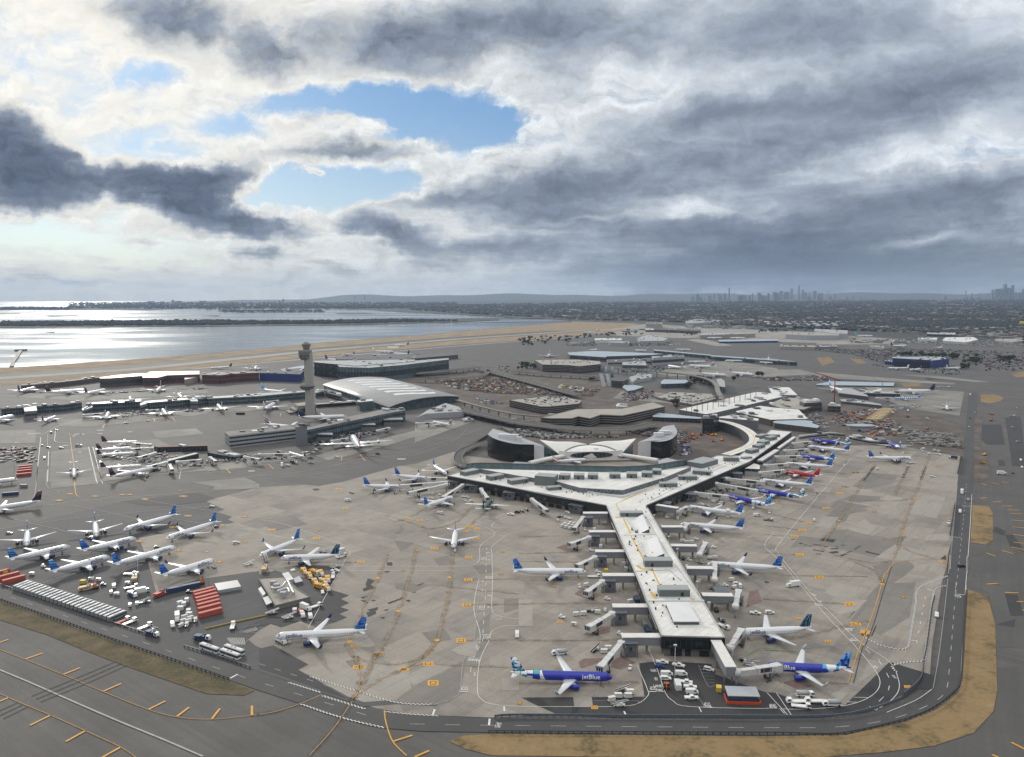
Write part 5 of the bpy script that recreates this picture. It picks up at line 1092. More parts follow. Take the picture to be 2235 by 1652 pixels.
def make_jet(typ,skin,fin,eng,winglet=None,word=None,wcol=None,far=False):
 L,R,span,fh,wr,ey,er = TYPES[typ]; zc = 1.75 + R * (1 if typ != 'A380' else 1.05); n = 14 if not far else 10
 t = thing('airliner','airliner','airplane')
 st = [(0,.03,-.22),(.25,.26,-.2),(.7,.46,-.15),(1.4,.68,-.08),(2.3,.87,-.02),(3.3,.97,0),(4.4,1,0)]
 rg = []
 for d,r,dz in st: rg.append((L / 2 - d * R / 2 * 1.05,r * R,zc + dz * R))
 tl = 7.0 * R
 for f in (0,.2,.4,.6,.8,.94,1): rg.append((-L / 2 + tl * (1 - f),R * (1 - .9 * f ** 1.6),zc + R * .62 * f ** 1.5))
 hs = 1.16 if typ == 'A380' else 1.0
 rings = [[(x,r * cos(2 * pi * k / n + pi / n),z + r * hs * sin(2 * pi * k / n + pi / n)) for k in range(n)] for x,r,z in rg]
 MB().rings(rings,0).build('fuselage',skin,t)
 # cockpit glass: a band on the nose
 x0,x1 = L / 2 - 1.5 * R / 2 * 1.05,L / 2 - 2.4 * R / 2 * 1.05
 def nose(x):
  for (xa,ra,za),(xb,rb,zb) in zip(rg,rg[1:]):
   if xa >= x >= xb: f = (xa - x) / (xa - xb); return lerp(ra,rb,f) + .02,lerp(za,zb,f)
 m = MB(); (ra,za),(rb,zb) = nose(x0),nose(x1)
 A = [R_(a) for a in (20,45,70,110,135,160)]
 m.add([(x0 if 40 < i < 9e9 else x0,ra * cos(a),za + ra * sin(a)) for i,a in enumerate(A)] + [(x1,rb * cos(a),zb + rb * sin(a)) for a in A],[(i,i + 1,i + 7,i + 6) for i in range(5)]); m.build('cockpit_window',M_COCK,t)
 tp = typ in ('MD','CRJ')
 xr = L * wr + R * 1.2; rc = span * .185 if typ != 'CON' else 5.0; tc_ = rc * .27; half = span / 2; zw = zc - R * .55
 sw = .46 if typ not in ('CON',) else .12
 if tp: sw = .42
 for s in (-1,1):
  xk,yk = xr - (half * .33) * sw,half * .33
  zs = lambda y: zw + .095 * abs(y)
  rings = [foil(xr,0,zw,rc * 1.1,rc * .13),foil(xk,s * yk,zs(yk),rc * .66,rc * .075),foil(xr - half * sw,s * half,zs(half),tc_,tc_ * .1)]
  if s < 0: rings = [r[::-1] for r in rings]
  w = MB().rings(rings,0).build('wing',M_WING,t)
  if winglet:
   xt = xr - half * sw; zt = zs(half); wh = 2.3 if R < 2.5 else 1.6
   r2 = [[(xt - tc_ * a,s * half + b * .1,zt) for a,b in ((0,0),(.3,1),(1,0),(.3,-1))],[(xt - .9 - tc_ * a * .8,s * (half + .35) + b * .08,zt + wh * .5) for a,b in ((0,0),(.3,1),(1,0),(.3,-1))],[(xt - 1.8 - tc_ * a * .45,s * (half + .55) + b * .06,zt + wh) for a,b in ((0,0),(.3,1),(1,0),(.3,-1))]]
   if s < 0: r2 = [r[::-1] for r in r2]
   MB().rings(r2,0).build('winglet',winglet,w)
  # engines
  spots = []
  if tp: spots = [(-L * .26,R + er + .25,zc + R * .35)]
  elif typ == 'A380': spots = [(xr - ey * sw + 3.4,ey,zw - .2),(xr - ey * 1.75 * sw + 3.2,ey * 1.75,zw + 1.1)]
  elif typ == 'CON': spots = [(xr + 1.2,ey,zw + .3),(xr + .9,ey * 1.85,zw + .75)]
  else: spots = [(xr - ey * sw + er * 2.3,ey,zw - er * .75)]
  for (ex,e_y,ez) in spots:
   pr = [(0,.86),(.06,1.0),(.35,1.05),(.7,.9),(1.0,.55)]; el = er * 3.6
   o = MB().rings([[(ex - f * el,s * e_y + er * q * cos(2 * pi * k / 12),ez + er * q * sin(2 * pi * k / 12)) for k in range(12)][::-1 if 1 else 1] for f,q in pr[::-1]],0).build('engine',eng,t)
   MB().add([(ex + .02,s * e_y + er * .84 * cos(2 * pi * k / 12),ez + er * .84 * sin(2 * pi * k / 12)) for k in range(12)],[tuple(range(12))]).build('intake',M_INTK if typ != 'CON' else M_LIP,o)
   if not far and not tp: MB().hull8([(ex - el * .3,s * e_y - .15,ez + er * .8),(ex - el * .3,s * e_y + .15,ez + er * .8),(ex - el,s * e_y + .15,ez + er * .5),(ex - el,s * e_y - .15,ez + er * .5)][::-1],[(ex - el * .4,s * e_y - .15,zw + e_y * .095),(ex - el * .4,s * e_y + .15,zw + e_y * .095),(ex - el * 1.15,s * e_y + .15,zw + e_y * .095),(ex - el * 1.15,s * e_y - .15,zw + e_y * .095)][::-1]).build('pylon',M_WING,o)
  # tailplane
  if typ != 'CON' or True:
   zt = zc + (R * .5 if not tp else R + fh + .1); xt = -L / 2 + R * 2.6 - (R * 1.0 if tp else 0); hh = span * .17 if typ != 'A380' else 15; cr = rc * .62
   rings = [foil(xt,0,zt,cr,cr * .1),foil(xt - hh * .55,s * hh,zt + hh * .09,cr * .42,cr * .05)]
   if s < 0: rings = [r[::-1] for r in rings]
   MB().rings(rings,0).build('tailplane',M_WING,t)
 # fin
 z0 = zc + R * .55; cr = fh * 1.0 if not tp else fh * 1.25
 for fx in ([0] if typ != 'CON' else [-1,0,1]):
  x = -L / 2 + R * 3.6 if typ != 'CON' else -L / 2 + 3.6; zt = z0 if typ != 'CON' else zc + .4
  k = .78
  r = [foil(x,0,zt - .6,cr,.42 * fh / 6,True),foil(x - fh * k,0,zt + fh + R * .4,cr * .42,.2 * fh / 6,True)]
  r = [[(a,b + fx * 3.6,c) for a,b,c in q] for q in r]
  MB().rings(r,0).build('tail_fin',fin,t)
 if typ == 'A380' and False: pass
 # undercarriage
 for nm,gx,gy in (('nose_gear',L / 2 - R * 2.6,(0,)),('main_gear',xr - rc * .75,(-3.4 * R / 2,)),('main_gear',xr - rc * .75,(3.4 * R / 2,))):
  m = MB();
  for g in gy:
   m.box(gx - .15,gx + .15,g - .15,g + .15,.3,zc - R * .6)
   for q in (-.32,.32): m.rings([[(gx + .58 * cos(2 * pi * i / 10),g + q + e,.6 + .58 * sin(2 * pi * i / 10)) for i in range(10)] for e in (-.16,.16)],0)
  m.build(nm,M_GEAR,t)
 if word:
  vs,fs,w = text_mesh(word); vs,fs = subdivide(vs,fs,2); h = 1.02 * R; q0 = L / 2 - R * 2.7; Rr = R + .035
  for s in (1,-1):
   V = []; m = MB()
   for v in vs:
    a = (v.y * h - h * .12) / Rr; x = q0 - v.x * h if s > 0 else q0 - w * h + v.x * h
    V.append((x,s * Rr * cos(a),zc + Rr * sin(a)))
   m.add(V,fs); m.build('lettering',wcol,t)
 return t
DB = (.006,.05,.28); MBL = (.012,.13,.48); LBL = (.06,.30,.66)
F_STR = fin_mat('striped blue fin','stripes',(DB,MBL,(.03,.2,.55))); F_MOS = fin_mat('mosaic blue fin','mosaic',(DB,MBL,LBL)); F_NAVY = fin_mat('navy fin with ticks','ticks',((.005,.012,.055),(.02,.16,.25),(.05,.3,.5))); F_LIN = fin_mat('banded blue fin','stripes',((.008,.06,.30),(.01,.16,.50),(.12,.35,.62)))
F_BLK = fin_mat('block patterned fin','mosaic',((.7,.72,.75),(.02,.4,.42),P_BLUE)); F_DOT = fin_mat('light blue dotted fin','mosaic',((.07,.40,.75),(.05,.34,.70),P_BLUE)); F_DLT = fin_mat('dark red and navy fin','bands',((.01,.012,.045),(.16,.008,.02),(.012,.014,.05))); F_WHT = fin_mat('white fin','plain',(P_WHITE,)); F_GRN = fin_mat('dark green fin','plain',((.012,.045,.035),)); F_RED = fin_mat('red fin','plain',((.45,.015,.02),)); F_PUR = fin_mat('dark purple fin','plain',((.02,.012,.05),)); F_TEAL = fin_mat('teal fin','plain',((.02,.28,.26),)); F_UNI = fin_mat('red white blue fin','bands',((.65,.66,.68),(.40,.02,.03),(.02,.04,.22))); F_RING = fin_mat('striped blue white fin','bands',((.03,.17,.55),(.7,.72,.74),(.03,.17,.55))); F_SKY = fin_mat('sky blue fin','plain',((.10,.42,.72),))
E_NAVY = mat('navy engine paint',(.012,.03,.12),.3); E_BLUE = mat('bright blue engine paint',P_BLUE,.3); E_WHT = mat('white engine paint',(.62,.63,.65),.3); L_NAVY = mat('navy lettering',(.012,.03,.13),.4); L_WHT = mat('white lettering',(.75,.76,.78),.4); W_NAVY = mat('navy winglet',(.012,.03,.12),.35); W_PALE = mat('pale winglet',(.5,.58,.62),.35)
JB = 'jetBlue'
def sk(name,body,kind=None,typ='A321',tail=None,**k): return skin_mat(name + ' ' + typ,body,kind,TYPES[typ][1],TYPES[typ][0],tail,**k)
JETS = {}
def jet(key):
 """livery code -> builder, built once"""
 if key in JETS: return JETS[key]
 typ,liv = key.split('_')[0],key.split('_')[1]; far = key.endswith('_f')
 wh = lambda: sk('white fuselage paint',P_WHITE,None,typ); bl = lambda k: sk('blue fuselage paint ' + str(k),P_BLUE,k,typ)
 D = {'str': (wh,F_STR,E_NAVY,W_NAVY,JB,L_NAVY),'mos': (wh,F_MOS,E_NAVY,W_NAVY,JB,L_NAVY),'lin': (wh,F_LIN,E_NAVY,None,JB,L_NAVY),'navy': (wh,F_NAVY,E_NAVY,None,JB,L_NAVY),'blk': (lambda: bl('blocks'),F_BLK,E_BLUE,W_PALE,JB,L_WHT),'dot': (lambda: bl('dots'),F_DOT,E_BLUE,W_PALE,JB,L_WHT),
  'grn': (lambda: sk('dark green fuselage paint',(.03,.075,.06),None,typ),F_GRN,E_WHT,None,'JETS',L_WHT),'red': (lambda: sk('red fuselage paint',(.42,.012,.025),'tailband',typ,(.60,.58,.58)),F_RED,mat('red engine paint',(.42,.012,.025),.3),None,JB,L_WHT),'dlt': (wh,F_DLT,E_WHT,None,None,None),'wht': (wh,F_WHT,E_WHT,None,None,None),'whn': (wh,F_STR,E_NAVY,W_NAVY,None,None),
  'uni': (wh,F_UNI,E_WHT,None,None,None),'pur': (lambda: sk('white fuselage dark tail',P_WHITE,'tailband',typ,(.02,.012,.05)),F_PUR,E_WHT,None,None,None),'teal': (wh,F_TEAL,E_WHT,None,None,None),'ring': (lambda: sk('striped fuselage paint',P_WHITE,'rings',typ,winrow=False),F_RING,E_WHT,None,None,None),'sky': (lambda: sk('sky blue tailed fuselage',P_WHITE,'tailband',typ,(.10,.42,.72)),F_SKY,E_WHT,None,None,None),'nvt': (lambda: sk('navy tailed fuselage',P_WHITE,'tailband',typ,(.01,.015,.06)),fin_mat('navy fin','plain',((.01,.015,.06),)),E_WHT,None,None,None),'red3': (lambda: sk('white fuselage red cheat line',P_WHITE,None,typ),fin_mat('white fin red band','bands',((.7,.7,.7),(.7,.7,.7),(.45,.03,.03))),E_WHT,None,None,None)}[liv]
 JETS[key] = Proto(lambda: make_jet(typ,D[0](),D[1],D[2],D[3],D[4],D[5],far))
 return JETS[key]
def park(c,nose,tail,key,label,group='airliners parked on the aprons',c2=None):
 L,R = TYPES[key.split('_')[0]][:2]
 a,b = P(c,*nose,1.6 + R),P(c2 or c,*tail,1.75 + R * 1.6); m = (a + b) / 2
 return jet(key).put((m.x,m.y,.42),head(b,a),label,group)
NEAR = [
('A',(1055,555),(1530,405),'A321_mos','white airliner facing left with a mosaic fin, farthest in the left-hand rows'),('A',(1412,632),(1885,465),'A321_mos','white airliner facing left at the right end of the left-hand group'),('A',(605,690),(65,800),'A320_lin','leftmost white airliner of the lower left row, nose to the right'),
('A',(1170,620),(690,725),'A320_str','white striped fin airliner directly behind the middle one of the lower left row'),('A',(940,780),(430,905),'A320_lin','white airliner nearest the long row of white buses, behind a lamp mast'),('A',(1520,695),(960,845),'A321_mos','long white airliner with patterned fin in the middle of the lower left row'),('A',(1850,810),(1375,940),'A320_str','white airliner beside the dark blue container with steps at its nose'),
('B',(0,775),(345,620),'A220_str','white airliner with a striped fin and steps at its nose, beside the navy finned one'),('B',(185,795),(695,760),'A320_navy','white airliner with dark navy fin parked behind the yellow loaders'),('B',(132,1470),(935,1408),'A321_mos','lone white airliner with mosaic fin being pushed by a tug on the lower left apron'),('B',(1675,690),(1692,540),'A320_whn','white airliner seen head on, towed along the left apron taxi line'),
('B',(1660,270),(1430,335),'A320_str','white airliner with striped fin nosed in at a slanting left arm tunnel'),('B',(2010,285),(1930,365),'A320_grn','dark green airliner nosed in at the left arm'),('B',(1265,180),(890,158),'A320_str','nearer of two alike white airliners at the left arm, fin to the left'),('B',(1480,110),(1165,70),'A320_str','farther of two alike white airliners at the left arm, fin to the left'),('K',(345,1200),(190,1095),'A220_whn','white airliner tail on at the tip of the left arm, nose towards the terminal'),
('C',(585,910),(-52,890),'A321_mos','white airliner broadside on, between the two middle left-hand bridges'),('G',(805,885),(-67,838),'A321_blk','bright blue airliner with a teal block tail at the lower middle'),('H',(-10,790),(745,800),'A320_dot','bright blue airliner with dotted light blue tail at the lower right'),('C',(1815,1440),(2600,1385),'A320_navy','white airliner with dark navy fin at the lower right gate'),
('C',(1622,845),(2280,868),'A321_mos','white airliner with mosaic fin nose in beside the box truck'),('C',(1395,500),(1945,530),'A321_str','second white airliner from the fork on the right side'),('C',(1455,352),(1925,402),'A321_mos','first white airliner from the fork on the right side, lift truck at its tail'),('C',(1790,250),(2175,332),'A321_dot','blue airliner with big white dots, nearest the fork on the right arm'),('C',(2050,200),(2450,258),'A321_blk','blue airliner with a teal block tail on the right arm'),('L',(1505,1270),(2030,1310),'A321_mos','white airliner just nearer than the red one on the right arm'),
('L',(1732,1165),(2118,1217),'A320_red','red airliner on the right arm'),('L',(1768,1090),(2240,1110),'A321_mos','white airliner just beyond the red one on the right arm'),('L',(1912,1000),(2275,1035),'A320_dot','blue airliner with white dots on its tail, beyond the red one'),('M',(-80,1185),(340,1222),'A321_str','second airliner from the far end of the right arm, white with a striped fin'),('M',(-60,1105),(350,1150),'A321_blk','last blue airliner at the far end of the right arm'),('M',(762,1132),(912,1192),'A320_dot','blue airliner nosed in at the construction site beyond the right arm'),('M',(1045,1310),(545,1295),'A321_str','white airliner under tow on the open right-hand apron'),
('A',(-290,400),(385,287),'B757_dlt','white airliner with dark red and navy fin cut off by the left frame edge'),('A',(230,688),(238,532),'A320_whn','white airliner seen head on, the left one of two in the left-hand rows'),('A',(832,608),(818,460),'A320_whn','white airliner seen head on, the right one of two in the left-hand rows')]
FARJ = [
('I',(800,1520),(795,1395),'MD_wht_f','white high tailed jet taxiing head on up the concrete lane at left'),('I',(1420,1138),(1190,1132),'B737_dlt_f','farthest dark red finned airliner at the left pier'),('I',(1400,1203),(1080,1212),'A320_dlt_f','second dark red finned airliner at the left pier'),('I',(1445,1255),(1068,1268),'MD_dlt_f','high tailed jet in the middle of the dark red finned row'),('I',(1520,1392),(1110,1408),'MD_dlt_f','high tailed jet second nearest in the dark red finned row'),('I',(1632,1418),(1225,1495),'B757_dlt_f','nearest dark red finned airliner with a fuel truck under its wing'),('I',(110,1545),(-300,1575),'B737_wht_f','white airliner cut off at the left edge beside the red containers'),
('I',(150,855),(-230,915),'WB_dlt_f','wide white airliner cut off at the left edge below the blue glass pier'),('I',(620,852),(440,910),'B757_dlt_f','dark finned airliner nosed in below the blue glass pier at left'),('I',(1175,810),(1130,885),'WB_wht_f','wide white airliner nosed in with a shadow behind it at the glass pier'),('I',(1742,770),(1805,850),'WB_wht_f','wide white airliner at the glass pier beside yellow lead-in bars'),('I',(420,538),(150,592),'WB_dlt_f','leftmost wide airliner below the unfinished terminal'),('I',(925,575),(500,592),'WB_dlt_f','dark finned wide airliner broadside below the unfinished terminal'),('I',(1125,572),(930,602),'WB_dlt_f','third wide airliner from the left below the unfinished terminal'),('I',(1690,585),(1735,530),'WB_wht_f','white airliner facing the camera below the red steel frames'),('I',(1400,655),(1415,690),'WB_wht_f','white airliner behind the glass pier, its wings above the roof'),('I',(1960,660),(1915,600),'WB_dlt_f','airliner tail with a dark fin above the glass pier roof'),
('J',(40,335),(250,318),'B757_dlt_f','dark finned airliner parked beyond the unfinished terminal'),('J',(518,352),(522,305),'WB_wht_f','white wide airliner facing the camera beyond the navy wall'),('J',(745,590),(655,568),'WB_sky_f','sky blue tailed airliner behind the glass pier'),('J',(100,722),(172,795),'WB_wht_f','white airliner left of the control tower, tail towards the camera'),('J',(735,712),(590,778),'WB_wht_f','white airliner nosed in just left of the control tower'),('J',(1450,860),(1035,858),'WB_nvt_f','white airliner with a navy tail at the foot of the control tower'),('J',(990,985),(640,935),'WB_uni_f','pale finned airliner half hidden behind the white roofed pier'),('J',(1560,1072),(1645,1195),'A380_uni_f','huge double deck airliner tail on below the grey pier'),('J',(882,1250),(1052,1290),'CRJ_dlt_f','small white regional jet below the white and grey pier'),('J',(2025,157),(1765,150),'WB_wht_f','white airliner broadside on beyond the new terminal roof'),('J',(2010,178),(2170,180),'WB_pur_f','dark finned airliner right behind the new terminal roof'),('J',(2035,88),(2140,82),'B757_nvt_f','small airliner alone on the runway near the bay'),('J',(1460,250),(1290,235),'WB_pur_f','big dark fin rising behind the new terminal'),('J',(1450,190),(1580,180),'A320_str_f','blue finned airliner far behind the control tower'),('J',(1830,190),(1900,185),'B757_wht_f','white airliner partly hidden by the new terminal roof'),
('K',(210,640),(375,662),'B737_uni_f','white airliner with a red tail at the low grey pier end'),('L',(505,32),(640,45),'WB_uni_f','white red tailed airliner, left of two nose to tail at the far curved terminal'),('L',(768,32),(935,33),'WB_uni_f','white red tailed airliner, right of two nose to tail at the far curved terminal'),('L',(1075,132),(868,108),'WB_uni_f','white airliner with a red marked fin behind the dark trees'),('L',(1378,125),(1190,98),'WB_uni_f','white airliner with a red marked fin alone on the pale far apron'),('N',(252,612),(268,592),'WB_wht_f','white airliner facing the camera left of the far curved roof'),('N',(540,408),(690,402),'WB_wht_f','white airliner taxiing with lights on by the sandy strip'),('N',(1655,455),(1735,450),'WB_uni_f','white airliner in front of the long pale hangar, left one'),('N',(1850,455),(1935,450),'WB_uni_f','white airliner in front of the long pale hangar, right one'),('N',(1390,555),(1460,552),'B757_uni_f','dark finned airliner beyond the far pier'),('N',(1010,560),(1110,562),'B757_uni_f','airliner behind the far curved roof'),('N',(620,560),(680,548),'B757_uni_f','tail of an airliner above the left of the far curved roof'),('N',(1480,660),(1600,655),'B757_uni_f','airliner tucked against the far blue pier, left one'),('N',(1800,650),(1930,648),'B757_uni_f','airliner tucked against the far blue pier, middle one'),('N',(2080,665),(2240,668),'B757_uni_f','airliner tucked against the far blue pier, right one'),('N',(2150,640),(2158,615),'B737_wht_f','small white airliner facing the camera beside the far blue pier'),
('M',(808,662),(1150,650),'A321_ring_f','airliner striped blue and white from nose to tail'),('M',(930,585),(1205,572),'WB_pur_f','white airliner with a dark purple tail behind the striped one'),('M',(640,590),(665,570),'WB_teal_f','airliner with a teal tail seen from behind, near the pier'),('M',(1412,785),(1396,722),'A320_wht_f','white airliner head on, right of the striped one'),('M',(260,575),(165,535),'WB_sky_f','airliner with a pale blue tail beside the red crane'),('M',(810,335),(950,330),'A321_wht_f','white airliner at the left side of the blue hangar'),('M',(1010,355),(1130,340),'A320_str_f','blue finned airliner in front of the blue hangar door'),('M',(1545,330),(1400,332),'A321_wht_f','white airliner at the right side of the blue hangar'),('O',(900,660),(815,655),'WB_sky_f','pale blue airliner beside the pale blue hangar'),('O',(1480,765),(1540,752),'B737_wht_f','white airliner alone on the far taxiway'),('O',(1190,745),(1120,742),'WB_pur_f','dark finned airliner on the far taxiway')]
for r in NEAR: park(*r)
for r in FARJ: park(*r)
jet('CON_red3_f'); q = park('K',(1865,1045),(1492,1060),'CON_red3_f','old white three finned propeller airliner displayed before the winged hall',None)
q.location.z = .6
# ================================================================ VEHICLES AND GROUND EQUIPMENT
def wheels(t,xs,w,r=.38,m=TYRE):
 for x in xs:
  for s in (-1,1):
   MB().rings([[(x + r * cos(2 * pi * i / 8),s * (w / 2 - .12) + e,r + r * sin(2 * pi * i / 8)) for i in range(8)] for e in (-.14,.14)],0).build('wheel',m,t)
def side(prof,w):
 """body from a side outline (x, z), narrower at the top"""
 top = max(z for _,z in prof); low = min(z for _,z in prof)
 k = lambda z: w / 2 * (1 - .12 * max(0,(z - low) / (top - low) - .5) * 2)
 return [[(x,s * k(z),z) for x,z in prof] for s in (-1,1)]
def veh(name,cat,prof,w,m,glass,wx,r=.38,extra=None):
 t = thing(name,name,cat)
 MB().rings(side(prof,w),0,False).build('body',m,t)
 if glass: MB().rings(side(glass,w + .05),0,False).build('window',GLASS,t)
 wheels(t,wx,w,r)
 if extra: extra(t)
 return t
DARKP = mat('black vehicle paint',(.02,.021,.024),.35); BLUEP = mat('blue vehicle paint',(.02,.06,.22),.4); SILV = mat('silver vehicle paint',(.36,.37,.38),.35); ORAN = mat('orange machine paint',(.34,.09,.03),.6,.15,.6); TANP = mat('tan machine paint',(.46,.36,.20),.6,.15,.5); REDC = mat('red container paint',(.42,.085,.06),.65,.2,.4,stain=((.20,.06,.045),.25,.62)); BLUC = mat('dark blue container paint',(.025,.05,.11),.6,.2,.4); WHC = mat('white container paint',(.58,.59,.60),.6,.12,.5); YLC = mat('yellow container paint',(.55,.42,.05),.6,.15,.5); GRYE = mat('grey equipment paint',(.20,.21,.22),.6,.15,.5); CANV = mat('white canvas',(.62,.61,.59),.8,.12,.8); GRNC = mat('green container paint',(.03,.16,.10),.6,.2,.4)
CP = [(-2.2,.35),(2.2,.35),(2.25,.85),(1.2,1.0),(.5,1.5),(-1.4,1.5),(-2.1,1.0)]; CG = [(-1.6,1.0),(.98,1.0),(.42,1.4),(-1.3,1.4)]
SP = [(-2.35,.4),(2.3,.4),(2.35,1.0),(1.3,1.1),(.7,1.75),(-2.1,1.8),(-2.35,1.1)]; SG = [(-2.1,1.15),(1.15,1.15),(.62,1.65),(-1.95,1.65)]
VP = [(-2.7,.4),(2.6,.4),(2.65,1.05),(2.1,1.25),(1.4,2.15),(-2.6,2.2),(-2.7,1.2)]; VG = [(.6,1.25),(2.0,1.25),(1.4,2.0),(.6,2.0)]
def x_pick(t):
 MB().box(-2.75,-.55,-.8,.8,1.06,1.09).build('load_bed',TYRE,t)
def x_cab(cabx,cm,hz=2.3):
 def f(t):
  o = MB().rings(side([(cabx - 1.1,.6),(cabx + 1.0,.6),(cabx + 1.0,1.3),(cabx + .6,hz),(cabx - 1.1,hz)],2.2),0,False).build('cab',cm,t)
  MB().rings(side([(cabx - .5,1.4),(cabx + .95,1.4),(cabx + .62,hz - .2),(cabx - .5,hz - .2)],2.25),0,False).build('window',GLASS,o)
 return f
def x_fuel(t):
 x_cab(2.9,WPAINT)(t); MB().rings([[(x,1.15 * cos(2 * pi * i / 12),1.9 + .95 * sin(2 * pi * i / 12)) for i in range(12)] for x in (-3.6,1.6)],0).build('tank',SILV,t)
def x_lift(t):
 x_cab(3.2,WPAINT)(t); MB().box(-3.2,2.6,-1.25,1.25,3.6,6.2).build('lifted_body',WHC,t)
 m = MB(); m.tube([(-2.4,-.9,1),(1.8,-.9,3.6)],.14,4); m.tube([(1.8,.9,1),(-2.4,.9,3.6)],.14,4); m.build('scissor_lift',DGREY,t)
def x_belt(t):
 m = MB(); boxbetween(m,Vector((-3.6,0,.9)),Vector((3.8,0,2.4)),1.1,.22); m.build('belt',TYRE,t); m = MB();
 for s in (-.6,.6): boxbetween(m,Vector((-3.6,s,1.05)),Vector((3.8,s,2.6)),.1,.3)
 m.build('belt_rail',WPAINT,t); MB().box(.2,1.3,-1.2,-.6,.9,2.0).build('cab',WPAINT,t)
def x_steps(t):
 m = MB()
 for k in range(9): m.box(-2.6 + .5 * k,-2.1 + .5 * k,-.8,.8,.7 + .3 * k,.8 + .3 * k)
 m.box(1.9,3.4,-.9,.9,3.3,3.45); m.build('stair',SILV,t); m = MB()
 for s in (-.85,.85): boxbetween(m,Vector((-2.6,s,1.0)),Vector((1.9,s,3.6)),.08,.9); m.box(1.9,3.4,s - .04,s + .04,3.4,4.4)
 m.build('side_panel',WPAINT,t)
def x_canopy(t):
 m = MB(); m.box(-1.55,1.55,-.82,.82,2.0,2.12); m.build('canvas_roof',CANV,t); m = MB()
 m.box(-1.5,1.5,-.76,.1,.75,2.0); m.build('load_curtain',CANV,t)
def x_load(cm):
 def f(t):
  x_cab(3.6,WPAINT,2.6)(t); m = MB(); m.box(-4.2,2.2,-1.4,1.4,1.5,1.95); m.box(-3.6,1.8,-1.5,1.5,2.1,2.5); m.build('platform',cm,t); m = MB(); m.tube([(-3,-1.2,.9),(1.5,-1.2,3.2)],.22,5); m.tube([(-3,1.2,.9),(1.5,1.2,3.2)],.22,5); m.cyl(2.0,0,1.6,3.5,.5,8); m.build('lift_arm',cm,t)
 return f
def x_exc(t):
 m = MB(); m.box(-1.8,1.8,-1.3,-.7,0.05,.8); m.box(-1.8,1.8,.7,1.3,.05,.8); m.build('track',TYRE,t); m = MB(); m.tube([(.8,0,1.6),(2.8,0,4.2),(5.0,0,3.0),(5.2,0,.6)],[.3,.26,.2,.3],5); m.build('boom',ORAN,t)
def container(L,W,H,m,ribs=True):
 def f():
  t = thing('cargo_container','container','container'); MB().box(-L / 2,L / 2,-W / 2,W / 2,.12,H).build('body',m,t)
  q = MB()
  for i in range(int(L / .9)):
   x = -L / 2 + .45 + i * .9; q.box(x - .12,x + .12,-W / 2 - .05,W / 2 + .05,.3,H - .15)
  q.build('rib',m,t)
  q = MB(); q.box(L / 2,L / 2 + .06,-W / 2 + .15,-.05,.3,H - .2); q.box(L / 2,L / 2 + .06,.05,W / 2 - .15,.3,H - .2); q.build('doors',m,t)
  return t
 return f
def gse():
 t = thing('ground_unit','unit','ground unit'); MB().hull8([(-1.4,-.8,.4),(1.4,-.8,.4),(1.4,.8,.4),(-1.4,.8,.4)],[(-1.3,-.75,1.8),(1.3,-.75,1.8),(1.3,.75,1.8),(-1.3,.75,1.8)]).build('housing',WPAINT,t); MB().box(-.9,.4,-.83,.83,.8,1.4).build('grille',DGREY,t); wheels(t,(-.9,.9),1.5,.3); MB().tube([(1.4,0,.5),(2.5,0,.4)],.06,4).build('tow_bar',DGREY,t); return t
def bus(L,m,roofm,gm):
 def f():
  t = thing('airport_bus','bus','bus'); w = 2.35
  MB().rings(side([(-L / 2,.35),(L / 2,.35),(L / 2 + .05,1.2),(L / 2 - .25,2.75),(-L / 2,2.8)],w),0,False).build('body',m,t); MB().rings(side([(-L / 2 + .3,1.25),(L / 2 + .09,1.25),(L / 2 - .16,2.3),(-L / 2 + .3,2.35)],w + .05),0,False).build('window',gm,t)
  o = MB().hull8([(-L / 2 + .1,-w * .36,2.78),(L / 2 - .4,-w * .36,2.78),(L / 2 - .4,w * .36,2.78),(-L / 2 + .1,w * .36,2.78)],[(-L / 2 + .4,-w * .31,2.98),(L / 2 - .7,-w * .31,2.98),(L / 2 - .7,w * .31,2.98),(-L / 2 + .4,w * .31,2.98)]).build('roof',roofm,t)
  for x in (-L * .12,L * .06): MB().box(x - .5,x + .5,-.4,.4,2.98,3.14).build('roof_hatch',DGREY if roofm is W_WALL else roofm,o)
  wheels(t,(-L * .3,L * .3),w,.48); return t
 return f
TUGP = [(-1.6,.35),(1.7,.35),(1.75,.95),(.3,1.05),(.2,1.2),(-1.6,1.15)]
def x_tug(t): MB().box(-1.0,.1,-.65,.65,1.15,1.9).build('cab',WPAINT,t); MB().box(-.85,.16,-.6,.6,1.3,1.75).build('window',GLASS,t)
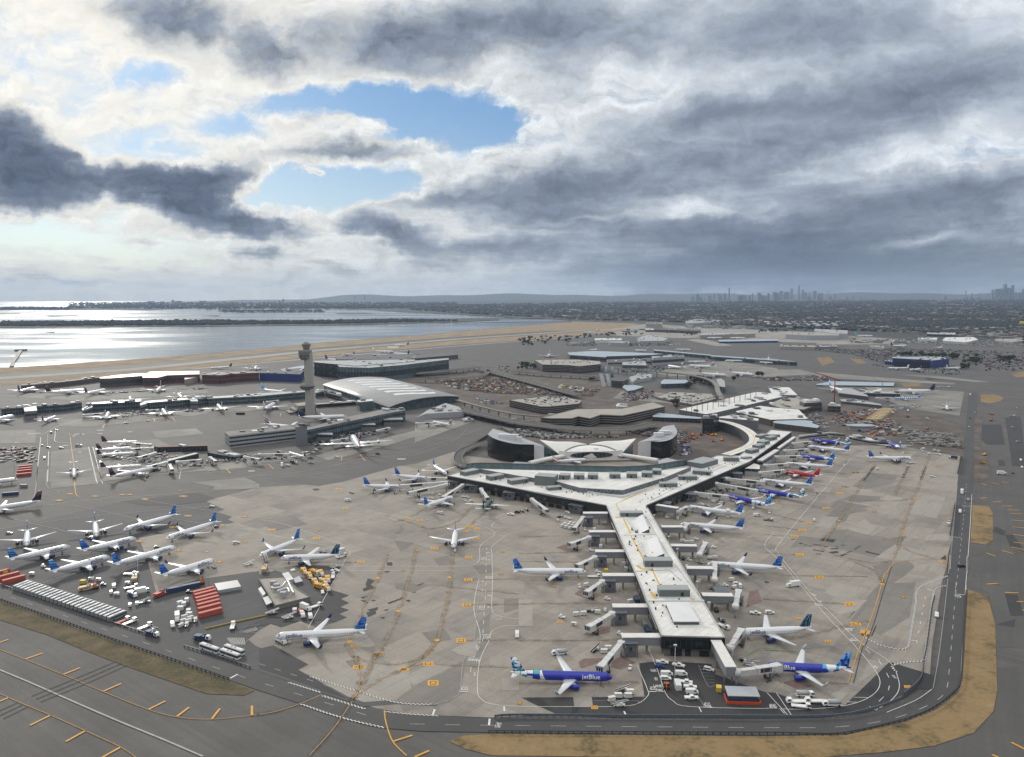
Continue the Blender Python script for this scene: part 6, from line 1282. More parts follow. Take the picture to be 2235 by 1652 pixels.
KIND = {
'car': lambda m: Proto(lambda: veh('car','car',CP,1.85,m,CG,(-1.4,1.4),.33)),'suv': lambda m: Proto(lambda: veh('sport_utility_car','car',SP,1.95,m,SG,(-1.45,1.45))),'van': lambda m: Proto(lambda: veh('van','van',VP,2.0,m,VG,(-1.7,1.75))),
'pickup': lambda m: Proto(lambda: veh('pickup_truck','pickup truck',[(-2.8,.5),(2.8,.5),(2.85,1.1),(1.5,1.2),(.9,1.85),(-.5,1.85),(-.55,1.2),(-2.8,1.2)],2.0,m,[(-.4,1.25),(1.35,1.25),(.85,1.75),(-.4,1.75)],(-1.8,1.8),.42,x_pick)),
'tug': lambda m: Proto(lambda: veh('baggage_tug','tug',TUGP,1.5,m,None,(-1.0,1.1),.36,x_tug)),'cart': lambda m: Proto(lambda: veh('baggage_cart','baggage cart',[(-1.6,.5),(1.6,.5),(1.6,.75),(-1.6,.75)],1.6,m,None,(-1.1,1.1),.26,x_canopy)),
'belt': lambda m: Proto(lambda: veh('belt_loader','belt loader',[(-2.4,.4),(2.4,.4),(2.4,.9),(-2.4,.9)],1.7,m,None,(-1.6,1.6),.36,x_belt)),'boxtruck': lambda m: Proto(lambda: veh('box_truck','truck',[(-4.0,.9),(1.9,.9),(1.9,3.5),(-4.0,3.5)],2.45,m,None,(-2.6,2.9),.48,x_cab(3.1,WPAINT))),
'fuel': lambda m: Proto(lambda: veh('tank_truck','tank truck',[(-3.8,.7),(3.8,.7),(3.8,1.0),(-3.8,1.0)],2.2,m,None,(-2.6,2.6),.48,x_fuel)),'lift': lambda m: Proto(lambda: veh('catering_lift_truck','lift truck',[(-3.4,.7),(4.2,.7),(4.2,1.0),(-3.4,1.0)],2.3,m,None,(-2.3,2.9),.48,x_lift)),
'steps': lambda m: Proto(lambda: veh('boarding_steps','boarding steps',[(-2.6,.4),(2.4,.4),(2.4,.75),(-2.6,.75)],1.8,m,None,(-1.7,1.6),.36,x_steps)),'flat': lambda m: Proto(lambda: veh('flatbed_truck','truck',[(-3.8,.8),(3.8,.8),(3.8,1.15),(-3.8,1.15)],2.3,m,None,(-2.5,2.8),.48,x_cab(3.0,WPAINT))),
'loader': lambda m: Proto(lambda: veh('cargo_loader','cargo loader',[(-4.2,.5),(4.4,.5),(4.4,1.1),(-4.2,1.1)],2.8,m,None,(-2.8,2.8),.5,x_load(m))),'exc': lambda m: Proto(lambda: veh('excavator','excavator',[(-1.9,.9),(1.2,.9),(1.3,2.7),(.1,2.8),(-.2,2.0),(-1.9,1.9)],2.3,m,[(.2,1.7),(1.32,1.7),(1.3,2.5),(.2,2.55)],(),.4,x_exc)),
'gse': lambda m: Proto(gse),'coach': lambda m: Proto(bus(12.5,WPAINT,W_WALL,GLASS)),'bus': lambda m: Proto(bus(10.5,mat('bus grey side',(.24,.25,.26),.4),WHC,mat('bus tinted glass',(.06,.065,.075),.3))),'box40': lambda m: Proto(container(12.2,2.44,2.9,m)),'box20': lambda m: Proto(container(6.1,2.44,2.6,m)),'box10': lambda m: Proto(container(3.0,2.2,2.2,m)),'trailer': lambda m: Proto(container(14.0,3.0,3.2,m)),
}
VM = dict(w=WPAINT,k=DARKP,b=BLUEP,s=SILV,y=YELP,o=ORAN,t=TANP,r=REDC,B=BLUC,W=WHC,Y=YLC,g=GRYE,G=GRNC,R=REDP)
VP_ = {}
def vehicle(kind,col,c,x,y,dx,dy,label,group=None,z=.42):
 k = (kind,col)
 if k not in VP_: VP_[k] = KIND[kind](VM[col])
 a = P(c,x,y,z + (0 if z > 1 else .6)); b = P(c,x + dx,y + dy,z + (0 if z > 1 else .6)); a.z = z
 return VP_[k].put(a,head(a,b),label,group)
KW = {'car': 'car','suv': 'tall car','van': 'van','pickup': 'pick-up truck','tug': 'baggage tug','cart': 'covered baggage cart','belt': 'belt loader','boxtruck': 'box truck','fuel': 'tank truck','lift': 'raised catering lift truck','steps': 'boarding steps','flat': 'flatbed truck','loader': 'cargo loader','exc': 'excavator','gse': 'ground power unit','coach': 'apron bus','bus': 'bus','box40': 'long container','box20': 'short container','box10': 'small container','trailer': 'site trailer'}
CW = dict(w='white',k='black',b='blue',s='silver',y='yellow',o='orange',t='tan',r='red',B='dark blue',W='white',Y='yellow',g='grey',G='green',R='red')
def rows(txt):
 for ln in txt.strip().split('\n'):
  f,place = ln.split('|'); f = f.split(); kind,col,c = f[0],f[1],f[2]; x,y,dx,dy = map(float,f[3:7])
  vehicle(kind,col,c,x,y,dx,dy,'%s %s %s' % (CW[col],KW[kind],place.strip()),KW[kind] + 's on the airport')
rows('''van w B 763 290 1 0|alone on the open apron left of the left arm
car s B 797 222 1 .1|beside the nearer striped fin airliner of the left arm
belt w B 985 222 .5 -1|under the wing of the nearer striped fin airliner of the left arm
belt w B 1170 225 .6 -1|under the nose of the nearer striped fin airliner of the left arm
tug w B 1545 395 1 0|pulling a lone cart below the striped fin airliner
cart w B 1568 400 1 0|alone behind a tug below the striped fin airliner
pickup w B 2165 410 1 .1|in front of the left arm, right of the green airliner
suv k B 2225 392 1 0|at the base wall of the left arm near the fork
pickup w B 655 897 1 .05|beside the long white boundary line near the yellow loaders
flat w B 635 945 .2 -1|just below the pick-up near the yellow loaders
belt w B 650 862 1 -.3|just above the pick-up near the yellow loaders
belt g B 550 735 1 0|behind the wing of the navy finned airliner
lift w B 705 775 1 -.3|parked at the tail of the navy finned airliner
tug w B 1685 722 0 -1|pulling the head on airliner along the taxi line
flat g B 185 1508 1 .5|under the nose of the lone lower left airliner
tug w B 240 1508 1 .4|just behind the nose of the lone lower left airliner
steps g B 60 812 -1 -1|at the nose of the slender striped fin airliner
loader t B 45 890 .6 -1|left of the low plant building, beige lift folded
cart w B 1330 205 1 0|first in the cart row under the long left arm tunnels
cart w B 1400 200 1 0|second in the cart row under the long left arm tunnels
cart w B 1470 195 1 0|third in the cart row under the long left arm tunnels
tug w B 1495 235 1 0|just right of the cab of the third left arm tunnel
tug w B 1555 240 1 -.2|between the third and fourth left arm tunnels
car k B 1700 218 1 -.2|beside the fourth left arm tunnel rotunda
car w B 1480 272 1 0|behind the tail of the upward pointing striped airliner
belt w B 1385 298 1 0|at the tail end of the upward pointing striped airliner
tug w B 1760 258 1 0|in the huddle between the slanting tunnel and the green airliner, top left
tug w B 1795 262 1 .2|in the huddle between the slanting tunnel and the green airliner, top right
tug w B 1770 292 1 .4|in the huddle between the slanting tunnel and the green airliner, lower left
tug w B 1825 295 1 -.2|in the huddle between the slanting tunnel and the green airliner, lower right
van w F 2222 515 0 1|parked alone on the bare apron left of the blue airliner
car w A 1825 340 1 0|on the dark asphalt right of the left-hand airliners
suv w A 2035 655 1 -.15|on bare concrete in the middle of the left apron
car s A 80 570 1 0|at the left frame edge behind the leftmost airliners
tug w A 375 857 1 .2|left of the airliner nearest the bus row
tug k A 1348 692 1 -.2|between the patterned fin airliners of the left group
belt w A 2145 840 1 -.25|alone right of the airliner with steps
tug k A 1865 517 1 -.2|under the tail of the rightmost left-hand airliner
steps g A 1845 862 -1 -1|at the nose of the airliner beside the blue container
flat g A 770 612 1 .3|under the right-hand of the two head on airliners
box10 Y A 715 998 1 0|at the left of the parked ground equipment below the airliners
exc o A 820 1040 -1 -.3|among the parked ground equipment below the airliners
loader t A 745 1052 1 -.2|lowest of the tan equipment below the bus side airliner
gse w A 785 968 1 0|beside the lamp mast foot below the bus side airliner
gse w A 850 975 1 .1|right of the lamp mast foot below the bus side airliner
tug b A 890 1015 1 0|between the orange excavator and three white units
van w A 982 1030 0 -1|topmost of three white units in the equipment yard
gse w A 958 1085 0 -1|left of the three white units in the equipment yard
gse w A 1005 1100 1 0|lowest of the three white units in the equipment yard
flat w A 1120 925 1 0|below the long patterned fin airliner, left one
gse w A 1175 922 1 0|below the long patterned fin airliner, right one
loader t A 1160 970 .2 -1|with its tan arm raised among white trucks
gse w A 1100 1005 1 0|in the tight cluster by the second lamp mast, upper left
flat w A 1130 1040 1 -.2|in the tight cluster by the second lamp mast, lower left
boxtruck w A 1225 1080 1 -.2|in the tight cluster by the second lamp mast, lower right
loader b A 1140 1105 1 .6|beside the white trucks of the equipment cluster
gse w A 1120 1195 0 -1|left one of the pair near the red stack
gse w A 1180 1182 0 -1|right one of the pair near the red stack
belt k A 1225 1170 1 -.2|right of the pair of white units near the red stack
tug w A 1268 1158 1 0|last in the short line near the red stack
box40 B A 1480 1075 5 -1|nearer half of the long blue wall beside the airliner with steps
box40 B A 1630 1042 5 -1|farther half of the long blue wall beside the airliner with steps
loader R A 1380 1105 1 -.4|folded at the end of the blue containers
exc o A 1740 1000 .4 -1|between the blue containers and the pale shed
tug k A 1630 1080 1 0|in front of the blue containers
box40 r A 1755 1085 5 -1.3|topmost of the seven side by side
box40 r A 1770 1108 5 -1.3|second from the top of the seven side by side
box40 r A 1780 1138 5 -1.3|third from the top of the seven side by side
box40 r A 1790 1165 5 -1.3|fourth of the seven side by side
box40 r A 1798 1195 5 -1.3|fifth of the seven side by side
box40 r A 1806 1228 5 -1.3|sixth of the seven side by side
box40 r A 1812 1270 5 -1.3|nearest of the seven side by side
box40 r A 120 985 5 -1.3|nearest at the left frame edge, beside the first bus
box40 r A 70 955 5 -1.3|second at the left frame edge, behind the nearest one
box40 r A -10 930 5 -1.3|farthest at the left frame edge
gse w A 275 925 1 0|alone beside the red containers at the left frame edge
box10 Y A 40 920 1 0|behind the red containers at the left frame edge
box10 W A 1610 1155 .3 -1|beside the upper end of the red stack
box10 W A 1552 1180 1 -.3|left of the red stack, upper of two close together
box10 W A 1585 1190 .3 -1|left of the red stack, right of two close together
box10 W A 1555 1225 1 0|left of the red stack, standing alone
box10 W A 1625 1250 0 -1|below the lone one left of the red stack
box10 W A 1630 1278 1 0|beside the box truck left of the red stack
boxtruck w A 1528 1310 0 1|facing the camera left of the red stack
van w A 1487 1365 .2 1|facing the camera below the box truck left of the red stack
cart w A 1590 1300 1 -.3|upper left in the pack below the red stack
cart w A 1640 1310 1 -.3|upper right in the pack below the red stack
cart w A 1580 1335 1 -.3|middle left in the pack below the red stack
cart w A 1625 1335 1 -.3|middle right in the pack below the red stack
cart w A 1685 1325 .3 -1|at the right end of the pack below the red stack
cart w A 1610 1365 .5 -1|lowest in the pack below the red stack
cart g A 1560 1375 1 -.5|empty frame at the foot of the pack below the red stack
flat r E 1060 395 1 -.4|at the near end of the bus row, left one
flat w E 1120 405 1 -.4|at the near end of the bus row, right one
flat w E 1250 445 1 -.4|beside a long blue dolly by the road barrier
belt B E 1330 470 1 .8|long and low beside the road barrier
loader B E 1310 510 1 .3|lowest beside the road barrier
loader B E 1740 545 1 .1|alone left of the hatched islands
flat w E 2005 440 .3 -1|by the yellow kerb wall
coach w E 1808 640 2.3 .8|leftmost of three with black sides beside the road
coach w E 1985 692 2.3 .8|nearest of three with black sides beside the road
coach w E 2020 655 2.3 .8|right-hand back one of three with black sides beside the road
loader y B 385 905 .7 1|topmost of the yellow jumble by the navy finned airliner
loader y B 430 945 .7 1|second down on the left of the yellow jumble
loader y B 470 915 .7 .3|upper middle of the yellow jumble
loader y B 530 925 .7 1|upper right of the yellow jumble
loader y B 590 975 .3 1|right side of the yellow jumble
loader y B 560 1000 .7 1|inner right of the yellow jumble
loader y B 480 1000 .7 1|left middle of the yellow jumble
loader y B 520 1035 1 .3|lower left of the yellow jumble
loader y B 580 1050 .7 .8|lowest of the yellow jumble
loader k B 510 970 .7 .6|dark one in the heart of the yellow jumble
car w B 545 1080 .2 1|at the foot of the yellow jumble
flat w B 440 1285 .2 1|nearest in the truck cluster in front of the plant building
flat w B 375 1275 .2 1|left in the truck cluster in front of the plant building
boxtruck w B 400 1225 1 .4|behind the truck cluster in front of the plant building
flat r B 360 1250 .4 1|red decked one in the truck cluster before the plant building
flat w B 480 1205 1 -.3|at the right corner of the plant building
belt w B 250 1298 1 -.2|left of the truck cluster in front of the plant building
belt B B 110 1262 1 -.2|long and blue, left in front of the plant building
box10 W B 305 1245 0 -1|in front of the plant building wall
cart w C 375 512 1 -.4|front left of the eight cart block by the northernmost left bridge
cart w C 408 522 1 -.4|front middle of the eight cart block by the northernmost left bridge
cart w C 438 534 1 -.4|front right of the eight cart block by the northernmost left bridge
cart w C 398 498 1 -.4|middle left of the eight cart block by the northernmost left bridge
cart w C 430 506 1 -.4|middle of the eight cart block by the northernmost left bridge
cart w C 462 514 1 -.4|middle right of the eight cart block by the northernmost left bridge
cart w C 445 490 1 -.4|back left of the eight cart block by the northernmost left bridge
cart w C 478 496 1 -.4|back right of the eight cart block by the northernmost left bridge
tug w C 338 460 0 -1|left of the eight cart block
tug w C 408 437 1 0|beside a black topped belt loader near the fork
tug w C 442 447 1 0|next to the tug by the belt loader near the fork
belt k C 358 430 1 -.2|left of the fork shelter
suv w C 420 397 1 .2|at the wall left of the fork shelter
belt k C 30 382 1 .5|left of the empty tunnel on the left arm, left one
belt k C 72 372 1 .8|left of the empty tunnel on the left arm, right one
box10 W C 652 545 0 -1|beside the northernmost left stair shelter
tug w C 572 540 0 1|under the northernmost left bridge
cart g C 740 488 1 0|in the shade under the northernmost left walkway
tug w C 625 720 1 .2|below the second left-hand stair shelter
box10 W C 707 690 0 1|beside the second left-hand stair shelter
tug w C 683 905 1 .1|at the nose of the broadside white airliner, upper one
box10 Y C 755 902 0 1|beside the third left-hand stair shelter
flat w C 650 948 1 0|at the nose of the broadside white airliner, lower one
tug w C 525 1032 .3 1|left of the fourth left-hand cab
cart w C 582 1022 1 -.2|behind the fourth left-hand cab
tug w C 765 1138 1 .1|below the fourth left-hand stair shelter
box10 W C 847 1058 0 1|beside the fourth left-hand stair shelter
box10 W C 905 842 0 1|against the concourse wall beyond the third left walkway
box10 W C 925 885 0 1|against the concourse wall level with the broadside airliner
cart w C 960 1165 1 -.2|beside the dark slate box at the concourse wall
tug w C 372 1294 1 .15|ahead of two loose carts on the left
cart w C 495 1275 1 -.1|left one of two loose behind a tug
cart w C 560 1268 1 -.1|right one of two loose behind a tug
cart w C 680 1256 1 0|at the end of a belt loader, fifth left gate
belt k C 622 1243 1 0|beyond two loose carts, fifth left gate
tug w C 745 1235 0 -1|beyond the fifth left-hand tunnel
gse w C 477 1358 1 .1|alone left of the fifth left-hand cab
tug w C 875 1438 1 .2|below the fifth left-hand stair shelter
box20 B C 1018 1155 .5 1|slate grey one against the concourse wall
box20 g C 1085 1370 .5 1|upper one against the near concourse wall
box20 B C 1115 1425 .5 1|lower one against the near concourse wall
fuel w G 355 672 -1 .1|behind the blue airliner of the lower middle
belt k G 662 642 1 -.6|left of two carts behind the blue airliner
cart w G 738 660 1 0|nearer of two behind the blue airliner
cart w G 772 630 1 0|farther of two behind the blue airliner
tug w G 962 798 -.4 1|beside the blue airliner nose under the sixth bridge
cart w G 802 1072 1 -.2|leftmost of four in front of the blue airliner
cart w G 858 1042 1 0|middle of four in front of the blue airliner
cart w G 945 1042 1 0|right of four in front of the blue airliner
cart w G 962 1010 1 0|hindmost of four in front of the blue airliner
belt k G 905 990 1 -.15|behind the four carts before the blue airliner
belt w G 868 1115 1 0|nearest the road in front of the blue airliner
pickup w G 1238 748 1 .1|parked against the end wall of the terminal
car b G 1218 782 1 .1|in the staff car park
pickup w G 1378 775 1 .2|right of the mast in the back row of the car park
van w G 1278 852 1 0|big and left of the mast in the car park
van w G 1402 850 1 .05|long and right of the mast in the car park
suv w G 1268 888 1 0|behind the orange machine in the car park
exc o G 1275 960 0 1|in the car park
box20 W G 1372 955 .3 1|beside the mast foot in the car park
pickup w G 1442 920 1 .1|third from the front in the right-hand row of the car park
pickup w G 1478 960 1 .1|second from the front in the right-hand row of the car park
van w G 1495 1006 1 0|in the right-hand row of the car park near the front
pickup w G 1488 1055 1 0|nearest the road in the car park
suv w G 1640 810 1 .2|alone under the grey elbow bridge
box10 Y G 1725 985 0 1|on the sandy strip under the elbow bridge
pickup k G 1705 298 .3 1|under the empty right-hand bridge
pickup w G 2040 325 1 .1|above the navy finned airliner, left of a white car
suv w G 2165 320 1 0|above the navy finned airliner, right of the pick-up
belt k G 1750 385 1 .8|at the concourse wall beside the navy finned airliner, upper one
flat w G 1765 440 1 .5|at the concourse wall beside the navy finned airliner, lower one
belt k G 1950 738 1 .4|behind the dotted blue airliner, left one
belt w G 2002 768 1 .1|behind the dotted blue airliner, right one
tug w C 1280 435 1 .1|under the right-hand bridge nearest the fork
cart w C 1372 448 0 1|between the first two right-hand bridges
boxtruck w C 1600 268 1 .2|under the tunnel of the big dotted airliner
car w C 1572 322 1 .1|left in the huddle left of the dotted tail near the fork
car s C 1628 338 1 .2|low middle in the huddle near the dotted airliner
cart w C 1680 303 1 .2|upper in the huddle near the dotted airliner
car w C 1735 328 1 .1|right in the huddle near the dotted airliner
cart w C 1742 315 1 .2|behind the right-hand car in the huddle by the dotted airliner
lift w C 1805 428 0 -1|at the tail of the first white right-hand airliner
lift w C 2022 352 0 -1|at the tail of the big dotted airliner
van w C 2055 418 1 0|right of the first white right-hand airliner
pickup g C 2150 457 1 .1|right of the second white right-hand airliner
tug w C 2162 396 0 1|on the service lane right of the dotted airliner
tug w C 1530 622 1 0|between the empty bridge and the second white airliner
cart w C 1412 642 1 0|left of the tug beyond the empty right bridge
cart k C 1445 655 1 0|black topped, beyond the empty right bridge
cart w C 1490 652 1 0|nearest the tug beyond the empty right bridge
cart w C 1605 657 1 0|behind the turned tunnel of the empty bridge
tug w C 1680 692 1 0|inside a painted box right of the empty bridge
suv k C 1420 792 .2 1|under the empty right-hand walkway
tug w C 1472 803 1 .3|right of the black car under the empty walkway
belt w C 1568 822 1 .2|at the foot of the turned empty tunnel
cart B C 1648 790 1 0|left of a pair behind the mosaic finned nose
cart w C 1692 785 1 0|right of a pair behind the mosaic finned nose
cart w C 1835 978 1 0|below the engine of the airliner beside the box truck
suv w C 1880 1008 1 -.1|right in the huddle between the two last right gates
tug w C 1782 1022 1 0|left in the huddle between the two last right gates
belt g C 1685 1047 1 0|below the huddle between the two last right gates
cart r C 1858 1043 1 -.2|in the huddle between the two last right gates
cart w C 1910 1032 .3 1|rightmost in the huddle between the two last right gates
box10 W C 1557 990 0 1|at the foot of the mosaic finned airliner's walkway
boxtruck w D 245 1025 -1 .12|driving on the right-hand apron behind the mosaic finned airliner
car w D 1447 84 1 .1|crossing the far right of the right-hand apron
tug w D 40 395 0 1|beside the service lane, upper one
flat g D 32 457 1 .1|beside the service lane, lower one
tug g D 450 227 0 1|on the service lane beyond the teal block tail
box10 W D 1585 500 0 1|by the road barrier with a red topped neighbour
tug R D 1590 482 0 1|by the road barrier
gse k D 425 462 0 1|alone in the middle of the right-hand apron
gse k D 973 20 1 0|alone at the far side of the right-hand apron
boxtruck w D 1700 225 0 1|driving down the perimeter road
suv s D 1753 285 0 -1|driving up the perimeter road
van w D 1683 388 0 1|following the box truck down the perimeter road
suv k D 1697 855 1 -.1|in the middle of the perimeter road crossing
suv w D 1482 1280 0 1|parked beside the chequered barrier
boxtruck w D 2045 62 1 .05|at the frame's right side beyond the grass
car k D 2140 52 0 1|beside the white truck right of the perimeter road
fuel w H 345 1032 1 0|hindmost of the five near the road corner
flat w H 270 1088 -1 0|left one of the five near the road corner
flat w H 430 1085 -1 0|middle one of the five near the road corner
flat w H 312 1130 1 .1|nearest of the five near the road corner
fuel w H 580 1112 -1 0|right one of the five near the road corner
flat w M 1010 1352 -1 0|pulling the airliner on the open right-hand apron
car w M 950 1247 1 0|below the blue airliner at the construction site
steps w M 1140 1220 1 .4|at the edge of the construction site, left of carts
tug w M 1215 1255 1 0|in front of the steps at the construction site edge
cart W M 1270 1222 1 0|left of two by the construction site edge
cart W M 1315 1232 1 0|right of two by the construction site edge
pickup w M 1315 1262 1 .2|in front of two carts by the construction site edge
boxtruck B M 1470 1308 -1 -.1|beside the road at the far end of the right-hand apron
fuel w I 1585 1490 .5 -1|under the wing of the nearest dark red finned airliner
loader k I 1680 1440 1 -.2|at the nose of the nearest dark red finned airliner
fuel g I 1285 1310 1 0|below the high tailed jet of the left pier
box40 R I 270 1405 1 -.1|uppermost of four in the red stack at the left edge
box40 R I 265 1430 1 -.1|second of four in the red stack at the left edge
box40 R I 262 1455 1 -.1|third of four in the red stack at the left edge
box40 R I 258 1490 1 -.1|lowest of four in the red stack at the left edge
box40 B A 90 240 1 -.08|alone at the left frame edge beyond the red finned airliner
box20 g A 205 170 1 0|beside the dark blue container at the left frame edge
van w I 480 1305 0 1|on the marked lane left of the concrete lane
fuel g I 848 1172 1 0|crossing the taxiway above the left pier row
suv k I 660 1193 1 0|left of the tank truck above the left pier row
van k I 550 1030 0 1|on the sunlit crossing at left
car k I 455 1165 0 1|on the lane left of the sunlit crossing
car k I 522 1187 1 0|right of the lane at the sunlit crossing
car s I 605 1000 1 0|on the sunlit crossing at left
pickup k I 1360 925 1 0|in front of the nose in wide airliner at the glass pier
car s I 1595 902 1 0|between the wide airliners of the glass pier
box40 k J 355 828 1 0|standing on the taxiway left of the tower foot
car k J 1215 1200 1 0|under the wing tip of the double deck airliner
car w J 1165 1210 1 .1|left of the black car under the double deck wing
car w J 1135 1240 1 0|below the two cars under the double deck wing
car w J 1385 1290 1 0|below the double deck airliner
suv k J 1835 1257 1 0|right of the double deck airliner
suv w J 865 1382 1 0|driving on the lane below the regional jet, right one
boxtruck w J 803 1385 0 1|on the lane below the regional jet, left one
pickup k J 1110 1302 1 0|right of the small regional jet
pickup s J 1112 1352 1 0|on the lane below the double deck airliner, right of a dark loader
loader k J 930 1352 1 .2|on the lane below the regional jet
suv w M 1190 875 1 .1|in the middle of the construction ground by gravel heaps
exc o M 985 860 -1 .1|left of a white car by the gravel heaps
exc o M 1195 990 1 0|on the earth right of the gravel heaps
exc o M 450 870 -1 0|left in the construction yard
exc o M 310 880 1 0|far left in the construction yard
exc y M 720 945 1 .1|in front of the tan trailers
exc R M 230 880 -1 0|beside the scaffolded shell
exc y M 600 1080 0 -1|beside the oval roof
box20 G M 370 910 1 -.3|in the construction yard
exc y M 1890 830 -1 0|beside the perimeter road, upper one
exc o M 1880 900 1 0|beside the perimeter road, lower one
exc y M 1810 1270 1 0|on the brown strip right of the road, upper one
exc y M 1790 1360 -1 .1|on the brown strip right of the road, lower one
boxtruck w M 1655 625 0 1|coming down the far end of the perimeter road
car k M 1655 870 0 1|on the perimeter road beyond the construction site
car t M 1645 968 0 1|on the perimeter road beside the construction site
car s M 1705 812 0 -1|turning off the perimeter road
suv w M 2200 1325 0 1|right of the road at the frame edge, upper one
car w M 2212 1400 0 1|right of the road at the frame edge, lower one
car s M 2120 970 1 0|on the dark taxiway right of the road, upper one
car s M 2170 1125 1 0|on the dark taxiway right of the road, lower one
flat g M 2110 850 1 0|by the works right of the road
car s M 2155 765 0 1|far up the taxiway right of the road''')
for i in range(24):   # tan site trailers in the far yard
 r,k = divmod(i,3); vehicle('trailer','t','M',760 - 20 * r + 44 * (k - 1),785 + 15.5 * r + 3 * k,1,-.12,'tan trailer parked in the crooked rows of the construction yard','tan site trailers in the yard')
# the long row of parked white buses
N_BUS = 25
for i in range(N_BUS):
 f = i / (N_BUS - 1); f = f ** 1.06
 vehicle('bus','w','E',lerp(190,1010,f),lerp(95,362,f),lerp(80,130,f),lerp(-32,-56,f),'white bus at the left end of the long diagonal row, against the red containers' if i == 0 else 'white bus at the near end of the long diagonal row, beside two flatbed trucks' if i == N_BUS - 1 else 'white bus inside the long diagonal row beside the road barrier','white buses in the long row')
# small orange topped canopy by the road, slate shelters, the low plant building and its sheds
t = thing('canopy_shelter','grey roofed canopy with an orange base by the road at lower right','canopy',P('G',1925,1070,.42),head(P('G',1800,1110),P('G',2080,1118)))
m = MB(); m.hull8([(-6.6,-3.6,3.2),(6.6,-3.6,3.2),(6.6,3.6,3.8),(-6.6,3.6,3.8)],[(-6.6,-3.6,3.45),(6.6,-3.6,3.45),(6.6,3.6,4.05),(-6.6,3.6,4.05)]); m.build('roof',LGREY,t)
m = MB(); m.box(-6.9,6.9,-4.2,-3.7,.02,1.1); m.box(-7.1,-6.7,-4.2,3,.02,1.1); m.box(6.7,7.1,-4.2,3,.02,1.1); m.build('barrier',mat('orange barrier',(.55,.075,.02),.6),t)
m = MB(); m.box(-6.3,6.3,-3.3,-3.15,.02,2.2); m.build('blue_panel',BLUC,t); m = MB()
for x in (-6.4,0,6.4):
 for y in (-3.4,3.4): m.box(x - .12,x + .12,y - .12,y + .12,.02,3.4)
m.build('posts',DGREY,t)
pb = bld('plant_building','low grey plant building with shiny ducts on its roof beside the yellow loaders','B',[(-5,965),(140,1200),(440,1125),(330,1060),(215,950)],(140,1235,1200),CONCD,CONCR,parapet=.5)
o = pb.location
def onroof(c,x,y): q = P(c,x,y,4.6); return Vector((q.x - o.x,q.y - o.y,4.2))
for a in ([(100,1060),(190,1050),(240,1000),(270,1050),(300,1110)],[(150,1090),(240,1060),(260,1100)]):
 MB().tube(resample(curve([onroof('B',*p) + Vector((0,0,1)) for p in a],4),1.2),.75,8).build('duct',mat('shiny duct',(.5,.51,.52),.35,metal=.5),pb)
for x,y in ((150,1035),(205,1105),(120,1010)):
 p = onroof('B',x,y); MB().box(p.x - 1.6,p.x + 1.6,p.y - 1.2,p.y + 1.2,p.z - .5,p.z + 2).build('rooftop_unit',LGREY,pb)
bld('plant_block','tall pale grey plant block behind the low building with ducts','B',[(195,920),(240,985),(295,965),(250,905)],(240,1030,985),LGREY,W_ROOF); bld('plant_shed','small grey box beside the tall plant block','B',[(290,960),(310,1000),(375,985),(345,940)],(310,1020,1000),GREYW,LGREY)
bld('lean_to_shed','white sloping roofed shed at the left end of the low plant building','B',[(30,1130),(60,1190),(130,1160),(90,1105)],(60,1215,1190),GREYW,W_ROOF); bld('site_cabin','pale ribbed cabin at the left edge of the low plant building','B',[(-10,1050),(30,1110),(55,1090),(15,1032)],(30,1140,1110),WHC,WHC)
bld('storage_shed','long pale metal shed behind the red container stack','A',[(1848,1005),(1880,1065),(2078,1030),(2045,975)],(1880,1092,1065),LGREY,METROOF)
bld('utility_box','large white unit by the navy finned airliner','B',[(265,885),(275,895),(312,888),(300,872)],(275,905,893),WHC,WHC)
t = MB(); strip(t,PL('E',(1770,470),(2010,415),(2235,365),(2400,330)),.5,.42,1.0); t.build('barrier_wall',mat('dull yellow kerb',(.36,.27,.04),.8,.2,.4),None,label='low yellow wall at the edge of the equipment yard',cat='wall')
for c,x,y,yt,lab in [('A',778,960,800,'thin lamp mast behind the airliner nearest the buses'),('A',1195,1000,735,'thin lamp mast in front of the middle left-hand airliner'),('A',1797,1020,740,'thin lamp mast beside the blue containers'),('I',187,1260,1045,'thin lamp mast at the far left crossing'),('I',155,1430,1180,'thin lamp mast behind the far left red stack'),('I',1780,1320,1240,'thin lamp mast among the left pier tunnels'),('K',490,1165,1110,'lamp mast at the tip of the left arm'),('L',1310,1070,1015,'lamp post on the right arm roof')]:
 p = P(c,x,y,.42); lamp_post(lab,p,hgt(c,x,y,yt))
# barriers along the road
def barrier(label,c_pts,posts,col,h=1.1,step=3.0,rail=.35):
 q = resample(curve(c_pts,5),step); o = q[0].copy(); o.z = .5; t = thing('crash_barrier',label,'barrier',o)
 m = MB(); strip(m,[p - o for p in q],.25,h - rail,h); m.build('rail',col,t)
 m = MB()
 for p in q: p = p - o; m.box(p.x - .2,p.x + .2,p.y - .2,p.y + .2,0,h + .05)
 m.build('posts',posts,t)
SLATE = mat('slate blue rail',(.10,.13,.17),.5,.2,.4); DKRAIL = mat('dark timber rail',(.045,.05,.055),.8,.2,.4)
barrier('blue grey barrier between the bus row and the road',PL('E',(-100,60),(0,92),(350,205),(700,330),(1000,430),(1370,552)),DGREY,SLATE); barrier('blue grey barrier beside the three apron buses',PL('E',(1590,625),(1900,720),(2160,808)),DGREY,SLATE); barrier('dark post and rail barrier between the road and the left grass',PL('E',(-100,180),(0,220),(500,395),(1000,575),(1500,745),(2000,920)),DKRAIL,DKRAIL,1.2)
